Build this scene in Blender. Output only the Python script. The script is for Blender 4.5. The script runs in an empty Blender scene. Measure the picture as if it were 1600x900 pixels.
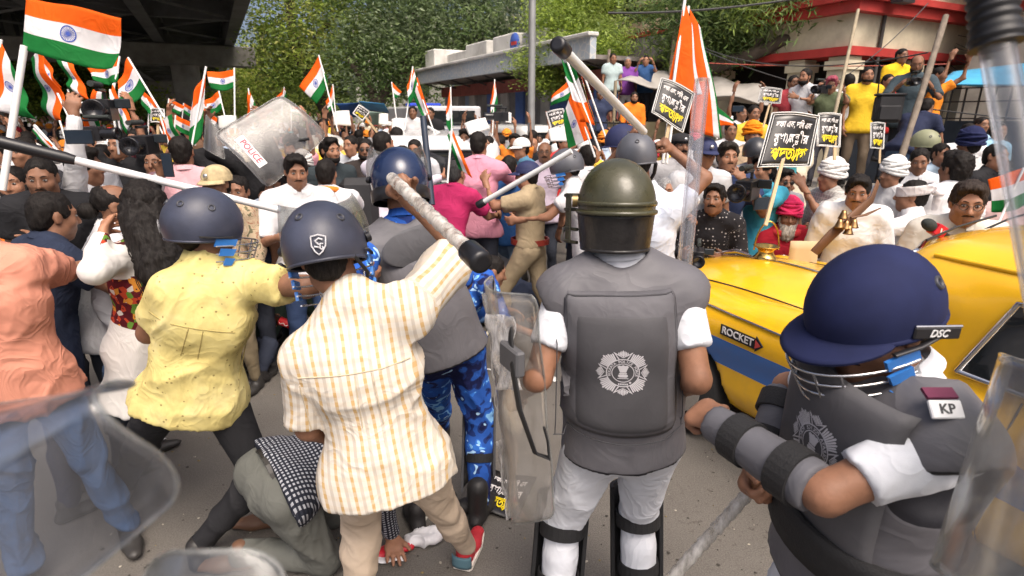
import bpy, math, random
import numpy as np
from mathutils import Vector, Matrix, Quaternion
random.seed(7); RNG = np.random.default_rng(7)
S = bpy.context.scene
COL = S.collection
R = math.radians
# ---------------------------------------------------------------- camera, sky, sun, exposure
FPX, PITCH, CAMZ = 889.0, R(16.9), 2.0
cam_d = bpy.data.cameras.new('camera'); cam = bpy.data.objects.new('camera', cam_d); COL.objects.link(cam)
cam_d.sensor_width = 36; cam_d.lens = FPX / 1600 * 36; cam_d.clip_start = .02; cam_d.clip_end = 3000
cam.location = (0, 0, CAMZ); cam.rotation_euler = (math.pi / 2 - PITCH, 0, 0)
cam_d.dof.use_dof = True; cam_d.dof.focus_distance = 2.3; cam_d.dof.aperture_fstop = 5.0
S.camera = cam
W = bpy.data.worlds.new('World'); S.world = W; W.use_nodes = True
wn = W.node_tree.nodes; bg = wn['Background']
sky = wn.new('ShaderNodeTexSky'); sky.sky_type = 'NISHITA'; sky.sun_disc = False
SUN_EL, SUN_AZ = R(58), R(156)          # azimuth clockwise from +Y (camera forward): high, behind the camera and a little right
sky.sun_elevation = SUN_EL; sky.sun_rotation = SUN_AZ; sky.dust_density = 8; sky.air_density = .55; sky.ozone_density = .2
W.node_tree.links.new(sky.outputs[0], bg.inputs[0]); bg.inputs[1].default_value = .15
sun_d = bpy.data.lights.new('sun', 'SUN'); sun_d.energy = .9; sun_d.angle = R(40); sun_d.color = (1, .95, .87)
sun = bpy.data.objects.new('sun', sun_d); COL.objects.link(sun)
sdir = Vector((math.sin(SUN_AZ) * math.cos(SUN_EL), math.cos(SUN_AZ) * math.cos(SUN_EL), math.sin(SUN_EL)))
sun.rotation_euler = sdir.to_track_quat('Z', 'Y').to_euler(); sun.location = sdir * 60
S.view_settings.view_transform = 'Standard'; S.view_settings.look = 'None'
S.view_settings.exposure = .9; S.view_settings.gamma = 1
S.cycles.max_bounces = 6; S.cycles.transparent_max_bounces = 16; S.cycles.diffuse_bounces = 3; S.cycles.glossy_bounces = 3
# ---------------------------------------------------------------- measuring helpers
cp, sp = math.cos(PITCH), math.sin(PITCH)
CAM = np.array([0, 0, CAMZ])
def ray(px, py):
    a, b = (px - 800) / FPX, (450 - py) / FPX
    return np.array([a, cp + b * sp, -sp + b * cp])
def P(px, py, d): return CAM + d * ray(px, py)
def G(px, py, z=0.):
    r = ray(px, py); return CAM + r * ((z - CAMZ) / r[2])
TH = R(27)
EU = np.array([-math.sin(TH), math.cos(TH), 0.]); EV = np.array([math.cos(TH), math.sin(TH), 0.]); EZ = np.array([0, 0, 1.])
def PV(px, py, v):
    r = ray(px, py); return CAM + r * (v / (r @ EV))
def UV(u, v, z): return EU * u + EV * v + EZ * z
def nrm(a):
    a = np.asarray(a, float); l = np.linalg.norm(a); return a / l if l > 1e-9 else np.array([0, 0, 1.])
A_ = lambda *v: np.array(v, float)
# ---------------------------------------------------------------- materials
MATS = {}
class NT:
    def __init__(s, name):
        s.m = bpy.data.materials.new(name); s.m.use_nodes = True; s.t = s.m.node_tree; s.n = s.t.nodes
        s.b = s.n['Principled BSDF']; s.out = s.n['Material Output']
    def node(s, typ, inp=None, **kw):
        nd = s.n.new('ShaderNode' + typ)
        for k, v in kw.items(): setattr(nd, k, v)
        for k, v in (inp or {}).items():
            if isinstance(v, bpy.types.NodeSocket): s.t.links.new(v, nd.inputs[k])
            else: nd.inputs[k].default_value = v
        return nd
    def link(s, a, b): s.t.links.new(a, b)
    def coord(s, which='Object', scale=(1, 1, 1), attr=None):
        if attr: o = s.node('Attribute', attribute_name=attr).outputs['Vector']
        else: o = s.node('TexCoord').outputs[which]
        return s.node('Mapping', {'Vector': o, 'Scale': scale}).outputs[0]
    def noise(s, co, scale, detail=4, rough=.55, out='Fac'):
        return s.node('TexNoise', {'Vector': co, 'Scale': scale, 'Detail': detail, 'Roughness': rough}).outputs[out]
    def ramp(s, fac, stops, interp='LINEAR'):
        r = s.node('ValToRGB', {'Fac': fac}); r.color_ramp.interpolation = interp; e = r.color_ramp.elements
        while len(e) < len(stops): e.new(.5)
        for i, (p, c) in enumerate(stops): e[i].position = p; e[i].color = tuple(c) + (1,) if len(c) == 3 else c
        return r.outputs[0]
    def mix(s, fac, a, b, blend='MIX'):
        n = s.node('Mix', data_type='RGBA', blend_type=blend)
        for k, v in ((0, fac), (6, a), (7, b)):
            if isinstance(v, bpy.types.NodeSocket): s.link(v, n.inputs[k])
            elif k == 0: n.inputs[0].default_value = v
            else: n.inputs[k].default_value = tuple(v)[:3] + (1,)
        return n.outputs[2]
    def math(s, op, a, b=0.):
        n = s.node('Math', operation=op)
        for i, v in enumerate((a, b)):
            if isinstance(v, bpy.types.NodeSocket): s.link(v, n.inputs[i])
            else: n.inputs[i].default_value = v
        return n.outputs[0]
    def bump(s, h, strength=.3, dist=.01, normal=None):
        d = {'Height': h, 'Strength': strength, 'Distance': dist}
        if normal: d['Normal'] = normal
        return s.node('Bump', d).outputs[0]
    def sep(s, co): return s.node('SeparateXYZ', {0: co}).outputs
def c4(c): return tuple(c)[:3] + (1,)
def mat(name, col, rough=.6, metal=0., var=.18, scale=6., bump=.0, bscale=60., spec=.4, coat=0., key=None, dirt=0.):
    k = (name, tuple(round(x, 3) for x in col), rough, metal, var, scale, bump, bscale)
    if k in MATS: return MATS[k]
    t = NT(name); co = t.coord(); f = t.noise(co, scale, 5)
    lo = tuple(x * (1 - var) for x in col); hi = tuple(min(1, x * (1 + var)) for x in col)
    c = t.ramp(f, [(.3, lo), (.7, hi)])
    if dirt:
        g = t.noise(co, scale * .35, 6, .7); c = t.mix(t.math('MULTIPLY', t.ramp(g, [(.45, (0, 0, 0)), (.7, (1, 1, 1))]), dirt), c, (.09, .075, .06))
    t.link(c, t.b.inputs['Base Color'])
    t.b.inputs['Roughness'].default_value = rough; t.b.inputs['Metallic'].default_value = metal; t.b.inputs['Specular IOR Level'].default_value = spec
    if coat: t.b.inputs['Coat Weight'].default_value = coat; t.b.inputs['Coat Roughness'].default_value = .06
    if bump: t.link(t.bump(t.noise(co, bscale, 3), bump, .01), t.b.inputs['Normal'])
    MATS[k] = t.m; return t.m
def fabric(col, name='fabric', wr=.6, rough=.85, var=.12):
    k = ('fab', tuple(round(x, 3) for x in col), wr)
    if k in MATS: return MATS[k]
    t = NT(name); co = t.coord()
    f = t.noise(co, 9, 5); c = t.ramp(f, [(.3, [x * (1 - var) for x in col]), (.7, [min(1, x * (1 + var * .7)) for x in col])])
    t.link(c, t.b.inputs['Base Color']); t.b.inputs['Roughness'].default_value = rough; t.b.inputs['Specular IOR Level'].default_value = .18
    fabric_bump(t, co, wr); MATS[k] = t.m; return t.m
def fabric_bump(t, co, wr):
    w = t.noise(co, 3., 2, out='Color'); co2 = t.node('VectorMath', {0: co, 1: w}, operation='ADD').outputs[0]
    st = t.node('Mapping', {'Vector': co2, 'Scale': (1, 1, .55), 'Rotation': (0, .5, .4)}).outputs[0]
    n1 = t.noise(st, 8, 2, .45); rid = t.math('POWER', t.math('SUBTRACT', 1., t.math('ABSOLUTE', t.math('SUBTRACT', n1, .5))), 3.)
    weave = t.noise(co, 420, 1)
    b1 = t.bump(rid, wr * .55, .022); b2 = t.bump(weave, .12, .002, b1); t.link(b2, t.b.inputs['Normal'])
def skin_mat(tone):
    col = (.335 * tone, .165 * tone, .098 * tone); k = ('skin', round(tone, 2))
    if k in MATS: return MATS[k]
    t = NT('skin'); co = t.coord(); f = t.noise(co, 14, 5)
    c = t.ramp(f, [(.25, [x * .70 for x in col]), (.75, [x * 1.2 for x in col])]); c = t.mix(t.math('MULTIPLY', t.ramp(t.noise(co, 60, 3), [(.5, (0, 0, 0)), (.8, (1, 1, 1))]), .25), c, [x * .5 for x in col])
    t.link(c, t.b.inputs['Base Color']); t.b.inputs['Roughness'].default_value = .52; t.b.inputs['Specular IOR Level'].default_value = .30
    t.link(t.bump(t.noise(co, 160, 3), .12, .004), t.b.inputs['Normal']); MATS[k] = t.m; return t.m
def clear_plastic(name='clear_plastic', tint=(.86, .88, .88), haze=.10, scale=14., rough=.08, dull=(.6, .6, .58)):
    k = (name, tint, haze)
    if k in MATS: return MATS[k]
    t = NT(name); co = t.coord(); n = t.node
    tr = n('BsdfTransparent', {'Color': c4(tint)}); gl = n('BsdfGlossy', {'Color': (1, 1, 1, 1), 'Roughness': rough})
    fr = n('Fresnel', {'IOR': 1.5}); m1 = n('MixShader', {0: t.math('MINIMUM', t.math('MULTIPLY', fr.outputs[0], 1.0), .5), 1: tr.outputs[0], 2: gl.outputs[0]})
    df = n('BsdfDiffuse', {'Color': c4(dull)})
    st = t.node('Mapping', {'Vector': co, 'Scale': (1, 1, .25), 'Rotation': (.3, .4, .2)}).outputs[0]
    h = t.math('MULTIPLY', t.ramp(t.noise(st, scale, 6, .65), [(.4, (.25, .25, .25)), (.75, (1.6, 1.6, 1.6))]), haze)
    m2 = n('MixShader', {0: h, 1: m1.outputs[0], 2: df.outputs[0]}); t.link(m2.outputs[0], t.out.inputs[0])
    bn = t.bump(t.noise(co, 9, 3), .15, .02); t.link(bn, gl.inputs['Normal'])
    MATS[k] = t.m; return t.m
# ---------------------------------------------------------------- objects
OFF = {}
def tag(o, label=None, cat=None, group=None, kind=None):
    if label: o['label'] = label
    if cat: o['category'] = cat
    if group: o['group'] = group
    if kind: o['kind'] = kind
    return o
def empty(name, loc, label=None, cat=None, group=None):
    o = bpy.data.objects.new(name, None); COL.objects.link(o); o.empty_display_size = .1
    o.location = tuple(loc); OFF[o] = np.array(loc, float); return tag(o, label, cat, group)
def link_mesh(name, me, parent=None, loc=(0, 0, 0)):
    o = bpy.data.objects.new(name, me); COL.objects.link(o)
    if parent is not None: o.parent = parent; OFF[o] = OFF[parent]
    else: o.location = tuple(loc); OFF[o] = np.array(loc, float)
    return o
def mesh_np(name, V, F, mats, mi=None, smooth=True, attrs=None):
    """numpy mesh: V (n,3), F (m,k) with k=3 or 4"""
    me = bpy.data.meshes.new(name); V = np.asarray(V, np.float32); F = np.asarray(F, np.int32); n, k = F.shape
    me.vertices.add(len(V)); me.vertices.foreach_set('co', V.ravel())
    me.loops.add(n * k); me.loops.foreach_set('vertex_index', F.ravel())
    me.polygons.add(n); me.polygons.foreach_set('loop_start', np.arange(0, n * k, k, dtype=np.int32))
    me.polygons.foreach_set('use_smooth', np.full(n, bool(smooth)))
    for m in mats: me.materials.append(m)
    if mi is not None: me.polygons.foreach_set('material_index', np.asarray(mi, np.int32))
    for an, av in (attrs or {}).items():
        at = me.attributes.new(an, 'FLOAT_VECTOR', 'POINT'); at.data.foreach_set('vector', np.asarray(av, np.float32).ravel())
    me.update(); me.validate(); return me
def frames(pts, up=None):
    pts = [np.asarray(p, float) for p in pts]; n = len(pts); T = []
    for i in range(n):
        a = pts[max(i - 1, 0)]; b = pts[min(i + 1, n - 1)]; T.append(nrm(b - a))
    u = np.array([0, 0, 1.]) if up is None else np.asarray(up, float)
    if abs(T[0] @ nrm(u)) > .95: u = np.array([1., 0, 0])
    x = nrm(np.cross(u, T[0])); out = []
    for t in T:
        x = nrm(x - t * (x @ t)); out.append((t, x, np.cross(t, x)))
    return out
class MB:
    def __init__(s): s.v = []; s.f = []; s.m = []; s.sm = []
    def add(s, vs, fs, mi=0, smooth=False):
        o = len(s.v); s.v += [tuple(map(float, p)) for p in vs]
        for f in fs: s.f.append(tuple(i + o for i in f)); s.m.append(mi); s.sm.append(smooth)
        return s
    def box(s, c, size, X=(1, 0, 0), Y=(0, 1, 0), Z=(0, 0, 1), mi=0, bev=0.):
        c = np.asarray(c, float); X, Y, Z = [np.asarray(a, float) for a in (X, Y, Z)]; h = np.asarray(size, float) / 2
        if bev > 0:
            b = min(bev, h.min() * .9); vs = []; idx = {}
            for sx in (-1, 1):
                for sy in (-1, 1):
                    for sz in (-1, 1):
                        for ax in range(3):
                            q = np.array([sx, sy, sz]) * (h - b); q[ax] = (sx, sy, sz)[ax] * h[ax]
                            idx[(sx, sy, sz, ax)] = len(vs); vs.append(c + X * q[0] + Y * q[1] + Z * q[2])
            fs = []
            I = lambda a, ax: idx[(a[0], a[1], a[2], ax)]
            for ax in range(3):
                o1, o2 = [(1, 2), (2, 0), (0, 1)][ax]
                for sg in (-1, 1):
                    q = []
                    for a1, a2 in ((-1, -1), (1, -1), (1, 1), (-1, 1)):
                        t = [0, 0, 0]; t[ax] = sg; t[o1] = a1; t[o2] = a2; q.append(I(t, ax))
                    fs.append(tuple(q if sg > 0 else q[::-1]))
                for a1 in (-1, 1):
                    for a2 in (-1, 1):
                        t0 = [0, 0, 0]; t0[ax] = -1; t0[o1] = a1; t0[o2] = a2; t1 = list(t0); t1[ax] = 1
                        q = [I(t0, o1), I(t1, o1), I(t1, o2), I(t0, o2)]; fs.append(tuple(q if a1 * a2 < 0 else q[::-1]))
            for sx in (-1, 1):
                for sy in (-1, 1):
                    for sz in (-1, 1):
                        q = [I((sx, sy, sz), 0), I((sx, sy, sz), 1), I((sx, sy, sz), 2)]; fs.append(tuple(q if sx * sy * sz > 0 else q[::-1]))
            return s.add(vs, fs, mi)
        vs = [c + X * sx * h[0] + Y * sy * h[1] + Z * sz * h[2] for sz in (-1, 1) for sx, sy in ((-1, -1), (1, -1), (1, 1), (-1, 1))]
        return s.add(vs, [(3, 2, 1, 0), (4, 5, 6, 7), (0, 1, 5, 4), (1, 2, 6, 5), (2, 3, 7, 6), (3, 0, 4, 7)], mi)
    def beam(s, a, b, w, h, up=(0, 0, 1), mi=0, bev=0.):
        a = np.asarray(a, float); b = np.asarray(b, float); x = nrm(b - a); y = nrm(np.cross(up, x)); z = np.cross(x, y)
        return s.box((a + b) / 2, (np.linalg.norm(b - a), w, h), x, y, z, mi, bev)
    def tube(s, pts, r, n=8, mi=0, caps=True, flat=1., up=None):
        pts = [np.asarray(p, float) for p in pts]; rs = [r] * len(pts) if np.isscalar(r) else list(r); vs = []; fs = []
        fr = frames(pts, up)
        for (t, x, y), p, q in zip(fr, pts, rs):
            for k in range(n):
                a = 2 * math.pi * k / n; vs.append(p + x * math.cos(a) * q + y * math.sin(a) * q * flat)
        for i in range(len(pts) - 1):
            for k in range(n):
                k2 = (k + 1) % n; fs.append((i * n + k, i * n + k2, (i + 1) * n + k2, (i + 1) * n + k))
        s.add(vs, fs, mi, True)
        if caps: s.add(vs[:n], [tuple(range(n))[::-1]], mi); s.add(vs[-n:], [tuple(range(n))], mi)
        return s
    def lathe(s, c, prof, n=24, X=(1, 0, 0), Y=(0, 1, 0), Z=(0, 0, 1), mi=0, sy=1., smooth=True):
        """prof: list of (radius, height)"""
        c = np.asarray(c, float); X, Y, Z = [np.asarray(a, float) for a in (X, Y, Z)]; vs = []; fs = []
        for r, h in prof:
            for k in range(n):
                a = 2 * math.pi * k / n; vs.append(c + X * r * math.cos(a) + Y * r * sy * math.sin(a) + Z * h)
        for i in range(len(prof) - 1):
            for k in range(n):
                k2 = (k + 1) % n; fs.append((i * n + k, i * n + k2, (i + 1) * n + k2, (i + 1) * n + k))
        return s.add(vs, fs, mi, smooth)
    def ell(s, c, r, X=(1, 0, 0), Y=(0, 1, 0), Z=(0, 0, 1), n=16, m=10, mi=0, z0=-1., z1=1.):
        t0, t1 = math.asin(max(-1, z0)), math.asin(min(1, z1))
        pr = [(math.cos(t0 + (t1 - t0) * i / m), math.sin(t0 + (t1 - t0) * i / m) * r[2]) for i in range(m + 1)]
        return s.lathe(c, [(max(p, 1e-4) * r[0], h) for p, h in pr], n, X, Y, Z, mi, r[1] / r[0])
    def grid(s, fn, nu, nv, mi=0, smooth=True, mfn=None):
        vs = [fn(i / nu, j / nv) for j in range(nv + 1) for i in range(nu + 1)]; w = nu + 1; o = len(s.v)
        s.v += [tuple(map(float, p)) for p in vs]
        for j in range(nv):
            for i in range(nu):
                s.f.append((o + j * w + i, o + j * w + i + 1, o + (j + 1) * w + i + 1, o + (j + 1) * w + i))
                s.m.append(mfn((i + .5) / nu, (j + .5) / nv) if mfn else mi); s.sm.append(smooth)
        return s
    def sheet(s, fn, nu, nv, th, mi=0, mfn=None):
        """a curved sheet with real thickness"""
        E = 1e-3
        def off(u, v, k):
            p = np.asarray(fn(u, v)); du = np.asarray(fn(min(u + E, 1), v)) - np.asarray(fn(max(u - E, 0), v)); dv = np.asarray(fn(u, min(v + E, 1))) - np.asarray(fn(u, max(v - E, 0)))
            return p + nrm(np.cross(du, dv)) * k
        s.grid(lambda u, v: off(u, v, th / 2), nu, nv, mi, True, mfn)
        o = len(s.f); s.grid(lambda u, v: off(u, v, -th / 2), nu, nv, mi, True, mfn)
        s.f[o:] = [f[::-1] for f in s.f[o:]]
        n0 = len(s.v) - 2 * (nu + 1) * (nv + 1); n1 = n0 + (nu + 1) * (nv + 1); w = nu + 1
        ring = [(i, 0) for i in range(nu)] + [(nu, j) for j in range(nv)] + [(i, nv) for i in range(nu, 0, -1)] + [(0, j) for j in range(nv, 0, -1)]
        for k in range(len(ring)):
            (i, j), (i2, j2) = ring[k], ring[(k + 1) % len(ring)]; a, b = j * w + i, j2 * w + i2
            mm = mfn(min(max((i + i2) / 2 / nu, .001), .999), min(max((j + j2) / 2 / nv, .001), .999)) if mfn else mi
            s.f.append((n0 + a, n1 + a, n1 + b, n0 + b)); s.m.append(mm); s.sm.append(False)
        return s
    def prism(s, poly, c, X, Y, Z, th, mi=0):
        """poly 2-D in (X,Y) about c, extruded th along Z"""
        c = np.asarray(c, float); X, Y, Z = [np.asarray(a, float) for a in (X, Y, Z)]; n = len(poly)
        lo = [c + X * x + Y * y for x, y in poly]; hi = [q + Z * th for q in lo]
        fs = [tuple(range(n))[::-1], tuple(range(n, 2 * n))] + [(i, (i + 1) % n, n + (i + 1) % n, n + i) for i in range(n)]
        return s.add(lo + hi, fs, mi)
    def build(s, name, mats, parent=None, loc=None, smooth=None):
        if not isinstance(mats, (list, tuple)): mats = [mats]
        V = np.array(s.v, float)
        off = OFF[parent] if parent is not None else (np.array(loc, float) if loc is not None else np.array([V[:, 0].mean(), V[:, 1].mean(), V[:, 2].min()]))
        me = bpy.data.meshes.new(name); me.from_pydata([tuple(p) for p in V - off], [], s.f)
        for m in mats: me.materials.append(m)
        me.polygons.foreach_set('material_index', s.m)
        me.polygons.foreach_set('use_smooth', s.sm if smooth is None else [smooth] * len(s.f)); me.update()
        return link_mesh(name, me, parent, off)
def text_mesh(txt, size, c, X, Y, mats, parent, name='lettering', th=.002, font_bold=False, sx=1., align='CENTER', shear=0.):
    cu = bpy.data.curves.new('txt', 'FONT'); cu.body = txt; cu.size = size; cu.extrude = th / 2; cu.align_x = align; cu.align_y = 'CENTER'; cu.resolution_u = 3; cu.shear = shear
    if font_bold: cu.offset = size * .018
    to = bpy.data.objects.new('txt', cu); COL.objects.link(to)
    dg = bpy.context.evaluated_depsgraph_get(); me = bpy.data.meshes.new_from_object(to.evaluated_get(dg))
    bpy.data.objects.remove(to); bpy.data.curves.remove(cu)
    n = len(me.vertices); V = np.empty(n * 3, np.float32); me.vertices.foreach_get('co', V); V = V.reshape(-1, 3)
    X, Y = np.asarray(X, float), np.asarray(Y, float); Z = nrm(np.cross(X, Y))
    Wd = np.asarray(c) + V[:, :1] * X * sx + V[:, 1:2] * Y + V[:, 2:] * Z - OFF[parent]
    me.vertices.foreach_set('co', Wd.astype(np.float32).ravel()); me.materials.clear(); me.materials.append(mats); me.update()
    return link_mesh(name, me, parent)
# ---------------------------------------------------------------- smooth-blended body surfaces (distance field -> mesh)
def _hash(i, j, k, seed):
    h = (i * 374761393 + j * 668265263 + k * 1274126177 + seed * 974634541) & 0xffffffff
    h = ((h ^ (h >> 13)) * 1103515245) & 0xffffffff
    return ((h ^ (h >> 16)) & 0xffff) / 65535.0
def vnoise(p, seed=0):
    p = np.asarray(p, float); f = np.floor(p); i = f.astype(np.int64); t = p - f; t = t * t * (3 - 2 * t); r = 0
    for a in (0, 1):
        wa = t[:, 0] if a else 1 - t[:, 0]
        for b in (0, 1):
            wb = t[:, 1] if b else 1 - t[:, 1]
            for c in (0, 1):
                wc = t[:, 2] if c else 1 - t[:, 2]
                r = r + wa * wb * wc * _hash(i[:, 0] + a, i[:, 1] + b, i[:, 2] + c, seed)
    return r
def surfnet(F, org, h):
    nx, ny, nz = F.shape; neg = F < 0
    c = neg[:-1, :-1, :-1].astype(np.int8)
    for dx, dy, dz in ((1, 0, 0), (0, 1, 0), (1, 1, 0), (0, 0, 1), (1, 0, 1), (0, 1, 1), (1, 1, 1)):
        c = c + neg[dx:nx - 1 + dx, dy:ny - 1 + dy, dz:nz - 1 + dz]
    act = (c > 0) & (c < 8); I = np.argwhere(act)
    if len(I) == 0: return np.zeros((0, 3)), np.zeros((0, 4), int)
    idx = np.full(act.shape, -1, np.int64); idx[act] = np.arange(len(I))
    cor = [(a, b, d) for a in (0, 1) for b in (0, 1) for d in (0, 1)]
    val = {q: F[I[:, 0] + q[0], I[:, 1] + q[1], I[:, 2] + q[2]] for q in cor}
    acc = np.zeros((len(I), 3)); cnt = np.zeros(len(I))
    for q in cor:
        for ax in range(3):
            if q[ax] == 0:
                r = list(q); r[ax] = 1; a, b = val[q], val[tuple(r)]; s = (a < 0) != (b < 0)
                t = np.where(s, a / np.where(s, a - b, 1), 0)
                for k in range(3): acc[:, k] += np.where(s, q[k] + (t if k == ax else 0), 0)
                cnt += s
    V = np.asarray(org) + (I + acc / cnt[:, None]) * h
    Q = []
    for ax in range(3):
        o1, o2 = [(1, 2), (2, 0), (0, 1)][ax]
        sl = [slice(None)] * 3; sl2 = [slice(None)] * 3; sl[ax] = slice(0, -1); sl2[ax] = slice(1, None)
        s = neg[tuple(sl)] != neg[tuple(sl2)]; E = np.argwhere(s)
        m = (E[:, o1] > 0) & (E[:, o2] > 0) & (E[:, o1] < F.shape[o1] - 1) & (E[:, o2] < F.shape[o2] - 1); E = E[m]
        if len(E) == 0: continue
        q = []
        for d1, d2 in ((-1, -1), (0, -1), (0, 0), (-1, 0)):
            t = E.copy(); t[:, o1] += d1; t[:, o2] += d2; q.append(idx[t[:, 0], t[:, 1], t[:, 2]])
        q = np.stack(q, 1); fl = ~neg[E[:, 0], E[:, 1], E[:, 2]]; q[fl] = q[fl][:, ::-1]; Q.append(q)
    return V, np.concatenate(Q)
class SDF:
    """cone: round cone a-b, optionally squashed along a direction; ell: oriented ellipsoid; every op blends smoothly with what came before"""
    def __init__(s): s.ops = []
    def cone(s, a, b, ra, rb=None, k=.02, flat=None, ratio=1., op='add'):
        s.ops.append(('cone', np.asarray(a, float), np.asarray(b, float), float(ra), float(ra if rb is None else rb), k, None if flat is None else nrm(flat), ratio, op)); return s
    def sleeve(s, a, b, ra, rb, k):
        s.ops.append(('cone', np.asarray(a, float), np.asarray(b, float), float(ra), float(rb), k, None, 1., 'add', 1)); return s
    def ell(s, c, r, fr=None, k=.02, op='add'):
        s.ops.append(('ell', np.asarray(c, float), np.asarray(r, float), np.eye(3) if fr is None else np.asarray(fr, float), 0, k, None, 1., op)); return s
    def cut(s, p, n): s.ops.append(('cut', np.asarray(p, float), nrm(n), 0, 0, 0, None, 1., 'cut')); return s
    def bounds(s, o):
        if o[0] == 'cone':
            m = max(o[3], o[4]) * max(1., o[7]); return np.minimum(o[1], o[2]) - m, np.maximum(o[1], o[2]) + m
        if o[0] == 'ell': m = np.abs(o[3]).T @ o[2]; return o[1] - m, o[1] + m
    def box(s):
        lo = np.full(3, 1e9); hi = -lo
        for o in s.ops:
            if o[8] == 'add': a, b = s.bounds(o); lo = np.minimum(lo, a); hi = np.maximum(hi, b)
        return lo, hi
    def field(s, lo, hi, h):
        n = np.ceil((hi - lo) / h).astype(int) + 1; F = np.full(n, .2, np.float32)
        ax = [lo[i] + np.arange(n[i]) * h for i in range(3)]
        for o in s.ops:
            if o[0] == 'cut':
                d = (ax[0][:, None, None] - o[1][0]) * o[2][0] + (ax[1][None, :, None] - o[1][1]) * o[2][1] + (ax[2][None, None, :] - o[1][2]) * o[2][2]
                np.maximum(F, d, out=F); continue
            a, b = s.bounds(o); mg = o[5] + 2.5 * h + .012
            i0 = np.maximum(np.floor((a - mg - lo) / h).astype(int), 0); i1 = np.minimum(np.ceil((b + mg - lo) / h).astype(int) + 1, n)
            if (i1 <= i0).any(): continue
            X, Y, Z = (ax[0][i0[0]:i1[0]][:, None, None], ax[1][i0[1]:i1[1]][None, :, None], ax[2][i0[2]:i1[2]][None, None, :])
            if o[0] == 'cone':
                A, B, ra, rb = o[1], o[2], o[3], o[4]; x, y, z = X - A[0], Y - A[1], Z - A[2]; ba = B - A
                if o[6] is not None:
                    d = o[6]; g = (x * d[0] + y * d[1] + z * d[2]) * (1 / o[7] - 1); x, y, z = x + d[0] * g, y + d[1] * g, z + d[2] * g
                    ba = ba + d * (ba @ d) * (1 / o[7] - 1)
                bb = max(ba @ ba, 1e-9); t = np.clip((x * ba[0] + y * ba[1] + z * ba[2]) / bb, 0, 1)
                x, y, z = x - t * ba[0], y - t * ba[1], z - t * ba[2]
                D = np.sqrt(x * x + y * y + z * z) - (ra + (rb - ra) * t)
                if o[6] is not None: D = D * min(1., .4 + .6 * o[7])
                if len(o) > 9: g = nrm(B - A); D = np.maximum(D, (X - B[0]) * g[0] + (Y - B[1]) * g[1] + (Z - B[2]) * g[2])
            else:
                M, r = o[3], o[2]; x, y, z = X - o[1][0], Y - o[1][1], Z - o[1][2]
                u = [(x * M[i][0] + y * M[i][1] + z * M[i][2]) for i in range(3)]
                k0 = np.sqrt(sum((u[i] / r[i]) ** 2 for i in range(3))); k1 = np.sqrt(sum((u[i] / r[i] ** 2) ** 2 for i in range(3)))
                D = k0 * (k0 - 1) / np.maximum(k1, 1e-6)
            sl = tuple(slice(i0[i], i1[i]) for i in range(3)); Fs = F[sl]; k = max(o[5], 1e-5)
            if o[8] == 'add':
                t = np.clip(.5 + .5 * (Fs - D) / k, 0, 1); F[sl] = Fs + (D - Fs) * t - k * t * (1 - t)
            else:
                D = -D; t = np.clip(.5 + .5 * (D - Fs) / k, 0, 1); F[sl] = Fs + (D - Fs) * t + k * t * (1 - t)
        return F
    def mesh(s, h, fine=()):
        """fine: list of (lo, hi, h) boxes meshed at higher resolution inside the same surface"""
        lo, hi = s.box(); lo = lo - 2.5 * h - .02; hi = hi + 2.5 * h + .02
        V, Q = surfnet(s.field(lo, hi, h), lo, h)
        for flo, fhi, fh in fine:
            if len(Q):
                c = V[Q].mean(1); ins = ((c > flo + h * .6) & (c < fhi - h * .6)).all(1); Q = Q[~ins]
            v2, q2 = surfnet(s.field(np.asarray(flo, float), np.asarray(fhi, float), fh), flo, fh)
            Q = np.concatenate([Q, q2 + len(V)]) if len(q2) else Q; V = np.concatenate([V, v2])
        u, inv = np.unique(Q, return_inverse=True); return V[u], inv.reshape(Q.shape)
def vnormals(V, Q):
    n = np.cross(V[Q[:, 2]] - V[Q[:, 0]], V[Q[:, 3]] - V[Q[:, 1]]); N = np.zeros_like(V)
    for k in range(4):
        for a in range(3): N[:, a] += np.bincount(Q[:, k], n[:, a], len(V))
    return N / np.maximum(np.linalg.norm(N, axis=1, keepdims=True), 1e-9)
def relax(V, Q, it=1, w=.5):
    for _ in range(it):
        A = np.zeros_like(V); c = np.zeros(len(V))
        for k in range(4):
            i, j = Q[:, k], Q[:, (k + 1) % 4]
            for a in range(3): A[:, a] += np.bincount(i, V[j, a], len(V)) + np.bincount(j, V[i, a], len(V))
            c += np.bincount(i, minlength=len(V)) + np.bincount(j, minlength=len(V))
        V = V + w * (A / np.maximum(c, 1)[:, None] - V)
    return V
def folds(V, Q, amp, freq=9., seed=0, stretch=(1, 1, .40), tw=.55):
    """cloth creases: ridged, stretched, warped noise pushed along the normal"""
    if amp <= 0: return V
    N = vnormals(V, Q); w = np.stack([vnoise(V * 3.1 + 7, seed + 1), vnoise(V * 3.1 + 31, seed + 2), vnoise(V * 3.1 + 57, seed + 3)], 1) - .5
    p = V + w * .22; c, s_ = math.cos(tw), math.sin(tw); sg = 1 if seed % 2 else -1
    p = np.stack([p[:, 0] * c - sg * p[:, 2] * s_, p[:, 1], sg * p[:, 0] * s_ + p[:, 2] * c], 1) * np.asarray(stretch)
    r = 1 - np.abs(2 * vnoise(p * freq, seed) - 1); r2 = 1 - np.abs(2 * vnoise(p * freq * 2.3 + 11, seed + 5) - 1)
    m = vnoise(V * 5 + 3, seed + 9)
    return V + N * ((r ** 3.2 - .3) * (.3 + 1.2 * m) + .45 * (r2 ** 3 - .3) * m)[:, None] * amp
def fbox(c, r): c = np.asarray(c, float); return (c - r, c + r)
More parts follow.
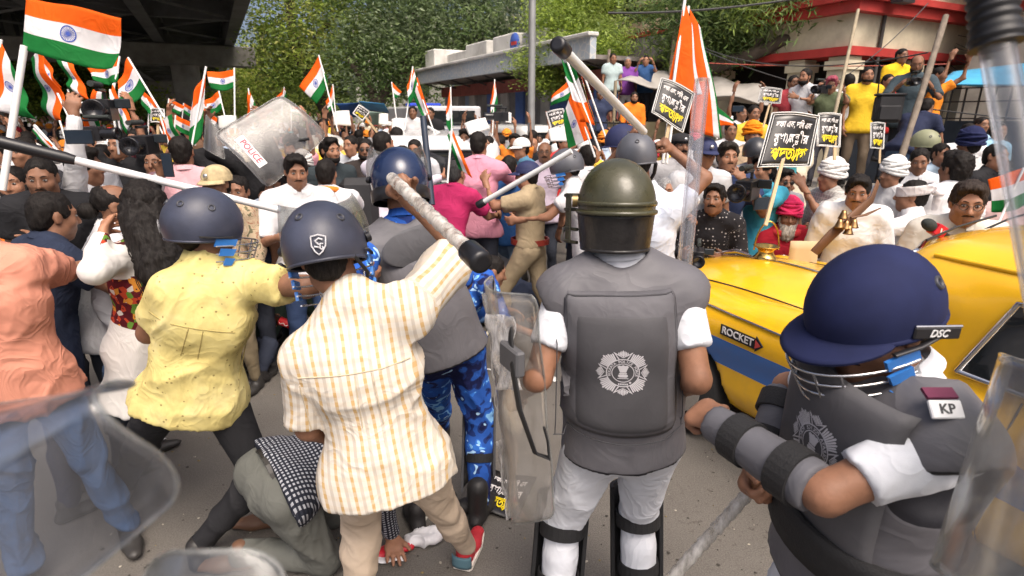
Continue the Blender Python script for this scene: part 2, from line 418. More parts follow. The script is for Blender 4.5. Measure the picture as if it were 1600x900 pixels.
def frame_from(up, fwd):
    z = nrm(up); y = nrm(np.asarray(fwd, float) - z * (np.asarray(fwd, float) @ z)); return np.stack([np.cross(y, z), y, z])   # rows: right, forward, up
# ---------------------------------------------------------------- the parts of a person
def head_sdf(s, c, fr, k=1., nose=1., fat=1., ears=True):
    L = lambda x, y, z: c + (fr[0] * x + fr[1] * y + fr[2] * z) * k
    s.ell(L(0, -.012, .032), A_(.075, .094, .082) * k, fr, .02 * k)
    s.ell(L(0, .026, -.038), A_(.059 * fat, .068, .082) * k, fr, .03 * k)
    s.ell(L(0, .060, -.098), A_(.026 * fat, .024, .022) * k, fr, .03 * k)
    for q in (-1, 1):
        s.ell(L(q * .040, .060, -.022), A_(.024 * fat, .024, .024) * k, fr, .025 * k)
        s.ell(L(q * .048, .012, -.068), A_(.018 * fat, .03, .03) * k, fr, .03 * k)
    s.cone(L(-.038, .074, .030), L(.038, .074, .030), .013 * k, k=.018 * k)
    for q in (-1, 1): s.ell(L(q * .031, .096, .010), A_(.017, .013, .012) * k, fr, .012 * k, 'sub')
    s.cone(L(0, .086, .016), L(0, .108, -.026), .0085 * k, .0135 * k * nose, k=.010 * k)
    for q in (-1, 1): s.ell(L(q * .013, .094, -.030), A_(.0095, .011, .008) * k, fr, .007 * k)
    s.cone(L(-.020, .084, -.058), L(.020, .084, -.058), .0085 * k, k=.008 * k); s.cone(L(-.015, .083, -.072), L(.015, .083, -.072), .0095 * k, k=.008 * k)
    s.cone(L(-.024, .097, -.064), L(.024, .097, -.064), .0022 * k, k=.004 * k, op='sub')
    if ears:
        for q in (-1, 1):
            s.ell(L(q * .077, -.006, -.004), A_(.010, .021, .033) * k, fr, .008 * k); s.ell(L(q * .085, .004, -.002), A_(.006, .010, .017) * k, fr, .006 * k, 'sub')
def hand_sdf(s, w, d, n, side, curl=.3, k=1., splay=.12):
    """w wrist, d direction towards the fingers, n palm normal, side +1: thumb lies towards cross(d, n)"""
    d = nrm(d); n = nrm(np.asarray(n, float) - d * (np.asarray(n, float) @ d)); t = np.cross(d, n) * side
    pc = w + d * .052 * k
    s.cone(w - d * .015 * k, w + d * .03 * k, .026 * k, .029 * k, k=.02 * k, flat=n, ratio=.72)
    s.cone(pc - t * .019 * k + d * .012 * k, pc + t * .019 * k + d * .016 * k, .025 * k, .026 * k, k=.02 * k, flat=n, ratio=.62)
    L = (.072, .082, .077, .058)
    for i in range(4):
        off = (1.5 - i); b = w + d * (.086 - .004 * abs(off - .5)) * k + t * off * .0195 * k + n * 0
        dd = nrm(d + t * off * splay); cc = curl * (1. + .12 * (i - 1)); p = b - dd * .012 * k; ang = 0; rr = .0098
        for j, fr_ in enumerate((.44, .32, .26)):
            ang += cc * (1.05, 1.5, 1.1)[j]; v = dd * math.cos(ang) + n * math.sin(ang); q = p + v * (L[i] * fr_ + (.012 if j == 0 else 0)) * k
            s.cone(p, q, rr * k, rr * .92 * k, k=.006 * k if j else .012 * k); p = q; rr *= .92
    b = w + d * .030 * k + t * .026 * k; v = nrm(d * .62 + t * .72 + n * (.25 + .5 * curl)); q = b + v * .042 * k
    s.cone(b, q, .0145 * k, .0115 * k, k=.018 * k); v2 = nrm(v * .75 + d * .45 - t * .3 * curl + n * .65 * curl); s.cone(q, q + v2 * .034 * k, .0112 * k, .0088 * k, k=.006 * k)
class Pose: pass
def derive(J):
    """fills in the torso frame from the joints; J has keys head,hf(face dir),hu(head up),neck,shL,shR,elL,elR,wrL,wrR,hipL,hipR,knL,knR,anL,anR"""
    p = Pose(); p.__dict__.update({k: np.asarray(v, float) for k, v in J.items()})
    p.pel = (p.hipL + p.hipR) / 2; p.shc = (p.shL + p.shR) / 2
    p.up = nrm(p.shc - p.pel); rt = (p.shR - p.shL) + (p.hipR - p.hipL) * .5; rt = nrm(rt - p.up * (rt @ p.up)); p.rt = rt; p.fw = nrm(np.cross(p.up, rt))
    if not hasattr(p, 'hf'): p.hf = p.fw
    if not hasattr(p, 'hu'): p.hu = nrm(p.head - p.neck)
    p.hfr = frame_from(p.hu, p.hf)
    for q in 'LR':
        f = 'toe' + q
        if not hasattr(p, f): v = p.fw * A_(1, 1, 0); setattr(p, f, nrm(v) if np.linalg.norm(v) > .2 else nrm(np.cross(A_(0, 0, 1), p.rt) * -1))
    return p
def torso(s, p, inf=0., b=1., belly=0., k=.05, low=0.):
    """trunk from pelvis to shoulders; inf inflates (clothes); low lengthens the hem downwards"""
    ch = p.pel + (p.shc - p.pel) * .70; wa = p.pel + (p.shc - p.pel) * .34; f = p.fw
    s.cone(p.hipL - p.rt * .005, p.hipR + p.rt * .005, .088 * b + inf, k=k, flat=f, ratio=1.04)
    s.cone(p.pel + p.up * .05, wa, .125 * b + inf + belly * .3, .122 * b + inf + belly * .5, k=k, flat=f, ratio=.80)
    if belly: s.ell(wa + f * (.03 + belly * .55) - p.up * .01, A_(.12 * b + inf + belly * .3, .09 * b + belly, .13), np.stack([p.rt, f, p.up]), .06)
    s.cone(wa, ch, .122 * b + inf, .138 * b + inf, k=k, flat=f, ratio=.76)
    s.cone(ch - p.rt * .045, ch + p.rt * .045, .105 * b + inf, k=k, flat=f, ratio=.95)
    s.cone(p.shL + p.rt * .03 - p.up * .02, p.shR - p.rt * .03 - p.up * .02, .060 * b + inf, k=k)
    for q in (p.shL, p.shR): s.cone(p.neck + (q - p.neck) * .15 + p.up * .012, q - (q - p.neck) * .10, .045 * b + inf, .045 * b + inf, k=.045)
    if low:
        s.cone(p.hipL - p.up * low, p.hipR - p.up * low, .124 * b + inf, k=.06, flat=f, ratio=1.06)
        s.cone(p.pel + p.up * .06, p.pel - p.up * low, .140 * b + inf, .160 * b + inf, k=.05, flat=f, ratio=.92)
def arm(s, sh, el, wr, inf=0., b=1., k=.03, upto=2.):
    """upto: 0..1 upper arm fraction, 1..2 forearm fraction covered"""
    u = min(upto, 1.); e = sh + (el - sh) * u; s.cone(sh, e, .053 * b + inf, (.053 + (.041 - .053) * u) * b + inf, k=k)
    if upto > 1: t = upto - 1; s.cone(el, el + (wr - el) * t, .040 * b + inf, (.040 - .0145 * t) * b + inf, k=.02)
def leg(s, hip, kn, an, inf=0., b=1., k=.04, upto=2., fw=None):
    if upto < 1: s.cone(hip, hip + (kn - hip) * upto, .088 * b + inf, .072 * b + inf, k=k); return
    s.cone(hip, kn, .088 * b + inf, .056 * b + inf * .9, k=k)
    if upto > 1:
        t = upto - 1; s.cone(kn, kn + (an - kn) * t, .053 * b + inf * .9, (.053 - .016 * t) * b + inf, k=.03)
        if fw is not None: m = kn + (an - kn) * .3; s.cone(m - fw * .014, kn + (an - kn) * min(.55, t) - fw * .008, .047 * b + inf, .036 * b + inf, k=.03)
def shoe_mesh(an, toe, sole_z=None, L=.265, boot=0., up=(0, 0, 1)):
    s = SDF(); up = nrm(up); t = nrm(np.asarray(toe, float) - up * (np.asarray(toe, float) @ up)); x = np.cross(t, up); b = an - up * .055
    s.cone(b - t * .045, b + t * .08, .036, .040, k=.03, flat=up, ratio=.85); s.cone(b + t * .08, b + t * (L - .10), .041, .033, k=.03, flat=up, ratio=.7)
    s.cone(an - t * .01 - up * .02, an - t * .012 + up * (.02 + boot), .042 + boot * .05, .045 + boot * .09, k=.03)
    s.cut(b - up * .03, -up); return s
def obj_sdf(name, s, h, material, parent, fold=0., freq=9., seed=0, fine=(), rel=1, attrs=None, stretch=(1, 1, .4), post=None):
    V, Q = s.mesh(h, fine)
    if len(Q) == 0: return None
    if rel: V = relax(V, Q, rel)
    at = attrs(V) if attrs else None
    if fold: V = folds(V, Q, fold, freq, seed, stretch)
    if post: V = post(V, Q)
    me = mesh_np(name, V - OFF[parent], Q, [material], attrs=at); return link_mesh(name, me, parent)
HAIRC = (.012, .010, .009)
def hair_mat(col=HAIRC):
    k = ('hair', tuple(col))
    if k in MATS: return MATS[k]
    t = NT('hair'); co = t.coord(); st = t.node('Mapping', {'Vector': co, 'Scale': (1, 1, .2)}).outputs[0]; f = t.noise(st, 130, 3)
    t.link(t.ramp(f, [(.3, [x * .5 for x in col]), (.7, [x * 1.5 for x in col])]), t.b.inputs['Base Color'])
    t.b.inputs['Roughness'].default_value = .62; t.b.inputs['Specular IOR Level'].default_value = .14
    t.link(t.bump(f, .5, .008), t.b.inputs['Normal']); MATS[k] = t.m; return t.m
def hair(p, root, h, k=1., col=HAIRC, kind='short', seed=0, name='hair'):
    s = SDF(); fr = p.hfr; c = p.head; L = lambda x, y, z: c + (fr[0] * x + fr[1] * y + fr[2] * z) * k
    th = {'short': .975, 'crop': .96, 'thick': 1.05, 'bald': .97, 'curly': 1.10}.get(kind, 1.)
    s.ell(L(0, -.016, .040), A_(.083, .101, .088) * th * k, fr, .02)
    if kind != 'bald':
        s.ell(L(0, -.055, -.02), A_(.068, .055, .07) * k * th, fr, .03)
        if kind in ('thick', 'curly'): s.ell(L(.01, .055, .098), A_(.065, .045, .035) * k, fr, .03)
        for q in (-1, 1): s.cone(L(q * .071, .018, .02), L(q * .073, .022, -.018), .010 * k, .006 * k, k=.008)
        s.ell(L(0, .112, -.01), A_(.074, .072, .112) * k, fr, .010, 'sub')
        for q in (-1, 1): s.ell(L(q * .085, .010, -.035), A_(.022, .030, .050) * k, fr, .008, 'sub')
    else:
        s.ell(L(0, .05, .10), A_(.085, .115, .085) * k, fr, .012, 'sub'); s.ell(L(0, .11, -.02), A_(.08, .09, .14) * k, fr, .012, 'sub')
    s.cut(L(0, 0, -.085), -fr[2])
    amp = {'curly': .022, 'thick': .017}.get(kind, .011) * k
    def post(V, Q):
        N = vnormals(V, Q); return V + N * ((vnoise(V * A_(48, 48, 30), seed) - .5) * amp + (vnoise(V * 120, seed + 1) - .5) * amp * .6)[:, None]
    return obj_sdf(name, s, h, hair_mat(col), root, post=post, rel=1)
def eyes(p, root, body, k=1., brows=True, tache=0., beard=0., bcol=HAIRC, glasses=None, seed=0, h=.006):
    fr = p.hfr; c = p.head; L = lambda x, y, z: c + (fr[0] * x + fr[1] * y + fr[2] * z) * k
    for q in (-1, 1):
        b = MB(); b.ell(L(q * .031, .0805, .009), A_(.0125, .0105, .0062) * k, fr[0], fr[1], fr[2], 10, 6, 0)
        b.ell(L(q * .031, .0858, .0092), A_(.0060, .0062, .0058) * k, fr[0], fr[1], fr[2], 8, 6, 1)
        b.build('eye', [mat('eye_white', (.20, .18, .165), .4, var=.02), mat('iris', (.012, .008, .006), .15, var=.02)], root, smooth=True)
    hm = hair_mat(bcol)
    if brows:
        for q in (-1, 1):
            MB().tube([L(q * .012, .093, .031), L(q * .030, .091, .038), L(q * .050, .074, .031)], [.0026 * k, .0036 * k, .0016 * k], 6, flat=.7).build('eyebrow', hair_mat(), root)
    if tache:
        MB().tube([L(-.036, .076, -.056), L(-.02, .094, -.046), L(0, .099, -.042), L(.02, .094, -.046), L(.036, .076, -.056)], [.003 * k, .0075 * k * tache, .008 * k * tache, .0075 * k * tache, .003 * k], 7).build('moustache', hm, root)
    if beard:
        s = SDF(); s.ell(L(0, .030, -.082 - .03 * (beard - 1)), A_(.066, .072, .058 + .045 * (beard - 1)) * k, fr, .02)
        for q in (-1, 1): s.cone(L(q * .068, .018, -.01), L(q * .062, .03, -.07), .012 * k, .018 * k, k=.02)
        s.ell(L(0, .098, -.012), A_(.045, .055, .045) * k, fr, .01, 'sub')
        obj_sdf('beard', s, h, hm, root, post=lambda V, Q: V + vnormals(V, Q) * ((vnoise(V * 90, seed) - .5) * .008 * k * beard)[:, None])
    if glasses:
        g = MB()
        for q in (-1, 1):
            ring = [L(q * .032 + .021 * math.cos(a), .101 - .008 * abs(math.cos(a)), .006 + .017 * math.sin(a)) for a in np.linspace(0, 2 * math.pi, 15)]
            g.tube(ring, .0019 * k, 5)
            g.tube([L(q * .053, .094, .010), L(q * .078, .04, .012), L(q * .081, -.005, .008)], .0018 * k, 5)
            if glasses == 'dark': g.ell(L(q * .032, .099, .006), A_(.020, .003, .016) * k, fr[0], fr[1], fr[2], 12, 6)
        g.tube([L(-.012, .103, .010), L(0, .106, .013), L(.012, .103, .010)], .0019 * k, 5)
        g.build('glasses', mat('spectacle_frame', (.02, .018, .016), .25, var=.02), root)
def collar(p, root, m, b=1., inf=.012):
    """a shirt collar: a turned-down band round the neck"""
    n0 = p.neck + (p.head - p.neck) * .10; ax = nrm(p.head - p.neck); fr = frame_from(ax, p.fw); mb = MB()
    def fn(u, v):
        a = math.pi / 2 + .22 + (2 * math.pi - .44) * u; x, y = math.cos(a), math.sin(a)
        r, z = [(.066, -.012), (.062, .024), (.067, .030), (.079, -.006)][int(round(v * 3))]
        r = r * b + (inf - .012); z -= .018 * max(0, y)
        return n0 + fr[0] * x * r + fr[1] * y * r * .98 + fr[2] * (z + .008)
    mb.grid(fn, 22, 3); return mb.build('collar', m, root)
def person(J, label, group=None, skin=1., top=None, topmat=None, legs=None, legmat=None, shoes=(.03, .028, .026), sleeve=.62, h=.016, k=1., hb=1., belly=0., fold=.010,
           haird=('short', HAIRC), tache=0., beard=0., bcol=HAIRC, glasses=None, face=True, hands=('L', 'R'), curl=(.35, .35), palm=None, hem=.10, tuck=False, seed=0, fh=.0075, hh=.007,
           hdir=None, coll=True, nose=1., fat=1., body_legs=False, attrs=None, loose=1., ears=True, name='person', feet=True, boot=0., soles=None, trouser_len=1.95, bodylow=True, waist=.105):
    p = derive(J); pel0 = p.pel.copy(); pel0[2] = min(p.anL[2], p.anR[2]) - .08
    if pel0[2] < .12: pel0[2] = 0
    root = empty(name, pel0, label, 'person', group)
    s = SDF(); torso(s, p, -.004, hb, belly * .9)
    s.cone(p.neck - p.up * .03, p.head - p.hu * .045 * k, .056 * hb, .053 * k, k=.03)
    for q in 'LR':
        sh, el, wr = (getattr(p, a + q) for a in ('sh', 'el', 'wr')); arm(s, sh, el, wr, 0, hb)
        if legs is None or body_legs or not bodylow: pass
        leg(s, getattr(p, 'hip' + q), getattr(p, 'kn' + q), getattr(p, 'an' + q), -.006, hb, upto=2. if legmat is None else .5)
    head_sdf(s, p.head, p.hfr, k, nose, fat, ears)
    fine = []
    fine.append((p.head - A_(.125, .135, .15) * k, p.head + A_(.125, .135, .14) * k, fh))
    for i, q in enumerate('LR'):
        wr = getattr(p, 'wr' + q); el = getattr(p, 'el' + q); d = nrm(wr - el)
        if hdir and hdir[i] is not None: d = nrm(hdir[i])
        n = palm[i] if palm and palm[i] is not None else (p.rt if q == 'L' else -p.rt)
        if abs(nrm(n) @ d) > .95: n = p.fw
        side = -1 if q == 'L' else 1
        # thumb towards the body front when the palm faces inwards
        if q in hands: hand_sdf(s, wr, d, n, side, curl[i], k)
        if q in hands and hh: c = wr + d * .085; fine.append((c - .112, c + .112, hh))
    V, Q = s.mesh(h * (1.15 if h < .02 else 1.4), fine); body = link_mesh('body', mesh_np('body', V - OFF[root], Q, [skin_mat(skin)]), root)
    if topmat is not None:
        s = SDF(); inf = .013 * loose
        torso(s, p, inf, hb, belly, low=0 if tuck else hem)
        for q in 'LR':
            sh, el, wr = (getattr(p, a + q) for a in ('sh', 'el', 'wr'))
            if sleeve <= 0: continue
            if sleeve < 1.2:
                s.sleeve(sh - (el - sh) * .02, sh + (el - sh) * min(sleeve, 1), .056 * hb + inf, .050 * hb + inf * 1.25, .03)
            else: arm(s, sh, el, wr, inf * .85, hb, .035, sleeve)
        s.cut(p.pel - p.up * ((-.03 if tuck else hem)) , -p.up)
        V, Q = s.mesh(h)
        V = relax(V, Q, 1); at = attrs(V, p) if attrs else None
        V = folds(V, Q, fold, 8.5, seed)
        top_o = link_mesh(top or 'shirt', mesh_np(top or 'shirt', V - OFF[root], Q, [topmat], attrs=at), root)
        if coll: collar(p, root, topmat, hb)
    if legmat is not None:
        lo_ = topmat is not None and not tuck and hem > .03; inf = .010 if lo_ else .016; s = SDF(); s.cone(p.hipL, p.hipR, (.088 if lo_ else .094) * hb + .006, k=.05, flat=p.fw, ratio=1.05); s.cone(p.pel + p.up * .02, p.pel + p.up * (.10 if waist is not None else .03), .128 * hb + .006 + belly * .3, .124 * hb + .006 + belly * .4, k=.05, flat=p.fw, ratio=.82)
        for q in 'LR': leg(s, getattr(p, 'hip' + q), getattr(p, 'kn' + q), getattr(p, 'an' + q), inf, hb, .035, trouser_len, p.fw)
        if waist is not None: s.cut(p.pel + p.up * waist, p.up)
        obj_sdf(legs or 'trousers', s, h if h < .016 else h * 1.35, legmat, root, fold * 1.1, 8., seed + 3)
    if feet:
        for q in 'LR':
            b = shoe_mesh(getattr(p, 'an' + q), getattr(p, 'toe' + q), boot=boot); obj_sdf('shoe', b, max(h * .8, .011), mat('shoe', shoes, .5, var=.1, bump=.1), root, .006 if boot else 0, 14, 5)
    if haird: hair(p, root, max(fh, .0095), k, haird[1], haird[0], seed)
    if face: eyes(p, root, body, k, True, tache, beard, bcol, glasses, seed, fh)
    return root, p
# ---------------------------------------------------------------- ready poses for the crowd, in the person's own frame (x right, y ahead, z up), 1.70 m
def stand_pose(x, y, z0, heading, ht=1.70, lean=0., twist=0., armL='down', armR='down', headturn=0., headtilt=0., seed=0, step=.06, sit=False):
    r = random.Random(seed); k = ht / 1.70; j = lambda a: r.uniform(-a, a)
    D = dict(hipL=A_(-.09, 0, .90), hipR=A_(.09, 0, .90), knL=A_(-.10, .03 + step, .48), knR=A_(.10, .03 - step * .5, .48), anL=A_(-.11, step, .085), anR=A_(.11, -step, .085))
    if sit: D.update(knL=A_(-.14, .42, .90 - .02), knR=A_(.14, .42, .90 - .02), anL=A_(-.13, .40, .46), anR=A_(.13, .40, .46))
    up = np.array([0, math.sin(lean), math.cos(lean)]); fw = np.array([0, math.cos(lean), -math.sin(lean)]); pel = A_(0, 0, .90)
    ct, st = math.cos(twist), math.sin(twist)
    rt = A_(1, 0, 0) * ct + fw * st; f2 = fw * ct - A_(1, 0, 0) * st
    sc = pel + up * .50
    D['shL'] = sc - rt * .185; D['shR'] = sc + rt * .185; D['neck'] = sc + up * .06 + f2 * .01
    hu = nrm(up + A_(j(.06), j(.06), .9)); D['head'] = D['neck'] + hu * .135 + f2 * .025
    a = headturn; hf = f2 * math.cos(a) + rt * math.sin(a); D['hf'] = nrm(hf - hu * headtilt); D['hu'] = nrm(hu + hf * headtilt)
    for q, sd, pose in (('L', -1, armL), ('R', 1, armR)):
        sh = D['sh' + q]; o = rt * sd
        U = {'down': (o * .18 - up * .95 + f2 * (.05 + j(.1)), -up * .9 + f2 * .35 - o * .05), 'up': (o * .35 + up * .55 + f2 * .75, up * .95 + f2 * .15 - o * .15),
             'high': (o * .30 + up * .9 + f2 * .35, up * .95 - o * .1 + f2 * .1), 'phone': (o * .25 - up * .25 + f2 * .9, up * .8 + f2 * .45 - o * .35),
             'cam': (o * .35 - up * .75 + f2 * .5, up * .65 + f2 * .6 - o * .55), 'fwd': (o * .2 - up * .45 + f2 * .85, f2 * .95 + up * .15 - o * .1),
             'hold': (o * .25 - up * .9 + f2 * .3, f2 * .85 + up * .25 - o * .35), 'side': (o * .9 - up * .25 + f2 * .25, o * .6 + f2 * .6 + up * .2)}[pose]
        el = sh + nrm(U[0]) * .285; D['el' + q] = el; D['wr' + q] = el + nrm(U[1]) * .25
    c, s_ = math.cos(heading), math.sin(heading); M = np.array([[c, -s_, 0], [s_, c, 0], [0, 0, 1]])   # heading: rotation about z of the +Y facing
    out = {}
    for n, v in D.items():
        if n in ('hf', 'hu'): out[n] = M @ v
        else: out[n] = M @ (v * k) + A_(x, y, z0)
    return out
# ================================================================ THE SETTING
def road_mat():
    t = NT('asphalt'); co = t.coord(); big = t.noise(co, .35, 5, .6); mid = t.noise(co, 2.2, 6, .65); fine = t.noise(co, 140, 3)
    c = t.ramp(mid, [(.3, (.088, .078, .067)), (.55, (.122, .110, .096)), (.75, (.165, .150, .132))])
    c = t.mix(t.ramp(big, [(.42, (0, 0, 0)), (.6, (.7, .7, .7))]), c, (.105, .097, .088))
    c = t.mix(t.math('MULTIPLY', t.ramp(t.noise(co, 26, 2), [(.60, (0, 0, 0)), (.66, (1, 1, 1))]), t.ramp(t.noise(co, 1.3, 2), [(.5, (0, 0, 0)), (.7, (1, 1, 1))])), c, (.045, .038, .032))
    vo = t.node('TexVoronoi', {'Vector': co, 'Scale': 1.1}, feature='DISTANCE_TO_EDGE').outputs[0]
    t.link(t.node('VectorMath', {0: co, 1: t.noise(co, 2.5, 4, out='Color')}, operation='ADD').outputs[0], vo.node.inputs['Vector'])
    crack = t.math('MULTIPLY', t.ramp(vo, [(0, (1, 1, 1)), (.010, (0, 0, 0))]), t.ramp(t.noise(co, .8, 3), [(.58, (0, 0, 0)), (.68, (.6, .6, .6))]))
    c = t.mix(crack, c, (.05, .045, .04)); c = t.mix(.35, c, t.ramp(fine, [(.35, (.055, .05, .045)), (.65, (.19, .178, .16))]))
    t.link(c, t.b.inputs['Base Color']); t.b.inputs['Roughness'].default_value = .88; t.b.inputs['Specular IOR Level'].default_value = .25
    b1 = t.bump(fine, .5, .006); t.link(t.bump(mid, .3, .02, b1), t.b.inputs['Normal']); return t.m
def ground():
    b = MB(); b.grid(lambda u, v: (-900 + 1800 * u, -60 + 1600 * v, 0), 40, 40, smooth=False)
    tag(b.build('road', road_mat(), loc=(0, 0, 0)), kind='structure')
    paving = mat('paving', (.24, .215, .185), .9, var=.15, scale=3, bump=.3, dirt=.6)
    pav = MB(); v0, v1 = 6.9, 40.
    pav.add([UV(-12, v0, 0), UV(150, v0, 0), UV(150, v1, 0), UV(-12, v1, 0), UV(-12, v0, .13), UV(150, v0, .13), UV(150, v1, .13), UV(-12, v1, .13)], [(4, 5, 6, 7), (0, 1, 5, 4), (1, 2, 6, 5), (3, 0, 4, 7)])
    tag(pav.build('pavement', paving, loc=(0, 0, 0)), kind='structure')
    # cracked tar joint and sandy repair strip across the foreground
    stain = MB(); rr = random.Random(3)
    for cx, cy, r in ((690, 800, .10), (705, 830, .06), (655, 815, .05), (600, 800, .05)):
        g = G(cx, cy)
        for i in range(9):
            a, q = rr.uniform(0, 6.3), rr.uniform(0, r); c = g + A_(q * math.cos(a), q * math.sin(a), .004); n = 7; e = rr.uniform(.006, .02)
            pts = [c + A_(math.cos(2 * math.pi * k / n) * e * rr.uniform(.5, 1.2), math.sin(2 * math.pi * k / n) * e * rr.uniform(.4, .9), 0) for k in range(n)]
            stain.add(pts, [tuple(range(n))])
    tag(stain.build('paint_splash', mat('dry_paint', (.62, .58, .5), .8), loc=G(690, 800)), 'white flecks of spilled paint on the asphalt by the red trainer', 'paint splash', kind='stuff')
    W.node_tree  # sky is the world
ground()
# ---------------------------------------------------------------- flyover overhead on the left
def flyover():
    zb, ve, wd = 6.0, 1.9, 15.; root = empty('flyover', UV(0, ve - wd / 2, 0), 'dark steel girder flyover passing overhead along the left side', 'flyover')
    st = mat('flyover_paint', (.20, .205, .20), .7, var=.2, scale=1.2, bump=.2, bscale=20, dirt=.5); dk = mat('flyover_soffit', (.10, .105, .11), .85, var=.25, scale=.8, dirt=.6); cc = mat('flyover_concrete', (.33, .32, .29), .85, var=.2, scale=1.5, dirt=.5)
    u0, u1 = 7, 150
    def ub(name, v, w, z0, z1, m, a=u0, b=u1): MB().box(UV((a + b) / 2, v, (z0 + z1) / 2), (b - a, w, z1 - z0), EU, EV * -1, EZ).build(name, m, root)
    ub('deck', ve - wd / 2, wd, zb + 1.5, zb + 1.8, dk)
    ub('parapet', ve + .12, .22, zb + 1.3, zb + 2.6, cc); ub('parapet', ve - wd - .12, .22, zb + 1.3, zb + 2.6, cc)
    for i, v in enumerate((ve - .25, ve - 3.9, ve - 7.5, ve - 11.1, ve - wd + .25)):
        g = MB(); g.box(UV((u0 + u1) / 2, v, zb + .77), (u1 - u0, .06, 1.44), EU, -EV, EZ)
        for z in (zb + .025, zb + 1.465): g.box(UV((u0 + u1) / 2, v, z), (u1 - u0, .52, .05), EU, -EV, EZ)
        for u in np.arange(u0 + 1, u1, 3.0):
            for q in (-1, 1): g.box(UV(u, v + q * .14, zb + .77), (.03, .21, 1.38), EU, -EV, EZ)
        o = g.build('girder', st, root)
        if i == 0:
            for u in np.arange(15, 70, 9.):
                bb = MB()
                for q in range(5):
                    for w in (-.18, .18):
                        for e in (-.2, .2): bb.lathe(UV(u + e + q * .0, v + w, zb - .022), [(.001, 0), (.028, .002), (.028, .022)], 6, mi=0)
                tag(bb.build('splice_bolts', st, o), kind='stuff')
    for u in np.arange(14, 150, 9.):
        big = abs((u - 5) % 45 - 36) < 1
        x = MB(); z0 = zb - .35 if big else zb + .75
        if big:
            x.box(UV(u, ve - wd / 2 + .3, zb - .62), (1.3, wd + 1.6, 1.15), EU, -EV, EZ, bev=.05); x.build('crosshead', cc, root)
        else:
            x.box(UV(u, ve - wd / 2, zb + .8), (.05, wd - .6, 1.1), EU, -EV, EZ); x.box(UV(u, ve - wd / 2, zb + .23), (.34, wd - .6, .04), EU, -EV, EZ); x.build('cross_beam', st, root)
    for u in np.arange(14, 95, 9.):
        for v in (ve - .3, ve - 3.95, ve - 7.55, ve - 11.15):
            z = zb + .32
            for e in (0, 1):
                x = MB(); x.beam(UV(u + .4 + e * 4.2, v - .35, z), UV(u + 4.4 + e * 4.2, v - 3.3, z), .10, .09) if e == 0 else x.beam(UV(u + 8.6, v - .35, z), UV(u + 4.6, v - 3.3, z), .10, .09)
                x.build('wind_brace', st, root)
    for u in (41., 86., 131.):
        for v in (ve - 2.8, ve - wd + 2.8):
            MB().lathe(UV(u, v, 0), [(.75, 0), (.75, zb - 1.2)], 28).build('pier', cc, root)
flyover()
# ---------------------------------------------------------------- trees
LEAFM = {}
def leaf_mat(col):
    k = tuple(col)
    if k in LEAFM: return LEAFM[k]
    t = NT('leaf'); co = t.coord(); f = t.noise(co, 1.3, 3)
    c = t.ramp(f, [(.3, [x * .7 for x in col]), (.7, [x * 1.3 for x in col])]); t.link(c, t.b.inputs['Base Color']); t.b.inputs['Roughness'].default_value = .5; t.b.inputs['Specular IOR Level'].default_value = .3
    tl = t.node('BsdfTranslucent', {'Color': c}); m = t.node('MixShader', {0: .45, 1: t.b.outputs[0], 2: tl.outputs[0]}); t.link(m.outputs[0], t.out.inputs[0]); LEAFM[k] = t.m; return t.m
BARK = mat('bark', (.075, .058, .045), .95, var=.35, scale=5, bump=.8, bscale=22)
def leaves(name, root, blobs, n, size, cols, seed, aspect=.45, per=14, droop=.3, flatten=.8):
    """leaf clumps through the volume of ellipsoids: blobs = [(centre, radii)]"""
    r = np.random.default_rng(seed); vol = np.array([np.prod(b[1]) ** .7 for b in blobs]); nb = np.maximum((n * vol / vol.sum() / per).astype(int), 1)
    C, Mi = [], []
    for (c, rad), k in zip(blobs, nb):
        d = r.normal(size=(k, 3)); d /= np.linalg.norm(d, axis=1, keepdims=True); q = r.uniform(.25, 1.06, k) ** .55
        q = q * (.80 + .42 * vnoise(d * 2.6 + seed, seed)); C.append(np.asarray(c) + d * q[:, None] * np.asarray(rad))
    C = np.concatenate(C); gr = vnoise(C * .9, seed + 3); K = len(C)
    mi = np.clip((gr * 1.5 - .25 + r.uniform(-.2, .2, K)) * len(cols), 0, len(cols) - 1e-3).astype(int)
    cen = np.repeat(C, per, 0) + r.normal(size=(K * per, 3)) * size * A_(2.3, 2.3, 1.5 * flatten); mi = np.repeat(mi, per); N = len(cen)
    a = r.normal(size=(N, 3)); a[:, 2] = a[:, 2] * .5 - droop; a /= np.linalg.norm(a, axis=1, keepdims=True)
    b = np.cross(a, r.normal(size=(N, 3)) + A_(0, 0, 1.0)); b /= np.maximum(np.linalg.norm(b, axis=1, keepdims=True), 1e-6); L = size * r.uniform(.6, 1.3, N)[:, None]
    nn = np.cross(a, b)
    v = np.stack([cen - a * L * .55, cen + b * L * aspect * .5 + nn * L * .06, cen + a * L * .55, cen - b * L * aspect * .5 + nn * L * .06], 1).reshape(-1, 3)
    me = mesh_np(name, v - OFF[root], np.arange(N * 4).reshape(-1, 4), [leaf_mat(c) for c in cols], mi, smooth=False)
    return tag(link_mesh(name, me, root), kind='stuff')
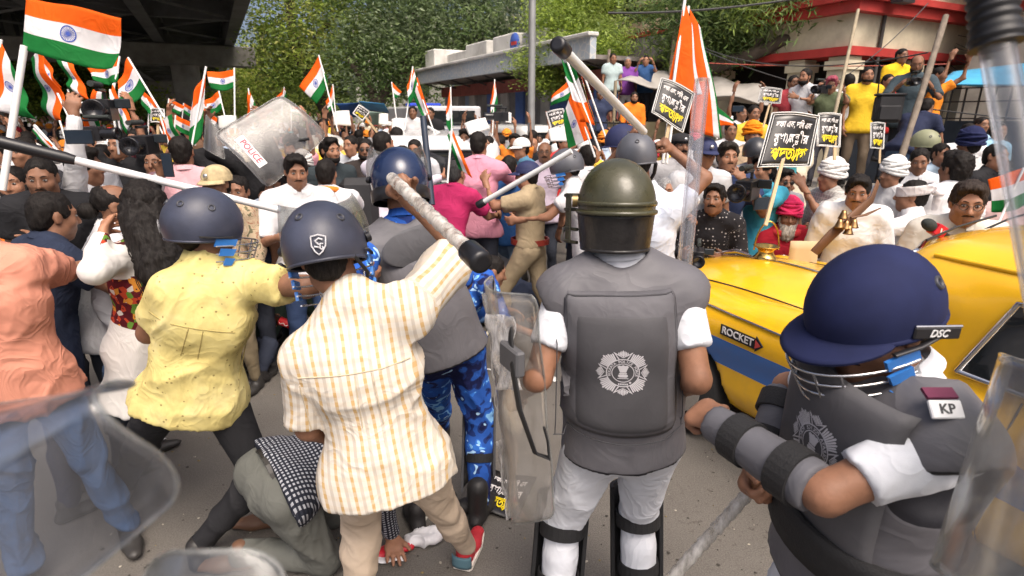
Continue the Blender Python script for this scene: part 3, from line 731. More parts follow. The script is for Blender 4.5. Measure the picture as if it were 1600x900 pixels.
def tree(label, base, limbs, blobs, n, size, cols, seed, group=None, aspect=.45, droop=.3, tr=.28, name='tree'):
    """limbs: list of (points, r0, r1)"""
    root = empty(name, base, label, 'tree', group)
    for i, (pts, a, b) in enumerate(limbs):
        rr = np.linspace(a, b, len(pts)); mb = MB(); q = [np.asarray(p, float) for p in pts]
        # finer, slightly wandering limb
        rs = random.Random(seed + i); pp, r2 = [], []
        for k in range(len(q) - 1):
            for t in (0, .33, .66):
                pp.append(q[k] * (1 - t) + q[k + 1] * t + (A_(*[rs.uniform(-1, 1) for _ in range(3)]) * rr[k] * .35 if (k or t) else 0)); r2.append(rr[k] * (1 - t) + rr[k + 1] * t)
        pp.append(q[-1]); r2.append(rr[-1]); mb.tube(pp, r2, 10); mb.build('trunk' if i == 0 else 'limb', BARK, root)
    leaves('crown', root, blobs, n, size, cols, seed, aspect, droop=droop); return root
GL = [(0.078, 0.13, 0.026), (0.143, 0.215, 0.039), (0.221, 0.305, 0.065), (0.299, 0.377, 0.104)]
GD = [(0.039, 0.072, 0.023), (0.072, 0.124, 0.039), (0.124, 0.189, 0.058), (0.182, 0.247, 0.098)]
GY = [(0.13, 0.202, 0.033), (0.221, 0.305, 0.046), (0.312, 0.403, 0.065), (0.403, 0.42, 0.104)]
GG = [(0.111, 0.169, 0.078), (0.182, 0.247, 0.124), (0.286, 0.351, 0.208), (0.403, 0.42, 0.325)]
def base_at(px, d): g = P(px, 300, d); g[2] = 0; return g
def trees():
    T = lambda px, py, d: P(px, py, d)
    b = base_at(405, 46); tree('light yellow green tree filling the gap beside the flyover edge', b, [([b, T(405, 120, 46), T(410, 40, 46)], .4, .2)], [(T(412, 118, 46), (3.4, 4, 3.2)), (T(408, 165, 45), (3.2, 3, 2.6)), (T(455, 120, 43), (2.5, 3, 3.0))], 11000, .28, GY, 1)
    b = base_at(528, 30); tree('tall tree with dark leaning trunk left of centre', b, [([b, T(520, 190, 30), T(475, 110, 30), T(455, 40, 30), T(450, -40, 30)], .42, .2), ([T(470, 100, 30), T(500, 50, 30), T(540, 10, 30)], .2, .08)],
        [(T(455, 20, 30), (2.6, 3, 3.0)), (T(520, 45, 29), (2.8, 3, 3.0)), (T(435, 75, 31), (1.6, 2, 2.2)), (T(500, 115, 29), (1.9, 2, 1.7)), (T(570, 20, 30), (2.4, 3, 2.8)), (T(470, 150, 31), (1.4, 2, 1.4)), (T(480, -70, 30), (4, 4, 3))], 25000, .225, GL + GY[2:], 2)
    b = base_at(585, 27); tree('broad tree with forked trunk behind the crowd at centre', b, [([b, T(590, 160, 27), T(570, 130, 27), T(545, 90, 27)], .36, .14), ([T(588, 165, 27), T(628, 120, 27), T(640, 70, 27), T(650, 0, 27)], .3, .12)],
        [(T(620, 40, 27), (2.6, 3, 2.5)), (T(580, 85, 27), (2.2, 2.5, 1.6)), (T(640, 105, 27), (1.9, 2, 1.1)), (T(690, 40, 27), (2.3, 2.5, 2.2)), (T(610, 140, 27.5), (1.8, 2, .8)), (T(640, -50, 27), (4, 4, 2.6)), (T(655, 75, 28), (2.4, 2, 1.4))], 27000, .205, GD[1:] + GG[1:3], 3)
    b = base_at(770, 30); tree('pale leaved tree rising behind the white parapet', b, [([b, T(770, 100, 30), T(740, 40, 30), T(720, -20, 30)], .35, .15), ([T(765, 90, 30), T(700, 70, 29), T(630, 82, 28)], .14, .05)],
        [(T(730, 25, 30), (2.6, 2.5, 2.3)), (T(800, 15, 29), (2.6, 2.5, 2.4)), (T(690, 75, 30), (1.8, 2, .9)), (T(860, 30, 30), (2.4, 2.5, 2.2)), (T(760, -70, 30), (5, 4, 2.6)), (T(800, 60, 31), (3, 2, 1.4))], 25000, .215, GG, 4)
    b = base_at(905, 17.5); tree('feathery light green sapling in front of the blue fascia', b, [([b, T(905, 120, 17.5), T(895, 60, 17.5), T(880, 0, 17.5)], .10, .04), ([T(900, 100, 17.5), T(865, 85, 17.2), T(835, 80, 17)], .04, .015), ([T(900, 70, 17.5), T(930, 50, 17), T(955, 60, 17)], .04, .015)],
        [(T(885, 40, 17), (1.1, 1, .6)), (T(850, 100, 16.6), (.8, .8, .42)), (T(935, 60, 17), (.8, .8, .5)), (T(915, 105, 17), (1.0, .8, .36)), (T(860, 130, 16.6), (.6, .6, .28)), (T(905, 5, 17.5), (1.3, 1, .6)), (T(925, 140, 17), (.75, .7, .35)), (T(928, 82, 16), (.8, .7, .4)), (T(880, 75, 16), (.6, .6, .3))], 26000, .125, GY[:3] + GL[2:], 5, aspect=.4, droop=.1)
    b = base_at(985, 18.5); tree('straight trunked tree behind the men on the wall', b, [([b, T(990, 110, 18.5), T(994, 40, 18.5), T(998, -60, 18.5)], .19, .14), ([T(945, 150, 19), T(952, 60, 19), T(945, 0, 19), T(940, -60, 19)], .15, .1)],
        [(T(1030, 20, 18.5), (1.5, 1.5, 1.2)), (T(960, -20, 18.5), (2.0, 1.5, 1.0)), (T(1060, 60, 18), (1.1, 1, .9)), (T(1010, 75, 19), (.7, .8, .5)), (T(1040, -50, 19), (2.5, 2, 1.3))], 22000, .17, GD[1:] + GL[2:], 6, aspect=.35, droop=.5)
    b = base_at(1090, 14.2); tree('dark mango tree with a bent bough at right of centre', b, [([b, T(1090, 150, 14.2), T(1085, 115, 14.2), T(1090, 105, 14.2)], .22, .2), ([T(1088, 108, 14.2), T(1130, 100, 13.8), T(1180, 82, 13.4), T(1245, 60, 13)], .19, .13), ([T(1178, 84, 13.4), T(1190, 40, 13.4), T(1200, 0, 13.4), T(1200, -60, 13.4)], .10, .05), ([T(1243, 62, 13), T(1252, 30, 13), T(1260, -20, 13)], .10, .05)],
        [(T(1110, 45, 14), (1.0, 1, .8)), (T(1165, 20, 13.6), (1.0, 1, .7)), (T(1235, 12, 12.7), (.62, .7, .42)), (T(1090, 0, 14), (1.4, 1, .9)), (T(1130, 75, 14), (.7, .7, .35)), (T(1200, -30, 13), (1.6, 1.2, .7)), (T(1075, 85, 14.6), (.7, .7, .5))], 15000, .19, GD[1:] + GL[2:], 7, aspect=.22, droop=.75)
    # greenery seen under the far side of the flyover
    for i, (px, py, d, r) in enumerate(((15, 110, 38, 3.6), (75, 140, 42, 3.4), (140, 150, 40, 2.6), (215, 168, 52, 2.4), (-60, 120, 36, 4))):
        b = base_at(px, d); tree(['sunlit leafy tree at the left frame edge beyond the flyover', 'second sunlit tree from the left beyond the flyover', 'bushy tree behind the flags below the flyover', 'small distant tree deep under the flyover', 'tree off the left edge beyond the flyover'][i], b, [([b, T(px, py + 20, d), T(px + 4, py - 30, d)], .3, .15)],
            [(T(px, py, d), (r, r, r * .75)), (T(px + 20, py + 25, d - 1), (r * .6, r * .6, r * .45))], 7000, .28, GY, 20 + i)
    b = base_at(370, 60); tree('hazy far tree at the end of the flyover', b, [([b, T(370, 150, 60), T(372, 110, 60)], .4, .2)], [(T(376, 140, 60), (3.5, 3, 3)), (T(350, 165, 62), (3, 3, 2.0))], 4000, .3, GY, 30)
    # foliage far behind the far buildings so that no bare horizon shows
    root = empty('treeline', P(700, 250, 60) * A_(1, 1, 0), 'distant mass of trees closing off the street', 'trees'); tag(root, kind='stuff')
    leaves('foliage', root, [(P(px, py, d), (9, 5, 5.5)) for px, py, d in ((450, 150, 70), (600, 120, 62), (800, 100, 60), (1000, 80, 55), (1200, 60, 50), (700, 20, 60), (900, 0, 55), (1100, 0, 50))], 26000, .45, GD[1:] + GL[1:3], 40)
trees()
# ---------------------------------------------------------------- buildings on the right of the street
def kiosk():
    """low pale blue fascia building with painted front"""
    V0 = 8.6; q = lambda px, py: PV(px, py, V0); uA = q(655, 130) @ EU; uB = q(905, 95) @ EU - .6
    root = empty('painted_shed', UV((uA + uB) / 2, V0 + 2, 0), 'low street building with pale blue fascia and blue and red painted front', 'building')
    white = mat('shed_white', (.62, .61, .57), .8, var=.12, scale=2.5, dirt=.45, bump=.2); L = uA - uB; uc = (uA + uB) / 2; zf0, zf1 = 3.33, 3.84
    # tiled fascia
    t = NT('fascia_tiles'); co = t.coord(); br = t.node('TexVoronoi', {'Vector': co, 'Scale': 5.}, feature='DISTANCE_TO_EDGE').outputs[0]
    c = t.mix(t.ramp(br, [(.03, (1, 1, 1)), (.09, (0, 0, 0))]), (.36, .45, .55), (.58, .6, .6)); c = t.mix(t.math('MULTIPLY', t.noise(co, 1.1, 5), .55), c, (.5, .44, .33)); t.link(c, t.b.inputs['Base Color']); t.b.inputs['Roughness'].default_value = .7
    MB().box(UV(uc, V0, (zf0 + zf1) / 2), (L, .18, zf1 - zf0), EU, -EV, EZ).build('fascia', t.m, root)
    MB().box(UV(uc, V0 - .03, zf1 + .05), (L + .1, .32, .1), EU, -EV, EZ, bev=.02).build('coping', white, root)
    MB().box(UV(uc, V0 + 1.6, zf0 + .05), (L, 3.0, .1), EU, -EV, EZ).build('soffit', mat('soffit', (.22, .2, .18), .9), root)
    MB().box(UV(uc, V0 + 3.2, 2.2), (L - .4, .25, 4.), EU, -EV, EZ).build('back_wall', mat('shed_wall', (.23, .21, .22), .9, dirt=.4), root)
    MB().box(UV(uc, V0 + 1.06, 2.98), (L - .3, .16, .42), EU, -EV, EZ).build('lintel', mat('red_beam', (.33, .10, .085), .8, var=.2, dirt=.3), root)
    for i in range(9):
        MB().beam(UV(uB + .6 + i * (L - 1) / 8, V0 + .98, 3.1), UV(uB + .6 + i * (L - 1) / 8, V0 + .1, 3.34), .05, .05).build('bracket', mat('dark_iron', (.08, .075, .07), .7), root)
    cols = [((.12, .20, .48), 'blue'), ((.30, .28, .27), 'grey'), ((.62, .60, .56), 'white'), ((.12, .20, .48), 'blue'), ((.24, .23, .23), 'grey'), ((.42, .08, .07), 'red')]
    n = 22; w = (L - .4) / n; rr = random.Random(5); seq = ['red', 'blue', 'red', 'grey', 'blue', 'blue', 'white', 'grey', 'grey', 'blue', 'grey', 'white', 'grey', 'blue', 'redlow', 'grey', 'white', 'lightblue', 'grey', 'white', 'grey', 'lightblue']
    C = dict(blue=(.10, .19, .50), red=(.42, .075, .065), grey=(.27, .26, .26), white=(.58, .57, .54), redlow=(.42, .08, .07), lightblue=(.30, .40, .58))
    for i in range(n):
        m = mat('board_' + seq[i], C[seq[i]], .75, var=.15, scale=2.2, dirt=.35); u = uB + .3 + w * (i + .5); z1 = 2.78 if seq[i] in ('grey', 'redlow') else 2.70
        dv = .05 if seq[i] in ('white', 'blue') else .0
        if seq[i] == 'redlow':
            MB().box(UV(u, V0 + 1.2, 1.05), (w - .02, .06, 1.85), EU, -EV, EZ).build('painted_board', m, root); MB().box(UV(u, V0 + 1.2, 2.37), (w - .02, .06, .76), EU, -EV, EZ).build('painted_board', mat('board_grey', C['grey'], .75, var=.15, scale=2.2, dirt=.35), root)
        else: MB().box(UV(u, V0 + 1.2 - dv, .13 + z1 / 2), (w - .02, .06 + dv, z1), EU, -EV, EZ).build('painted_board', m, root)
    MB().prism([(-.15, -.15), (.15, -.15), (.15, .15), (-.15, .15)], UV(uB + .0, V0 + .9, 1.5), EU, EZ * 11, -EV, .3).build('end_post', mat('red_beam', (.33, .10, .085), .8, var=.2, dirt=.3), root)
    # white blocks and tanks on the roof
    def blk(px0, px1, py0, py1, dv, name='roof_block'):
        a, b_ = PV(px0, py1, V0 + dv), PV(px1, py0, V0 + dv); ua, ub = a @ EU, b_ @ EU; z1 = max(P_z(px0, py0, V0 + dv), P_z(px1, py0, V0 + dv)); z0 = zf1 - .25
        MB().box(UV((ua + ub) / 2, V0 + dv + .7, (z0 + z1) / 2), (abs(ua - ub), 1.4, z1 - z0), EU, -EV, EZ, bev=.03).build(name, white, root)
    blk(665, 678, 80, 108, .3, 'roof_post'); blk(728, 760, 71, 98, .3); blk(770, 803, 59, 84, .3); blk(815, 850, 52, 74, .5); blk(680, 730, 90, 100, .9, 'roof_wall')
    p = PV(812, 68, V0 + .25); s = MB(); s.lathe(p - EV * .16, [(.001, 0), (.30, .001), (.30, .03), (.001, .031)], 20, EU, EZ, -EV); o = s.build('round_sign', mat('sign_blue', (.06, .12, .45), .5), root)
    MB().box(p - EV * .205, (.34, .1, .02), EU, EZ, -EV).build('sign_bar', mat('sign_red', (.5, .06, .05), .5), o)
def P_z(px, py, v): return PV(px, py, v)[2]
kiosk()
def wall_block(mb, u0, u1, v0, v1, z0, z1, mi=0, bev=0.): mb.box(UV((u0 + u1) / 2, (v0 + v1) / 2, (z0 + z1) / 2), (abs(u1 - u0), abs(v1 - v0), abs(z1 - z0)), EU, -EV, EZ, mi, bev); return mb
CREAM = mat('cream_plaster', (.58, .52, .38), .85, var=.14, scale=1.8, bump=.2, bscale=30, dirt=.35); REDT = mat('red_trim', (.40, .035, .03), .7, var=.15, scale=3, dirt=.15)
def cream_house():
    V2 = 12.; k = PV(1330, 60, V2); u0 = k @ EU; root = empty('cream_house', UV(u0, V2 + 3, 0), 'cream colonial house with red cornices and a balustraded balcony', 'house')
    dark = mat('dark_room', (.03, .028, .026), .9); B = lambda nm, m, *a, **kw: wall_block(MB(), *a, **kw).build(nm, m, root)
    # faces: A along the street (u from u0 to u0+9), B at right angles going away (v from V2 to V2+8)
    zb, zc = 3.22, 4.10
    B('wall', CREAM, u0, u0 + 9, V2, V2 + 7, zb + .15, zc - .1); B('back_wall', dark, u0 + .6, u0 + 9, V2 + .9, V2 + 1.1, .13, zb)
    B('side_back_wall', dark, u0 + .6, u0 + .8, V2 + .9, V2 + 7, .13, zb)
    for z, pr, h, nm in ((zb + .06, .10, .17, 'string_course'), (zc, .22, .20, 'cornice'), (zc + .17, .34, .13, 'cornice_top')): B(nm, REDT, u0 - pr, u0 + 9, V2 - pr, V2 + 7, z - h / 2, z + h / 2)
    B('upper_wall', CREAM, u0 + .1, u0 + 9, V2 + .1, V2 + 7, zc + .235, zc + .62); B('upper_storey', CREAM, u0 + 1.4, u0 + 9, V2 + 1.4, V2 + 7, zc + .64, zc + 5)
    for (a, b, c, d) in ((u0 - .02, u0 + .42, V2 - .02, V2 + .42), (u0 - .02, u0 + .42, V2 + 2.2, V2 + 2.6), (u0 - .02, u0 + .42, V2 + 4.6, V2 + 5.0), (u0 + 1.0, u0 + 1.4, V2 - .02, V2 + .38), (u0 + 3.4, u0 + 3.8, V2 - .02, V2 + .38), (u0 + 5.9, u0 + 6.3, V2 - .02, V2 + .38)):
        B('column', CREAM, a, b, c, d, .13, zb - .04); B('capital', CREAM, a - .05, b + .05, c - .05, d + .05, zb - .30, zb - .12)
    # balustrade on top
    for j, (uu, vv, du, dv) in enumerate([(u0 + .15 + i * .30, V2 + .15, .09, .09) for i in range(20)] + [(u0 + .15, V2 + .45 + i * .30, .09, .09) for i in range(14)]):
        MB().lathe(UV(uu, vv, zc + .62), [(.05, 0), (.05, .05), (.03, .09), (.062, .22), (.035, .38), (.05, .42), (.05, .46)], 10).build('baluster', CREAM, root)
    B('handrail', CREAM, u0, u0 + 9, V2 + .02, V2 + .28, zc + 1.08, zc + 1.2); B('side_handrail', CREAM, u0 + .02, u0 + .28, V2 + .3, V2 + 7, zc + 1.08, zc + 1.2)
    # loudspeaker box on the corner of the cornice
    B('speaker_box', mat('black_box', (.02, .02, .022), .6), u0 - .62, u0 - .38, V2 + .5, V2 + .9, zc + .05, zc + .45)
    MB().tube([UV(u0 - .06, V2 + .9, 2.3), UV(u0 - .06, V2 + .9, 5.4)], .04, 8).build('downpipe', mat('pipe', (.06, .055, .05), .7), root)
cream_house()
def plaster_house():
    V2 = 15.; root = empty('plastered_house', UV(3, V2, 0), 'weathered pale plaster wall at the right frame edge with a small balcony', 'house'); pl = mat('old_plaster', (.46, .42, .35), .9, var=.2, scale=1.5, bump=.35, bscale=12, dirt=.7)
    B = lambda nm, m, *a, **kw: wall_block(MB(), *a, **kw).build(nm, m, root)
    B('wall', pl, -14, 7.4, V2, V2 + 6, .13, 7.5); B('ledge', REDT, -14, 7.45, V2 - .18, V2 - .005, 4.02, 4.2); B('balcony_rail', CREAM, -3, 7.3, V2 - .45, V2 - .28, 4.86, 4.98); B('balcony_slab', CREAM, -3, 7.3, V2 - .5, V2 - .2, 4.22, 4.34)
    for i in range(26): MB().lathe(UV(7.1 - i * .32, V2 - .36, 4.345), [(.05, 0), (.05, .05), (.03, .09), (.062, .22), (.035, .38), (.05, .42), (.05, .51)], 8).build('baluster', CREAM, root)
    for u in (4.6, 1.8, -1.2):
        o = wall_block(MB(), u - .5, u + .5, V2 - .03, V2 - .003, 2.2, 3.5).build('window', mat('dark_shutter', (.07, .09, .08), .6), root)
        for s in range(8): wall_block(MB(), u - .46, u + .46, V2 - .06, V2 - .032, 2.26 + s * .15, 2.34 + s * .15).build('slat', mat('dark_shutter', (.07, .09, .08), .6), o)
plaster_house()
def far_blocks():
    for (px0, px1, py0, d, col, lab) in ((905, 1120, 20, 34, (.50, .40, .36), 'pinkish old building half hidden by the trees at centre'), (560, 700, 30, 70, (.5, .48, .44), 'grey block far behind the trees left of centre')):
        a = P(px0, 200, d); b = P(px1, 200, d); c = (a + b) / 2; z1 = P(px0, py0, d)[2]; w = abs(b[0] - a[0]); root = empty('old_building', A_(c[0], c[1] + 3, 0), lab, 'building')
        MB().box((c[0], c[1] + 3, z1 / 2), (w, 6, z1)).build('wall', mat('old_wall', col, .9, var=.15, scale=.8, dirt=.5), root)
        n = int(w / 2.4)
        for i in range(n):
            for j in range(int(z1 / 3.2)):
                o = MB().box((a[0] + 1.2 + i * 2.4, c[1] - .02, 1.9 + j * 3.2), (1.0, .1, 1.5)).build('window', mat('window_dark', (.05, .055, .06), .3), root)
                MB().box((a[0] + 1.2 + i * 2.4, c[1] - .06, 1.08 + j * 3.2), (1.2, .2, .1)).build('sill', mat('old_wall', col, .9, var=.15, scale=.8, dirt=.5), o)
far_blocks()
def boundary():
    """wall that men stand on, right of centre, and the higher ledge under the men at far right"""
    a = PV(925, 200, 6.95); root_v = 7.0; ua = a @ EU + 1.5
    st = wall_block(MB(), 8.8, 11.5, 6.95, 9.3, .13, .88).build('step', mat('step_concrete', (.26, .24, .2), .9, dirt=.5), loc=UV(10, 8, .13)); tag(st, 'broad concrete step in front of the boundary wall', 'step'); ua = 11.3; w = wall_block(MB(), 9.95, 11.45, 7.5, 9.25, .885, 1.86); o = w.build('boundary_wall', mat('mossy_wall', (.20, .17, .10), .9, var=.3, scale=2.5, bump=.4, dirt=.5), loc=UV(10.7, 8.4, .885)); tag(o, 'mossy brown boundary wall topped by onlookers right of centre', 'wall')
    rails = empty('iron_railing', UV(ua - 1.25, 7.1, .88), 'black iron railing along the boundary wall behind the lathi', 'railing')
    m = mat('iron', (.03, .03, .032), .5)
    for z in (1.75, 2.2): MB().beam(UV(ua, 7.12, z - .35), UV(ua - 2.5, 7.12, z - .35), .03, .03).build('rail', m, rails)
    for i in range(12): MB().tube([UV(ua - .2 - i * .2, 7.09, .88), UV(ua - .2 - i * .2, 7.09, 1.9)], .012, 6).build('bar', m, rails)
boundary()
def street_stuff():
    # lamp post
    b = base_at(829, 12.6); root = empty('lamp_post', b, 'grey steel lamp post in front of the blue and red painted building', 'lamp post'); m = mat('galvanised', (.30, .31, .31), .5, .4, var=.15, scale=3)
    MB().tube([b, b + EZ * 9], [.085, .06], 14).build('pole', m, root); MB().lathe(b, [(.16, 0), (.16, .04), (.10, .06), (.09, .5), (.085, .52)], 14).build('base', m, root)
    MB().tube([b + EZ * 9, b + EZ * 9.4 + A_(-.6, 0, 0), b + EZ * 9.5 + A_(-1.8, 0, 0)], .035, 8).build('arm', m, root); MB().box(b + EZ * 9.5 + A_(-2.0, 0, 0), (.7, .25, .1), bev=.03).build('lamp_head', m, root)
    # bamboo poles of the stall frames at right
    bam = mat('bamboo', (.30, .25, .17), .75, var=.2, scale=9, bump=.3); grey = mat('weathered_wood', (.17, .14, .11), .9, var=.25, scale=10, bump=.4)
    def pole(px0, py0, d0, px1, py1, d1, r, m, lab, nm='bamboo_pole', grp=None):
        a, c = P(px0, py0, d0), P(px1, py1, d1); dr = nrm(c - a); t = (a[2] - .0) / -dr[2] if abs(dr[2]) > .3 else 0; a2 = a + dr * t if t < 0 else a
        mb = MB(); n = 14; pts = [a2 + (c - a2) * i / n for i in range(n + 1)]; rr = [r * (1.12 if i % 2 else .97) for i in range(n + 1)]; mb.tube(pts, rr, 10); return tag(mb.build(nm, m, loc=a2), lab, 'pole', grp)
    pole(1304, 180, 7.6, 1341, 15, 7.9, .022, bam, 'pale bamboo pole standing behind the yellow T-shirt man'); pole(1418, 215, 6.9, 1478, 25, 7.3, .036, grey, 'thick weathered timber pole beside the bearded cameraman', 'timber_pole')
    pole(1047, 130, 14, 1056, 42, 14, .06, bam, 'slim pale bamboo pole behind the tall tricolour flag at right of centre'); pole(943, 230, 14, 952, 78, 14, .04, grey, 'grey stick pole in front of the men on the wall', 'timber_pole')
    # grey tarpaulin canopy
    tp = mat('grey_tarpaulin', (.36, .34, .31), .8, var=.15, scale=2, bump=.5, bscale=9, dirt=.3)
    A, B_, C_, D_ = P(962, 126, 12.2), P(1225, 165, 10.2), P(1210, 138, 12.8), P(1040, 108, 14.5)
    def fn(u, v):
        p = (A * (1 - u) + B_ * u) * (1 - v) + (D_ * (1 - u) + C_ * u) * v; return p - EZ * (.30 * math.sin(math.pi * u) * math.sin(math.pi * v)) + EZ * .04 * math.sin(u * 19 + v * 4)
    root = empty('tarpaulin_canopy', A_((A[0] + C_[0]) / 2, (A[1] + C_[1]) / 2, 0), 'sagging grey tarpaulin canopy strung over the stalls', 'canopy'); MB().sheet(fn, 22, 12, .012).build('sheet', tp, root)
    for q in (A, B_, C_, D_): MB().tube([A_(q[0], q[1], 0), q], .035, 8).build('pole', bam, root)
    # blue tarpaulin stall at the right edge
    bl = mat('blue_tarpaulin', (.05, .30, .50), .55, var=.2, scale=3, bump=.5, bscale=9); A, B_, C_, D_ = P(1462, 132, 9.), P(1660, 133, 7.6), P(1660, 92, 9.5), P(1490, 112, 10.4)
    root = empty('blue_awning', A_((A[0] + B_[0]) / 2, (A[1] + B_[1]) / 2, 0), 'bright blue tarpaulin awning over the dark stall at right edge', 'awning')
    MB().sheet(lambda u, v: (A * (1 - u) + B_ * u) * (1 - v) + (D_ * (1 - u) + C_ * u) * v - EZ * .16 * math.sin(math.pi * u) * math.sin(math.pi * v), 20, 10, .012).build('sheet', bl, root)
    for q in (A, B_, C_, D_): MB().tube([A_(q[0], q[1], .0), q], .03, 8).build('pole', bam, root)
    MB().box((A + B_ + C_ + D_) / 4 * A_(1, 1, 0) + A_(.4, 1.2, .95), (5, .12, 1.9), EU, -EV, EZ).build('stall_back', mat('stall_dark', (.035, .045, .06), .8), root)
    for i in range(9): MB().box((A * (1 - i / 8) + B_ * i / 8) * A_(1, 1, 0) + A_(0, .5, 2.16), (.02, .02, .5)).build('grille_bar', mat('iron', (.03, .03, .032), .5), root)
    for z in (1.95, 2.2, 2.4): MB().beam(A * A_(1, 1, 0) + A_(0, .5, z), B_ * A_(1, 1, 0) + A_(0, .5, z), .02, .02).build('grille_rail', mat('iron', (.03, .03, .032), .5), root)
    # raised platform under the men at right
    tag(wall_block(MB(), 2.2, 7.2, 7.35, 9.4, .13, .95, bev=.02).build('platform', mat('platform_concrete', (.28, .26, .23), .9, dirt=.5), loc=UV(4.7, 8.4, .13)), 'concrete ledge that the photographers stand on at right', 'ledge')
    # overhead wires
    wm = mat('cable', (.05, .05, .05), .6)
    def wire(lab, a, b, sag, r=.012, m=wm):
        pts = [a + (b - a) * t - EZ * sag * 4 * t * (1 - t) for t in np.linspace(0, 1, 25)]; tag(MB().tube(pts, r, 5).build('overhead_cable', m, loc=a), lab, 'cable', 'overhead cables')
    red = mat('red_rope', (.42, .09, .06), .7)
    wire('thick black cable crossing the top between the two trunks', P(950, 20, 12), P(1290, -10, 11), .1, .022); wire('thin red rope strung across the right at head height of the photographers', P(1050, 95, 11), P(1480, 100, 9), .06, .008, red)
    wire('black cable from the mango tree to the timber pole', P(1100, 75, 12), P(1450, 82, 7.2), .25, .01); wire('slack black cable rising to the cream house corner', P(1200, 165, 9), P(1450, 5, 10), .35, .008); wire('cable from the lamp post sloping to the right edge', P(1060, 60, 12), P(1660, 190, 7), .3, .009)
    for i in range(7): wire(['lowest hanging', 'steeply slanting', 'nearly level', 'long drooping', 'short sagging', 'thin slack', 'topmost'][i] + ' cable of the tangle on the plaster wall at right', P(1478, 50 + i * 9, 13.5), P(1660, 40 + (i * 37) % 70, 12), .2 + .06 * i, .008)
street_stuff()
# ================================================================ PEOPLE IN THE FOREGROUND
def K(**kw): return {k: (P(*v) if isinstance(v, tuple) else np.asarray(v, float)) for k, v in kw.items()}
def lim(prev, px, py, L, near=True):
    """point on the pixel's ray at distance L from the previous joint"""
    r = ray(px, py); q = CAM - prev; a = r @ r; b = 2 * (q @ r); c = q @ q - L * L; D = b * b - 4 * a * c
    if D < 0: t = -b / (2 * a); x = CAM + r * t; return prev + nrm(x - prev) * L
    t = (-b + (-1 if near else 1) * math.sqrt(D)) / (2 * a); return CAM + r * t
def vest_mat():
    t = NT('grey_nylon'); co = t.coord(); e = t.sep(t.node('Attribute', attribute_name='bind').outputs['Vector'])[0]; c = t.ramp(t.noise(co, 7, 4), [(.3, (.090, .088, .097)), (.7, (.120, .117, .127))])
    t.link(t.mix(t.math('LESS_THAN', e, .011), c, (.012, .012, .016)), t.b.inputs['Base Color']); t.b.inputs['Roughness'].default_value = .55; t.b.inputs['Specular IOR Level'].default_value = .3; fabric_bump(t, co, .3); return t.m
WHITE_COT = fabric((.56, .58, .62), 'white_cotton', .6); BLACKW = mat('black_webbing', (.012, .012, .013), .75, var=.2, bump=.25, bscale=200)
BLACKP = mat('black_plastic', (.012, .012, .014), .35, var=.1); STEEL = mat('steel', (.55, .55, .56), .25, 1., var=.06)
VESTM = vest_mat(); EMBM = mat('silver_print', (.50, .49, .51), .6, var=.05)
def rest_attr(V, p):
    d = V - p.pel; rs = np.stack([d @ p.rt, d @ p.fw, d @ p.up], 1)
    for q in 'LR':
        sh, el = getattr(p, 'sh' + q), getattr(p, 'el' + q); a = nrm(el - sh); e = V - sh; t = e @ a; m = (t > .045) & (np.linalg.norm(e - t[:, None] * a, axis=1) < .085)
        sd = nrm(np.cross(a, p.fw)); sd = sd if sd @ p.rt * (1 if True else 1) > -9 else sd
        up = np.cross(sd, a); rs[m] = np.stack([e @ sd + 6.0, e @ up, t], 1)[m]
    return {'rest': rs}
def patt(name, fn, wr=.5, rough=.82):
    t = NT(name); at = t.node('Attribute', attribute_name='rest').outputs['Vector']; t.link(fn(t, at), t.b.inputs['Base Color'])
    t.b.inputs['Roughness'].default_value = rough; t.b.inputs['Specular IOR Level'].default_value = .2; fabric_bump(t, t.coord(), wr); return t.m
def stripes(t, at):
    s = t.sep(at); x = s[0]; z = s[2]
    def band(c, per, a, b, ph=0.):
        f = t.math('FRACT', t.math('ADD', t.math('MULTIPLY', c, 1 / per), ph)); return t.math('MULTIPLY', t.math('GREATER_THAN', f, a), t.math('LESS_THAN', f, b))
    c = t.mix(t.math('MULTIPLY', band(x, .048, .55, .76), .75), (.60, .56, .49), (.42, .37, .31)); gold = band(x, .048, .06, .27); c = t.mix(t.math('MULTIPLY', gold, t.math('ADD', .62, t.math('MULTIPLY', band(z, .032, 0, .5), .33))), c, (.47, .30, .115))
    return t.mix(t.math('MULTIPLY', band(z, .032, .0, .45), .16), c, (.55, .40, .22))
def gingham(t, at):
    s = t.sep(at); bx = t.math('GREATER_THAN', t.math('FRACT', t.math('MULTIPLY', s[0], 62)), .5); bz = t.math('GREATER_THAN', t.math('FRACT', t.math('MULTIPLY', s[2], 62)), .5)
    return t.mix(t.math('MULTIPLY', bx, bz), t.mix(t.math('ADD', t.math('MULTIPLY', bx, .3), t.math('MULTIPLY', bz, .3)), (.012, .014, .022), (.05, .055, .075)), (.36, .37, .40))
def specks(t, at):
    v = t.node('TexVoronoi', {'Vector': at, 'Scale': 30., 'Randomness': 1.}); d = t.ramp(v.outputs['Distance'], [(.10, (1, 1, 1)), (.16, (0, 0, 0))]); n = t.noise(at, 5, 5, .65)
    c = t.ramp(n, [(.3, (.42, .34, .12)), (.5, (.60, .51, .20)), (.75, (.68, .60, .30))]); c = t.mix(t.math('MULTIPLY', d, .75), c, (.16, .12, .04))
    return t.mix(t.ramp(t.noise(at, 3.4, 5, .7), [(.56, (0, 0, 0)), (.74, (.55, .55, .55))]), c, (.26, .215, .11))
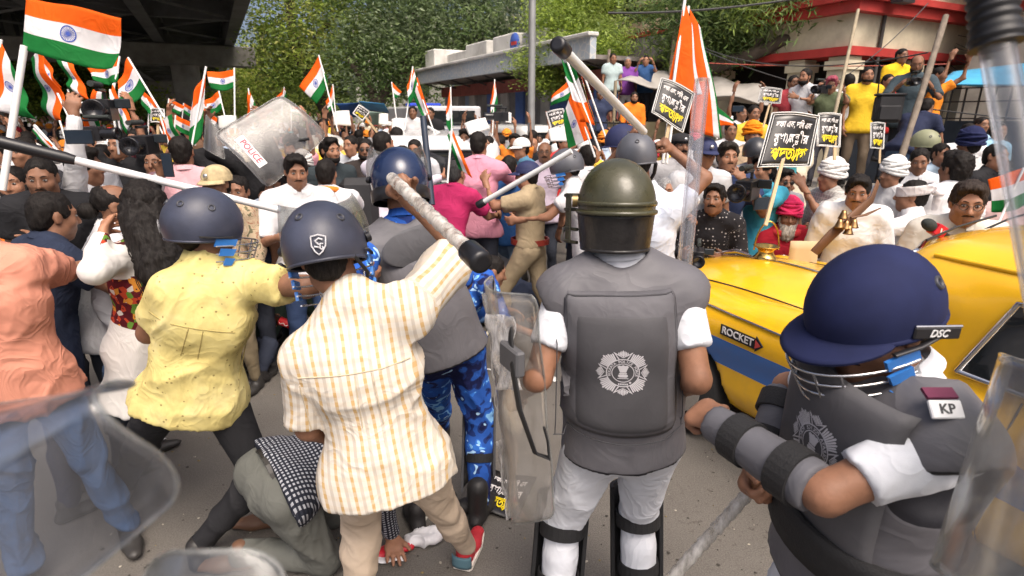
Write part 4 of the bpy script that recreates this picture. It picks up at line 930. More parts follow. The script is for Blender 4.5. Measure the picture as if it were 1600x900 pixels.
def bluecamo(t, at):
    w = t.node('VectorMath', {0: at, 1: t.noise(at, 5, 2, out='Color')}, operation='ADD').outputs[0]
    n = t.noise(w, 3.6, 2, .5); c = t.ramp(n, [(.0, (.008, .012, .06)), (.40, (.012, .03, .14)), (.45, (.02, .085, .36)), (.57, (.03, .15, .55)), (.60, (.22, .48, .80)), (.66, (.02, .10, .42))], 'CONSTANT')
    v = t.node('TexVoronoi', {'Vector': t.node('Mapping', {'Vector': w, 'Scale': (1, 1, .45), 'Rotation': (.4, .6, .3)}).outputs[0], 'Scale': 8.}); return t.mix(t.math('LESS_THAN', v.outputs['Distance'], .19), c, (.40, .62, .85))
def tancamo(t, at):
    w = t.node('VectorMath', {0: at, 1: t.noise(at, 8, 2, out='Color')}, operation='ADD').outputs[0]
    return t.ramp(t.noise(w, 7, 2), [(0, (.13, .12, .07)), (.40, (.42, .33, .22)), (.55, (.30, .16, .10)), (.60, (.46, .37, .26)), (.68, (.17, .15, .09))], 'CONSTANT')
def dots(t, at):
    v = t.node('TexVoronoi', {'Vector': at, 'Scale': 34., 'Randomness': .45}); return t.mix(t.math('LESS_THAN', v.outputs['Distance'], .21), (.016, .015, .017), (.40, .38, .37))
def embroidery(t, at):
    s = t.sep(at); v = t.node('TexVoronoi', {'Vector': at, 'Scale': 42.}); c = t.ramp(t.sep(v.outputs['Color'])[0], [(0, (.10, .008, .012)), (.42, (.42, .05, .02)), (.58, (.55, .22, .03)), (.68, (.10, .22, .03)), (.76, (.55, .50, .45)), (.82, (.07, .006, .01))], 'CONSTANT')
    c = t.mix(t.math('LESS_THAN', v.outputs['Distance'], .16), c, (.03, .012, .012)); yoke = t.math('MULTIPLY', t.math('GREATER_THAN', s[2], .16), t.math('LESS_THAN', t.math('ABSOLUTE', s[0]), .165)); return t.mix(yoke, (.62, .60, .57), c)
def plaidgrey(t, at):
    s = t.sep(at); b = t.math('GREATER_THAN', t.math('FRACT', t.math('MULTIPLY', s[0], 30)), .8); d = t.math('GREATER_THAN', t.math('FRACT', t.math('MULTIPLY', s[2], 30)), .8); return t.mix(t.math('MAXIMUM', b, d), (.30, .29, .27), (.46, .45, .42))
PAT = {n: patt(n, f) for n, f in (('striped_shirting', stripes), ('gingham', gingham), ('speckled_yellow', specks), ('blue_camouflage', bluecamo), ('tan_camouflage', tancamo), ('dotted_black', dots), ('embroidered_cotton', embroidery), ('grey_check', plaidgrey))}
# ---------------------------------------------------------------- gear
def helmet(root, c, fr, r, m, name='helmet', z0=-.35, vents=((.0, -.75, .45), (.62, -.5, .45), (-.62, -.5, .45)), brim=0., logo=None, rim=True, tex=None):
    """dome shell with rolled rim; returns the helmet part"""
    r = np.asarray(r, float); b = MB(); n = 36; prof = []
    t0 = math.asin(z0)
    for i in range(13): a = t0 + (math.pi / 2 - t0) * i / 12; prof.append((max(math.cos(a), 1e-3), math.sin(a)))
    L = lambda x, y, z: c + fr[0] * x * r[0] + fr[1] * y * r[1] + fr[2] * z * r[2]
    b.lathe(c, [(q * r[0], h * r[2]) for q, h in prof], n, fr[0], fr[1], fr[2], 0, r[1] / r[0])
    ins = [(q * r[0] * .93, h * r[2] * .93) for q, h in prof][::-1]; b.lathe(c, ins + [], n, fr[0], fr[1], fr[2], 1, r[1] / r[0])
    ring = [L(math.cos(t0) * math.cos(a) * .985, math.cos(t0) * math.sin(a) * .985, math.sin(t0)) for a in np.linspace(0, 2 * math.pi, 41)]
    b.tube(ring, .006 if rim else .004, 6, 0, False)
    if brim:
        def fn(u, v):
            a = math.pi * (.12 + .76 * u); e = math.sin(math.pi * u) ** .7; q = 1 + v * brim / r[1] * e; return L(math.cos(t0) * math.cos(a) * q, math.cos(t0) * math.sin(a) * q, math.sin(t0) + .02 - v * .16 * e)
        b.sheet(fn, 20, 5, .006, 0)
    o = b.build(name, [m, mat('helmet_lining', (.02, .02, .022), .9)], root)
    for (x, y, z) in vents:
        d = nrm(A_(x, y, z)); q = L(*d); nn = nrm(fr[0] * d[0] / r[0] + fr[1] * d[1] / r[1] + fr[2] * d[2] / r[2]); X = nrm(np.cross(nn, A_(.1, .2, 1))); Y = np.cross(nn, X)
        MB().lathe(q, [(.0135, -.004), (.0135, .003), (.010, .004), (.0075, .001), (.007, -.003), (.0005, -.0032)], 14, X, Y, nn, 0).build('vent_grommet', mat('grommet', (.04, .042, .05), .35), o)
    return o, L
def grille(root, o, L, bars=4, side=True, mguard=BLACKP):
    g = MB(); zs = np.linspace(-.50, -1.15, bars)
    for i, z in enumerate(zs):
        w = 1.0 - .05 * i; pts = [L(math.cos(a) * w, .15 + math.sin(a) * (1.22 - .06 * i), z) for a in np.linspace(math.pi * -.02, math.pi * 1.02, 19)]; g.tube(pts, .0032, 6)
    for a in (.28, .40, .60, .72):
        g.tube([L(math.cos(math.pi * a) * (1.0 - .05 * t * 3), .15 + math.sin(math.pi * a) * (1.22 - .18 * t), zs[0] + (zs[-1] - zs[0]) * t) for t in (0, .5, 1)], .003, 6)
    g.build('grille', STEEL, o)
    for q in (-1, 1):
        b = MB()
        for j in range(3): x0 = -.16 + .13 * j; b.add([L(q * 1.02, .10 + .10 * j, -.30 - .26 * j), L(q * 1.0, .62 - .04 * j, -.34 - .26 * j), L(q * .97, .56 - .06 * j, -.52 - .26 * j), L(q * 1.0, .04 + .10 * j, -.50 - .26 * j), L(q * .94, .10 + .10 * j, -.30 - .26 * j), L(q * .93, .62 - .04 * j, -.34 - .26 * j), L(q * .90, .56 - .06 * j, -.52 - .26 * j), L(q * .92, .04 + .10 * j, -.50 - .26 * j)], [(0, 1, 2, 3), (7, 6, 5, 4), (0, 4, 5, 1), (1, 5, 6, 2), (2, 6, 7, 3), (3, 7, 4, 0)])
        b.build('ear_guard', mat('ear_guard_blue', (.03, .16, .48), .35), o)
        s = MB(); s.tube([L(q * 1.03, -.30, -.22), L(q * 1.05, .1, -.26), L(q * 1.0, .5, -.26)], .007, 8, flat=.5, up=(0, 0, 1)); s.build('side_plate', BLACKP, o)
def visor(o, L, m, up=True):
    def fn(u, v):
        a = math.pi * (.06 + .88 * u); q = 1.10 + .10 * v; z = .10 + (.95 * v if up else -1.2 * v); return L(math.cos(a) * q * (1 - .25 * v * v), math.sin(a) * q + .05 - .35 * v * v * (1 if up else 0), z)
    MB().sheet(fn, 22, 8, .003).build('visor', m, o)
    for q in (-1, 1): MB().tube([L(q * .98, .05, .05), L(q * 1.08, .10, .08)], .016, 10).build('visor_hinge', BLACKP, o)
def vest(root, p, b=1., inf=.03, low=.08, h=.011, m=None, seed=4, belly=0.):
    m = m or VESTM; s = SDF(); f = p.fw; ch = p.pel + (p.shc - p.pel) * .76; wa = p.pel + (p.shc - p.pel) * .36; i_ = inf - .03
    s.cone(p.pel - p.up * (low + .02), wa, .208 * b + i_, .182 * b + i_, k=.04, flat=f, ratio=.80); s.cone(wa, ch, .182 * b + i_, .180 * b + i_, k=.05, flat=f, ratio=.80)
    if belly: s.ell(wa + f * .05, (.15 * b, .14 * b, .16), np.stack([p.rt, f, p.up]), .05)
    s.cone(ch - p.rt * .075, ch + p.rt * .075, .128 * b + i_, k=.05, flat=f, ratio=.98); s.cone(p.shL + p.rt * .0 - p.up * .03, p.shR - p.rt * .0 - p.up * .03, .096 * b + i_, k=.05)
    for q in (p.shL, p.shR): s.cone(p.neck + (q - p.neck) * .35 + p.up * .0, q - p.up * .01, .078 * b + i_, .074 * b + i_, k=.04)
    for q in 'LR':
        sh, el = getattr(p, 'sh' + q), getattr(p, 'el' + q); sg = 1 if q == 'R' else -1; a = nrm(el - sh); s.cone(sh + p.rt * sg * .105 - p.up * .075, sh + p.rt * sg * .07 + a * .34, .076 * b, .076 * b, k=.015, op='sub')
    s.ell(p.neck + p.up * .05, (.085 * b, .085 * b, .075), np.stack([p.rt, p.fw, p.up]), .012, 'sub'); s.cut(p.pel - p.up * low, -p.up)
    def at(V):
        e = np.full(len(V), 1.)
        for q in 'LR':
            sh, el = getattr(p, 'sh' + q), getattr(p, 'el' + q); sg = 1 if q == 'R' else -1; a = nrm(el - sh); A = sh + p.rt * sg * .105 - p.up * .075; B = sh + p.rt * sg * .07 + a * .34; x = B - A; t = np.clip((V - A) @ x / (x @ x), 0, 1); e = np.minimum(e, np.linalg.norm(V - A - t[:, None] * x, axis=1) - .076 * b)
        e = np.minimum(e, (V - (p.pel - p.up * low)) @ p.up); return {'bind': np.stack([e, e * 0, e * 0], 1)}
    return obj_sdf('vest', s, h, m, root, .0025, 6., seed, attrs=at)
def tpolys(txt, size, font_bold=False):
    cu = bpy.data.curves.new('txt', 'FONT'); cu.body = txt; cu.size = size; cu.align_x = 'CENTER'; cu.align_y = 'CENTER'; cu.resolution_u = 2
    if font_bold: cu.offset = size * .02
    to = bpy.data.objects.new('txt', cu); COL.objects.link(to); me = bpy.data.meshes.new_from_object(to.evaluated_get(bpy.context.evaluated_depsgraph_get())); bpy.data.objects.remove(to); bpy.data.curves.remove(cu)
    V = [(v.co.x, v.co.y) for v in me.vertices]; F = [tuple(f.vertices) for f in me.polygons]; bpy.data.meshes.remove(me); return V, F
def emblem(parent, mp, r):
    """star badge printed on a vest; mp(x, y, lift) maps badge units to the surface"""
    b = MB(); poly = lambda pts, l=0.: b.add([mp(x * r, y * r, l) for x, y in pts], [tuple(range(len(pts)))])
    pol = lambda a, q: (q * math.sin(a), q * math.cos(a))
    for g in range(4):                                   # fans of rays on the diagonals
        for i in range(9): a = math.pi / 4 + g * math.pi / 2 + (i - 4) * .085; l = .97 - .028 * abs(i - 4) + (.03 if i % 2 == 0 else 0); poly([pol(a - .036, .60), pol(a - .030, l), pol(a, l + .035), pol(a + .030, l), pol(a + .036, .60)])
        a0 = g * math.pi / 2; c_, s_ = math.cos(a0), math.sin(a0); rt = lambda x, y: (x * c_ + y * s_, -x * s_ + y * c_)
        for i in range(7): x = (i - 3) * .055; poly([rt(x - .022, .70 + abs(x) * .55), rt(x - .02, .93 - abs(x) * .55), rt(x, .98 - abs(x) * .5), rt(x + .02, .93 - abs(x) * .55), rt(x + .022, .70 + abs(x) * .55)])
        for q in (-1, 1): poly([rt(q * .18, .60), rt(q * .36, .90), rt(q * .31, .86), rt(q * .13, .60)]); poly([rt(q * .36, .90), rt(0, .68), rt(0, .655), rt(q * .32, .83)])
    n = 48
    for r0, r1 in ((.575, .612), (.385, .415)):
        for i in range(n): a, a2 = 2 * math.pi * i / n, 2 * math.pi * (i + 1) / n; poly([pol(a, r0), pol(a, r1), pol(a2, r1), pol(a2, r0)])
    txt = 'KOLKATA POLICE FORCE'
    for i, ch in enumerate(txt):
        if ch == ' ': continue
        V, F = tpolys(ch, .15, True); a = -1.80 + 3.6 * i / (len(txt) - 1); c_, s_ = math.cos(a), math.sin(a)
        b.add([mp((x * c_ + (y + .495) * s_) * r, (-x * s_ + (y + .495) * c_) * r, .0004) for x, y in V], F)
    # the lion capital
    for pts in ([(-.17, .20), (-.21, .27), (-.15, .33), (-.07, .31), (0, .35), (.07, .31), (.15, .33), (.21, .27), (.17, .20), (.11, .02), (-.11, .02)], [(-.13, 0), (.13, 0), (.15, -.03), (.13, -.06), (-.13, -.06), (-.15, -.03)], [(-.17, -.09), (-.12, -.07), (.12, -.07), (.17, -.09), (.18, -.15), (.13, -.20), (-.13, -.20), (-.18, -.15)], [(-.20, -.235), (.20, -.235), (.20, -.262), (-.20, -.262)]): poly(pts)
    for i in range(5): x = -.17 + .075 * i; poly([(x, -.53), (x + .05, -.53), (x + .05, -.46), (x, -.46)])
    poly([(.26 + .045 * math.cos(a), -.42 + .045 * math.sin(a)) for a in np.linspace(0, 6.28, 10)[:-1]])
    return b.build('emblem', EMBM, parent, smooth=False)
def strap(root, a, b, r, w, m=BLACKW, name='strap', th=.007, flat=1., ry=None):
    """band round a limb: centred at a, axis towards b"""
    fr = frame_from(b - a, A_(0, 1, .1)); prof = [(r, -w / 2), (r + th, -w / 2), (r + th, w / 2), (r, w / 2)]
    return MB().lathe(a, prof + [prof[0]], 24, fr[0], fr[1], fr[2], 0, flat, smooth=False).build(name, m, root)
def lathi(label, a, b, r=.016, grip='b', m=None, gl=.10, wrapped=False):
    a, b = np.asarray(a, float), np.asarray(b, float); d = nrm(b - a); L = np.linalg.norm(b - a); mid = (a + b) / 2; root = empty('lathi', a if a[2] < b[2] else b, label, 'lathi', 'police lathis')
    m = m or mat('frosted_stick', (.60, .61, .60), .35, var=.06, spec=.6); n = 40 if wrapped else 10
    pts = [a + d * L * t for t in np.linspace(0, 1, n + 1)]; rs = [r * (1 + (.10 * math.sin(i * 2.1) + .10 * ((i * 7919) % 13) / 13 - .05 if wrapped else 0)) for i in range(n + 1)]
    MB().tube(pts, rs, 14).build('stick', m, root)
    for e in grip:
        q, dd = (b, -d) if e == 'b' else (a, d); MB().tube([q - dd * .012, q - dd * .010, q + dd * .0, q + dd * gl * .9, q + dd * gl], [r * .9, r * 1.45, r * 1.55, r * 1.5, r * 1.2], 16).build('rubber_grip', BLACKP, root)
    return root
def ik(a, c, hint, L1=.43, L2=.42):
    """middle joint of a two-bone limb bending towards the hint"""
    a, c = np.asarray(a, float), np.asarray(c, float); d = np.linalg.norm(c - a); x = nrm(c - a)
    if d >= L1 + L2: return a + (c - a) * L1 / (L1 + L2)
    t = (L1 * L1 - L2 * L2 + d * d) / (2 * d); h = math.sqrt(max(L1 * L1 - t * t, 0)); v = np.asarray(hint, float) - a; v = v - x * (v @ x); return a + x * t + nrm(v) * h
def lens_report(nm, J):
    D = lambda a, b: np.linalg.norm(np.asarray(J[a]) - np.asarray(J[b]))
    print(nm, 'torso %.2f shW %.2f' % (np.linalg.norm((J['shL'] + J['shR']) / 2 - (J['hipL'] + J['hipR']) / 2), D('shL', 'shR')), 'hipW %.2f' % D('hipL', 'hipR'), ' '.join('%s%s %.2f' % (a[:2], q, D(a + q, b + q)) for a, b in (('sh', 'el'), ('el', 'wr'), ('hip', 'kn'), ('kn', 'an')) for q in 'LR'), 'z an %.2f %.2f head %.2f' % (J['anL'][2], J['anR'][2], J['head'][2]))
NAVYH = mat('helmet_navy', (.035, .040, .062), .42, var=.35, scale=7, bump=.06, bscale=90, spec=.4, dirt=.15)
# ---- officer seen from behind at the centre
def officer_back():
    J = K(head=(964, 330, 1.76), neck=(967, 408, 1.80), shL=(884, 452, 1.80), shR=(1060, 450, 1.80), hipL=(930, 690, 2.0), hipR=(1016, 686, 2.0)); J['hf'] = A_(-.08, 1, -.12); J['hu'] = A_(0, .12, 1)
    J['elL'] = lim(J['shL'], 838, 598, .29); J['wrL'] = lim(J['elL'], 806, 618, .25, False); J['elR'] = lim(J['shR'], 1090, 598, .29); J['wrR'] = lim(J['elR'], 1062, 610, .25, False)
    J['anL'] = A_(J['hipL'][0] - .13, J['hipL'][1] - .02, .09); J['anR'] = A_(J['hipR'][0] + .02, J['hipR'][1] + .05, .09); J['knL'] = ik(J['hipL'], J['anL'], J['hipL'] + A_(-.3, 1, 0)); J['knR'] = ik(J['hipR'], J['anR'], J['hipR'] + A_(0, 1, 0)); lens_report('A', J)
    root, p = person(J, 'officer with his back turned at the centre, olive helmet, grey vest with silver star', skin=.75, topmat=WHITE_COT, legmat=WHITE_COT, legs='trousers', sleeve=.66, h=.011, hb=1.04, waist=.05, haird=None, face=False, hem=.0, tuck=True, loose=.55, fold=.010, k=1.0, seed=2, curl=(.9, .6), coll=True, hands=('L', 'R'), boot=.12, shoes=(.02, .018, .017))
    vo = vest(root, p, 1.06, .030, .018, .010)
    # back plate pocket with the badge
    A, B_, C_, D_ = P(888, 470, 1.655), P(1058, 466, 1.655), P(1052, 665, 1.835), P(884, 668, 1.835); bn = nrm(np.cross(D_ - A, B_ - A)); bn = bn if bn[1] < 0 else -bn
    from mathutils.bvhtree import BVHTree
    vm = vo.data; VV = np.empty(len(vm.vertices) * 3, np.float32); vm.vertices.foreach_get('co', VV); VV = relax(VV.reshape(-1, 3).astype(float), np.array([tuple(f.vertices) for f in vm.polygons]), 6) + OFF[root]; tr = BVHTree.FromPolygons([Vector(x) for x in VV], [tuple(f.vertices) for f in vm.polygons])
    def surf(u, v, l=0.):
        q = (A * (1 - u) + B_ * u) * (1 - v) + (D_ * (1 - u) + C_ * u) * v; e = min(u, 1 - u); f = min(v, 1 - v); h, n, i, d = tr.ray_cast(Vector(q + bn * .3), Vector(-bn)); q = np.array(h) if h is not None and d < .5 else q
        return q + bn * (.016 - .018 * math.exp(-max(e, 0) * 30) - .014 * math.exp(-max(f, 0) * 36) + l + (.030 if e < 0 or f < 0 else 0))
    pm = fabric((.066, .065, .070), 'plate_nylon', .12, .62); po = MB().sheet(surf, 26, 26, .02).build('plate_pocket', fabric((.100, .098, .107), 'pocket_nylon', .3, .6), vo); pl = MB().sheet(lambda u, v: surf(.07 + .86 * u, .10 + .88 * v, .009 - .012 * math.exp(-min(u, 1 - u) * 40) - .012 * math.exp(-min(v, 1 - v) * 40)), 24, 24, .012).build('back_plate', pm, vo)
    hem = MB(); hem.tube([surf(u, .002, .016) for u in np.linspace(.01, .99, 16)], .003, 6); hem.tube([surf(.006, v, .014) for v in np.linspace(.01, .99, 12)], .003, 6); hem.tube([surf(.994, v, .014) for v in np.linspace(.01, .99, 12)], .003, 6); hem.tube([surf(u, 1.055, -.013) for u in np.linspace(-.12, 1.12, 26)], .002, 5); hem.tube([surf(-.10, v, -.013) for v in np.linspace(.25, 1.05, 18)], .002, 5); hem.tube([surf(1.10, v, -.013) for v in np.linspace(.25, 1.05, 18)], .002, 5); tag(hem.build('seam', mat('seam_thread', (.05, .05, .056), .8), pl), kind='stuff')
    cw = np.linalg.norm(B_ - A); chh = np.linalg.norm(D_ - A); emblem(pl, lambda x, y, l: surf(.49 + x / cw, .485 - y / chh, .0165 + l), .078)
    # olive helmet, leather neck guard, visor mount
    fr = frame_from(A_(.0, .10, 1), A_(-.05, 1, 0)); c = P(963, 318, 1.755); om = NT('olive_steel'); co = om.coord(); cc = om.ramp(om.noise(co, 9, 6, .7), [(.3, (.030, .030, .016)), (.55, (.052, .050, .026)), (.8, (.085, .078, .05))]); om.link(cc, om.b.inputs['Base Color']); om.b.inputs['Roughness'].default_value = .30; om.b.inputs['Specular IOR Level'].default_value = .55; om.link(om.ramp(om.noise(co, 30, 4), [(.3, (.22, .22, .22)), (.8, (.45, .45, .45))]), om.b.inputs['Roughness']); om.link(om.bump(om.noise(co, 45, 3), .08, .01), om.b.inputs['Normal'])
    o, L = helmet(root, c, fr, (.117, .140, .137), om.m, z0=-.18, vents=())
    b = MB(); ring = [L(math.cos(a) * 1.0, math.sin(a) * 1.0, -.17) for a in np.linspace(0, 2 * math.pi, 49)]; b.tube(ring, .0075, 8, 0, False); b.tube([L(math.cos(a) * 1.005, math.sin(a) * 1.005, .02) for a in np.linspace(0, 2 * math.pi, 49)], .005, 6, 0, False, flat=1.6); b.build('rim', om.m, o)
    lea = mat('neck_leather', (.016, .015, .015), .32, var=.3, scale=12, bump=.25, bscale=50)
    def ng(u, v): a = math.pi * (1.0 + u); return L(math.cos(a) * (.97 - .10 * v), math.sin(a) * (.93 - .14 * v) + .06, -.19 - .84 * v)
    MB().sheet(ng, 24, 10, .012).build('neck_guard', lea, o); MB().tube([ng(u, .965) - fr[1] * .006 for u in np.linspace(.04, .96, 20)], .006, 6).build('neck_guard_hem', lea, o)
    g = MB()
    for q in (-1,):
        for z in (.18, -.15, -.6, -.9): g.tube([L(q * .98, .2, z), L(q * 1.22, .5, z), L(q * 1.2, .9, z - .03)], .006, 6)
        for y in (.3, .5, .7, .9): g.tube([L(q * 1.16, y, .18), L(q * 1.16, y + .03, -.9)], .0035, 6)
    g.build('face_guard', mat('guard_steel', (.10, .10, .07), .4, .7), o); MB().tube([L(-1.0, .12, .06), L(-1.14, .14, .06)], .02, 12).build('visor_mount', mat('brass', (.30, .22, .10), .35, 1.), o)
    # knee guards
    for q, kn, an, hp in (('L', p.knL, p.anL, p.hipL), ('R', p.knR, p.anR, p.hipR)):
        strap(root, kn + (an - kn) * .05, an, .080, .052, name='knee_strap'); strap(root, kn + (an - kn) * .52, an, .074, .05, name='shin_strap')
        b = MB(); ax = nrm(an - kn); f0 = nrm(p.fw - ax * (p.fw @ ax)); r0 = np.cross(ax, f0)
        b.sheet(lambda u, v: kn - ax * .10 + ax * .42 * v + f0 * (.092 * math.cos((u - .5) * 3.0)) + r0 * .098 * math.sin((u - .5) * 3.5), 14, 10, .014); b.build('knee_guard', BLACKW, root)
    strap(root, P(975,692,1.99), P(975,640,1.97), .01, .01, name='belt_loop') if False else None
    MB().box(P(985, 712, 1.84), (.03, .012, .05), bev=.003).build('belt_tab', WHITE_COT, root)
    return root, p
AO, AP = officer_back()
# ---- officer at the right, head bowed
def officer_side():
    J = K(head=(1368, 502, 1.16), neck=(1422, 592, 1.17), shL=(1484, 688, 1.03), shR=(1318, 592, 1.33), hipL=(1375, 880, 1.27), hipR=(1290, 850, 1.40)); J['hf'] = nrm(A_(-.94, -.26, -.24)); J['hu'] = nrm(A_(-.24, -.06, .95))
    J['elL'] = P(1288, 772, 1.06); J['wrL'] = lim(J['elL'], 1122, 664, .265, False); J['elR'] = P(1232, 606, 1.50); J['wrR'] = P(1188, 722, 1.42)
    J['anL'] = J['hipL'] * A_(1, 1, 0) + A_(.02, 0, .09); J['anR'] = J['hipR'] * A_(1, 1, 0) + A_(-.10, .06, .09); J['knL'] = ik(J['hipL'], J['anL'], J['hipL'] + A_(-1, -.4, 0)); J['knR'] = ik(J['hipR'], J['anR'], J['hipR'] + A_(-1, -.3, 0)); lens_report('B', J)
    root, p = person(J, 'officer bowing his head at right, navy peaked helmet, grey vest and forearm guard', skin=.72, topmat=WHITE_COT, legmat=WHITE_COT, sleeve=.72, h=.010, hb=.92, haird=('crop', HAIRC), face=True, hem=.0, fold=.012, seed=5, curl=(.75, 1.0), hdir=(P(1072, 628, 1.40) - J['wrL'], None), palm=(A_(.0, .8, -.5), None), coll=True, tuck=True, loose=.6, fh=.006, hh=.006, tache=1.)
    vo = vest(root, p, 1.0, .030, .06, .010, seed=8)
    # front plate with the star badge: lies on the chest
    ch = p.pel + (p.shc - p.pel) * .76; f = p.fw
    def surf(u, v, l=0.): x = (u - .5) * .30; z = (.5 - v) * .36; return ch + p.rt * x + p.up * z + f * (.142 - 1.2 * x * x - .15 * z * z + .012 - .02 * math.exp(-min(u, 1 - u) * 20) - .02 * math.exp(-min(v, 1 - v) * 22) + l)
    pl = MB().sheet(surf, 20, 20, .025).build('chest_plate', fabric((.080, .079, .085), 'plate_nylon', .12, .62), vo); emblem(pl, lambda x, y, l: surf(.5 - .04 + x / .30, .42 - y / .36, .0145 + l), .075)
    MB().sheet(lambda u, v: p.pel + p.up * (.16 - .10 * v) + p.rt * (.212 * math.cos(u * 2 * math.pi)) + f * (.172 * math.sin(u * 2 * math.pi)), 36, 3, .012).build('waist_band', BLACKW, vo)
    # peaked helmet
    fr = p.hfr; c = P(1364, 482, 1.16) ; o, L = helmet(root, c, fr, (.112, .138, .132), mat('navy_cloth', (.010, .014, .050), .8, var=.25, scale=9, bump=.06, bscale=500, spec=.2), z0=-.16, vents=((-.70, -.45, .42), (.62, -.5, .45)), brim=.062)
    grille(root, o, L)
    sp = [L(-1.035, .05, -.16), L(-.80, .70, -.20)]; X = nrm(sp[1] - sp[0]) * -1; X = nrm(A_(1, .14, -.04)); nn = nrm(-fr[0]); nn = nrm(nn - X * (nn @ X)); Y = nrm(np.cross(nn, X)); mid = L(-1.06, -.16, -.14)
    MB().box(mid, (.098, .024, .006), X, Y, nn, bev=.004).build('nameplate', BLACKP, o); text_mesh('DSC', .020, mid + nn * .0042, X, Y, mat('white_print', (.6, .6, .6), .5), o, 'lettering', .001, True, shear=.3)
    MB().tube([mid + Y * .013 - X * .049, mid + Y * .013 + X * .049], .003, 6).build('plate_edge', STEEL, o)
    # sleeve badge, forearm guards
    a, e, w = p.shL, p.elL, p.wrL; q = P(1478, 640, .985); MB().box(q, (.056, .032, .008), A_(1, 0, 0), A_(0, .62, .78), A_(0, -.78, .62), bev=.002).build('shoulder_badge', mat('badge_white', (.7, .7, .7), .4), root); MB().box(q + A_(0, .022, .020), (.054, .022, .006), A_(1, 0, 0), A_(0, .9, .43), A_(0, -.43, .9)).build('rank_slide', mat('maroon', (.10, .012, .04), .7), root)
    text_mesh('KP', .024, q + A_(0, -.78, .62) * .0048, A_(1, 0, 0), A_(0, .62, .78), mat('dark_print', (.05, .05, .05), .5), root, 'lettering', .001, True)
    for nm, (ea, wb) in (('forearm_guard', (p.elL, p.wrL)), ('forearm_guard', (p.elR, p.wrR))):
        d = nrm(wb - ea); s = SDF(); L_ = np.linalg.norm(wb - ea); s.cone(ea + d * .03, wb + d * .01, .053, .042, k=.02); s.cut(ea + d * .015, -d); s.cut(wb + d * .015, d); g = obj_sdf(nm, s, .008, fabric((.10, .10, .112), 'guard_nylon', .3, .6), root, .003, 9, 3)
        for t, r in ((.26, .052), (.74, .046)): strap(g, ea + d * L_ * t, wb, r, .05)
    return root, p
BO, BP = officer_side()
# ---- striped shirt man swinging a stick
def striped_man():
    J = K(head=(512, 398, 1.80), neck=(548, 470, 1.80), shL=(478, 556, 1.78), shR=(640, 484, 1.80), hipL=(558, 722, 1.93), hipR=(642, 706, 1.96)); J['hf'] = nrm(A_(-.10, 1, -.35)); J['hu'] = nrm(A_(-.22, .3, 1))
    J['elR'] = lim(J['shR'], 722, 392, .29, False); J['wrR'] = lim(J['elR'], 640, 312, .255); J['elL'] = lim(J['shL'], 482, 668, .28, False); J['wrL'] = lim(J['elL'], 540, 690, .24, False)
    J['anL'] = G(556, 965, .09); J['anR'] = G(728, 852, .09); J['knL'] = ik(J['hipL'], J['anL'], J['hipL'] + A_(-.1, 1, 0)); J['knR'] = ik(J['hipR'], J['anR'], J['hipR'] + A_(.4, 1, 0)); J['toeR'] = A_(.28, 1, 0); J['toeL'] = A_(.1, 1, 0); lens_report('C', J)
    kh = fabric((.46, .37, .28), 'khaki_cotton', .45)
    root, p = person(J, 'man in cream shirt with mustard stripes and navy helmet swinging a plastic wrapped stick', skin=.74, topmat=PAT['striped_shirting'], legmat=kh, sleeve=.86, h=.0095, haird=('crop', HAIRC), face=True, hem=.085, fold=.019, seed=11, attrs=rest_attr, loose=1.7, curl=(.5, .95), hdir=(None, P(604, 272, 1.74) - J['wrR']), palm=(None, A_(.2, -1, .1)), shoes=(.40, .025, .035), hh=.006, hb=1.02)
    fr = frame_from(nrm(A_(-.20, .30, 1)), J['hf']); c = P(508, 386, 1.79); o, L = helmet(root, c, fr, (.128, .152, .146), NAVYH, z0=-.36, vents=((-.25, -.72, .55), (-.80, -.1, .45), (.6, -.6, .45))); grille(root, o, L, 4)
    visor(o, L, clear_plastic('visor_plastic', (.80, .82, .82), .14), True); logo_shield(o, L, (.10, -.93, -.06), .026)
    MB().tube([L(.75, -.55, -.35), L(.9, .0, -.7), L(.6, .6, -1.15)], .006, 6).build('chin_strap', BLACKW, o)
    seams(root, p, [[(-.19, .385), (.19, .385)], [(-.02, .38), (-.03, .20)], [(.03, .38), (.035, .2)], [(-.20, .10), (-.19, .36)]], fabric((.50, .42, .30), 'stitching'))
    for q, an, toe in (('L', p.anL, p.toeL), ('R', p.anR, p.toeR)):
        t = nrm(toe * A_(1, 1, 0)); x = np.cross(t, EZ); b = an - EZ * .083; MB().prism([(x_ * .048 * (1 - .25 * max(0, y - .1) / .09), y) for x_, y in ((-1, -.05), (-.8, -.065), (.8, -.065), (1, -.05), (1, .10), (.8, .18), (.3, .205), (-.3, .205), (-.8, .18), (-1, .10))], b, x, t, EZ, .022).build('sole', mat('sole_white', (.62, .58, .52), .7), root)
        MB().sheet(lambda u, v: an - EZ * .01 - t * .058 + x * .045 * math.cos(math.pi * u) - t * .02 * math.sin(math.pi * u) - EZ * (.055 - .06 * v), 10, 4, .006).build('heel_tab', mat('teal_trainer', (.06, .12, .15), .7), root)
    return root, p
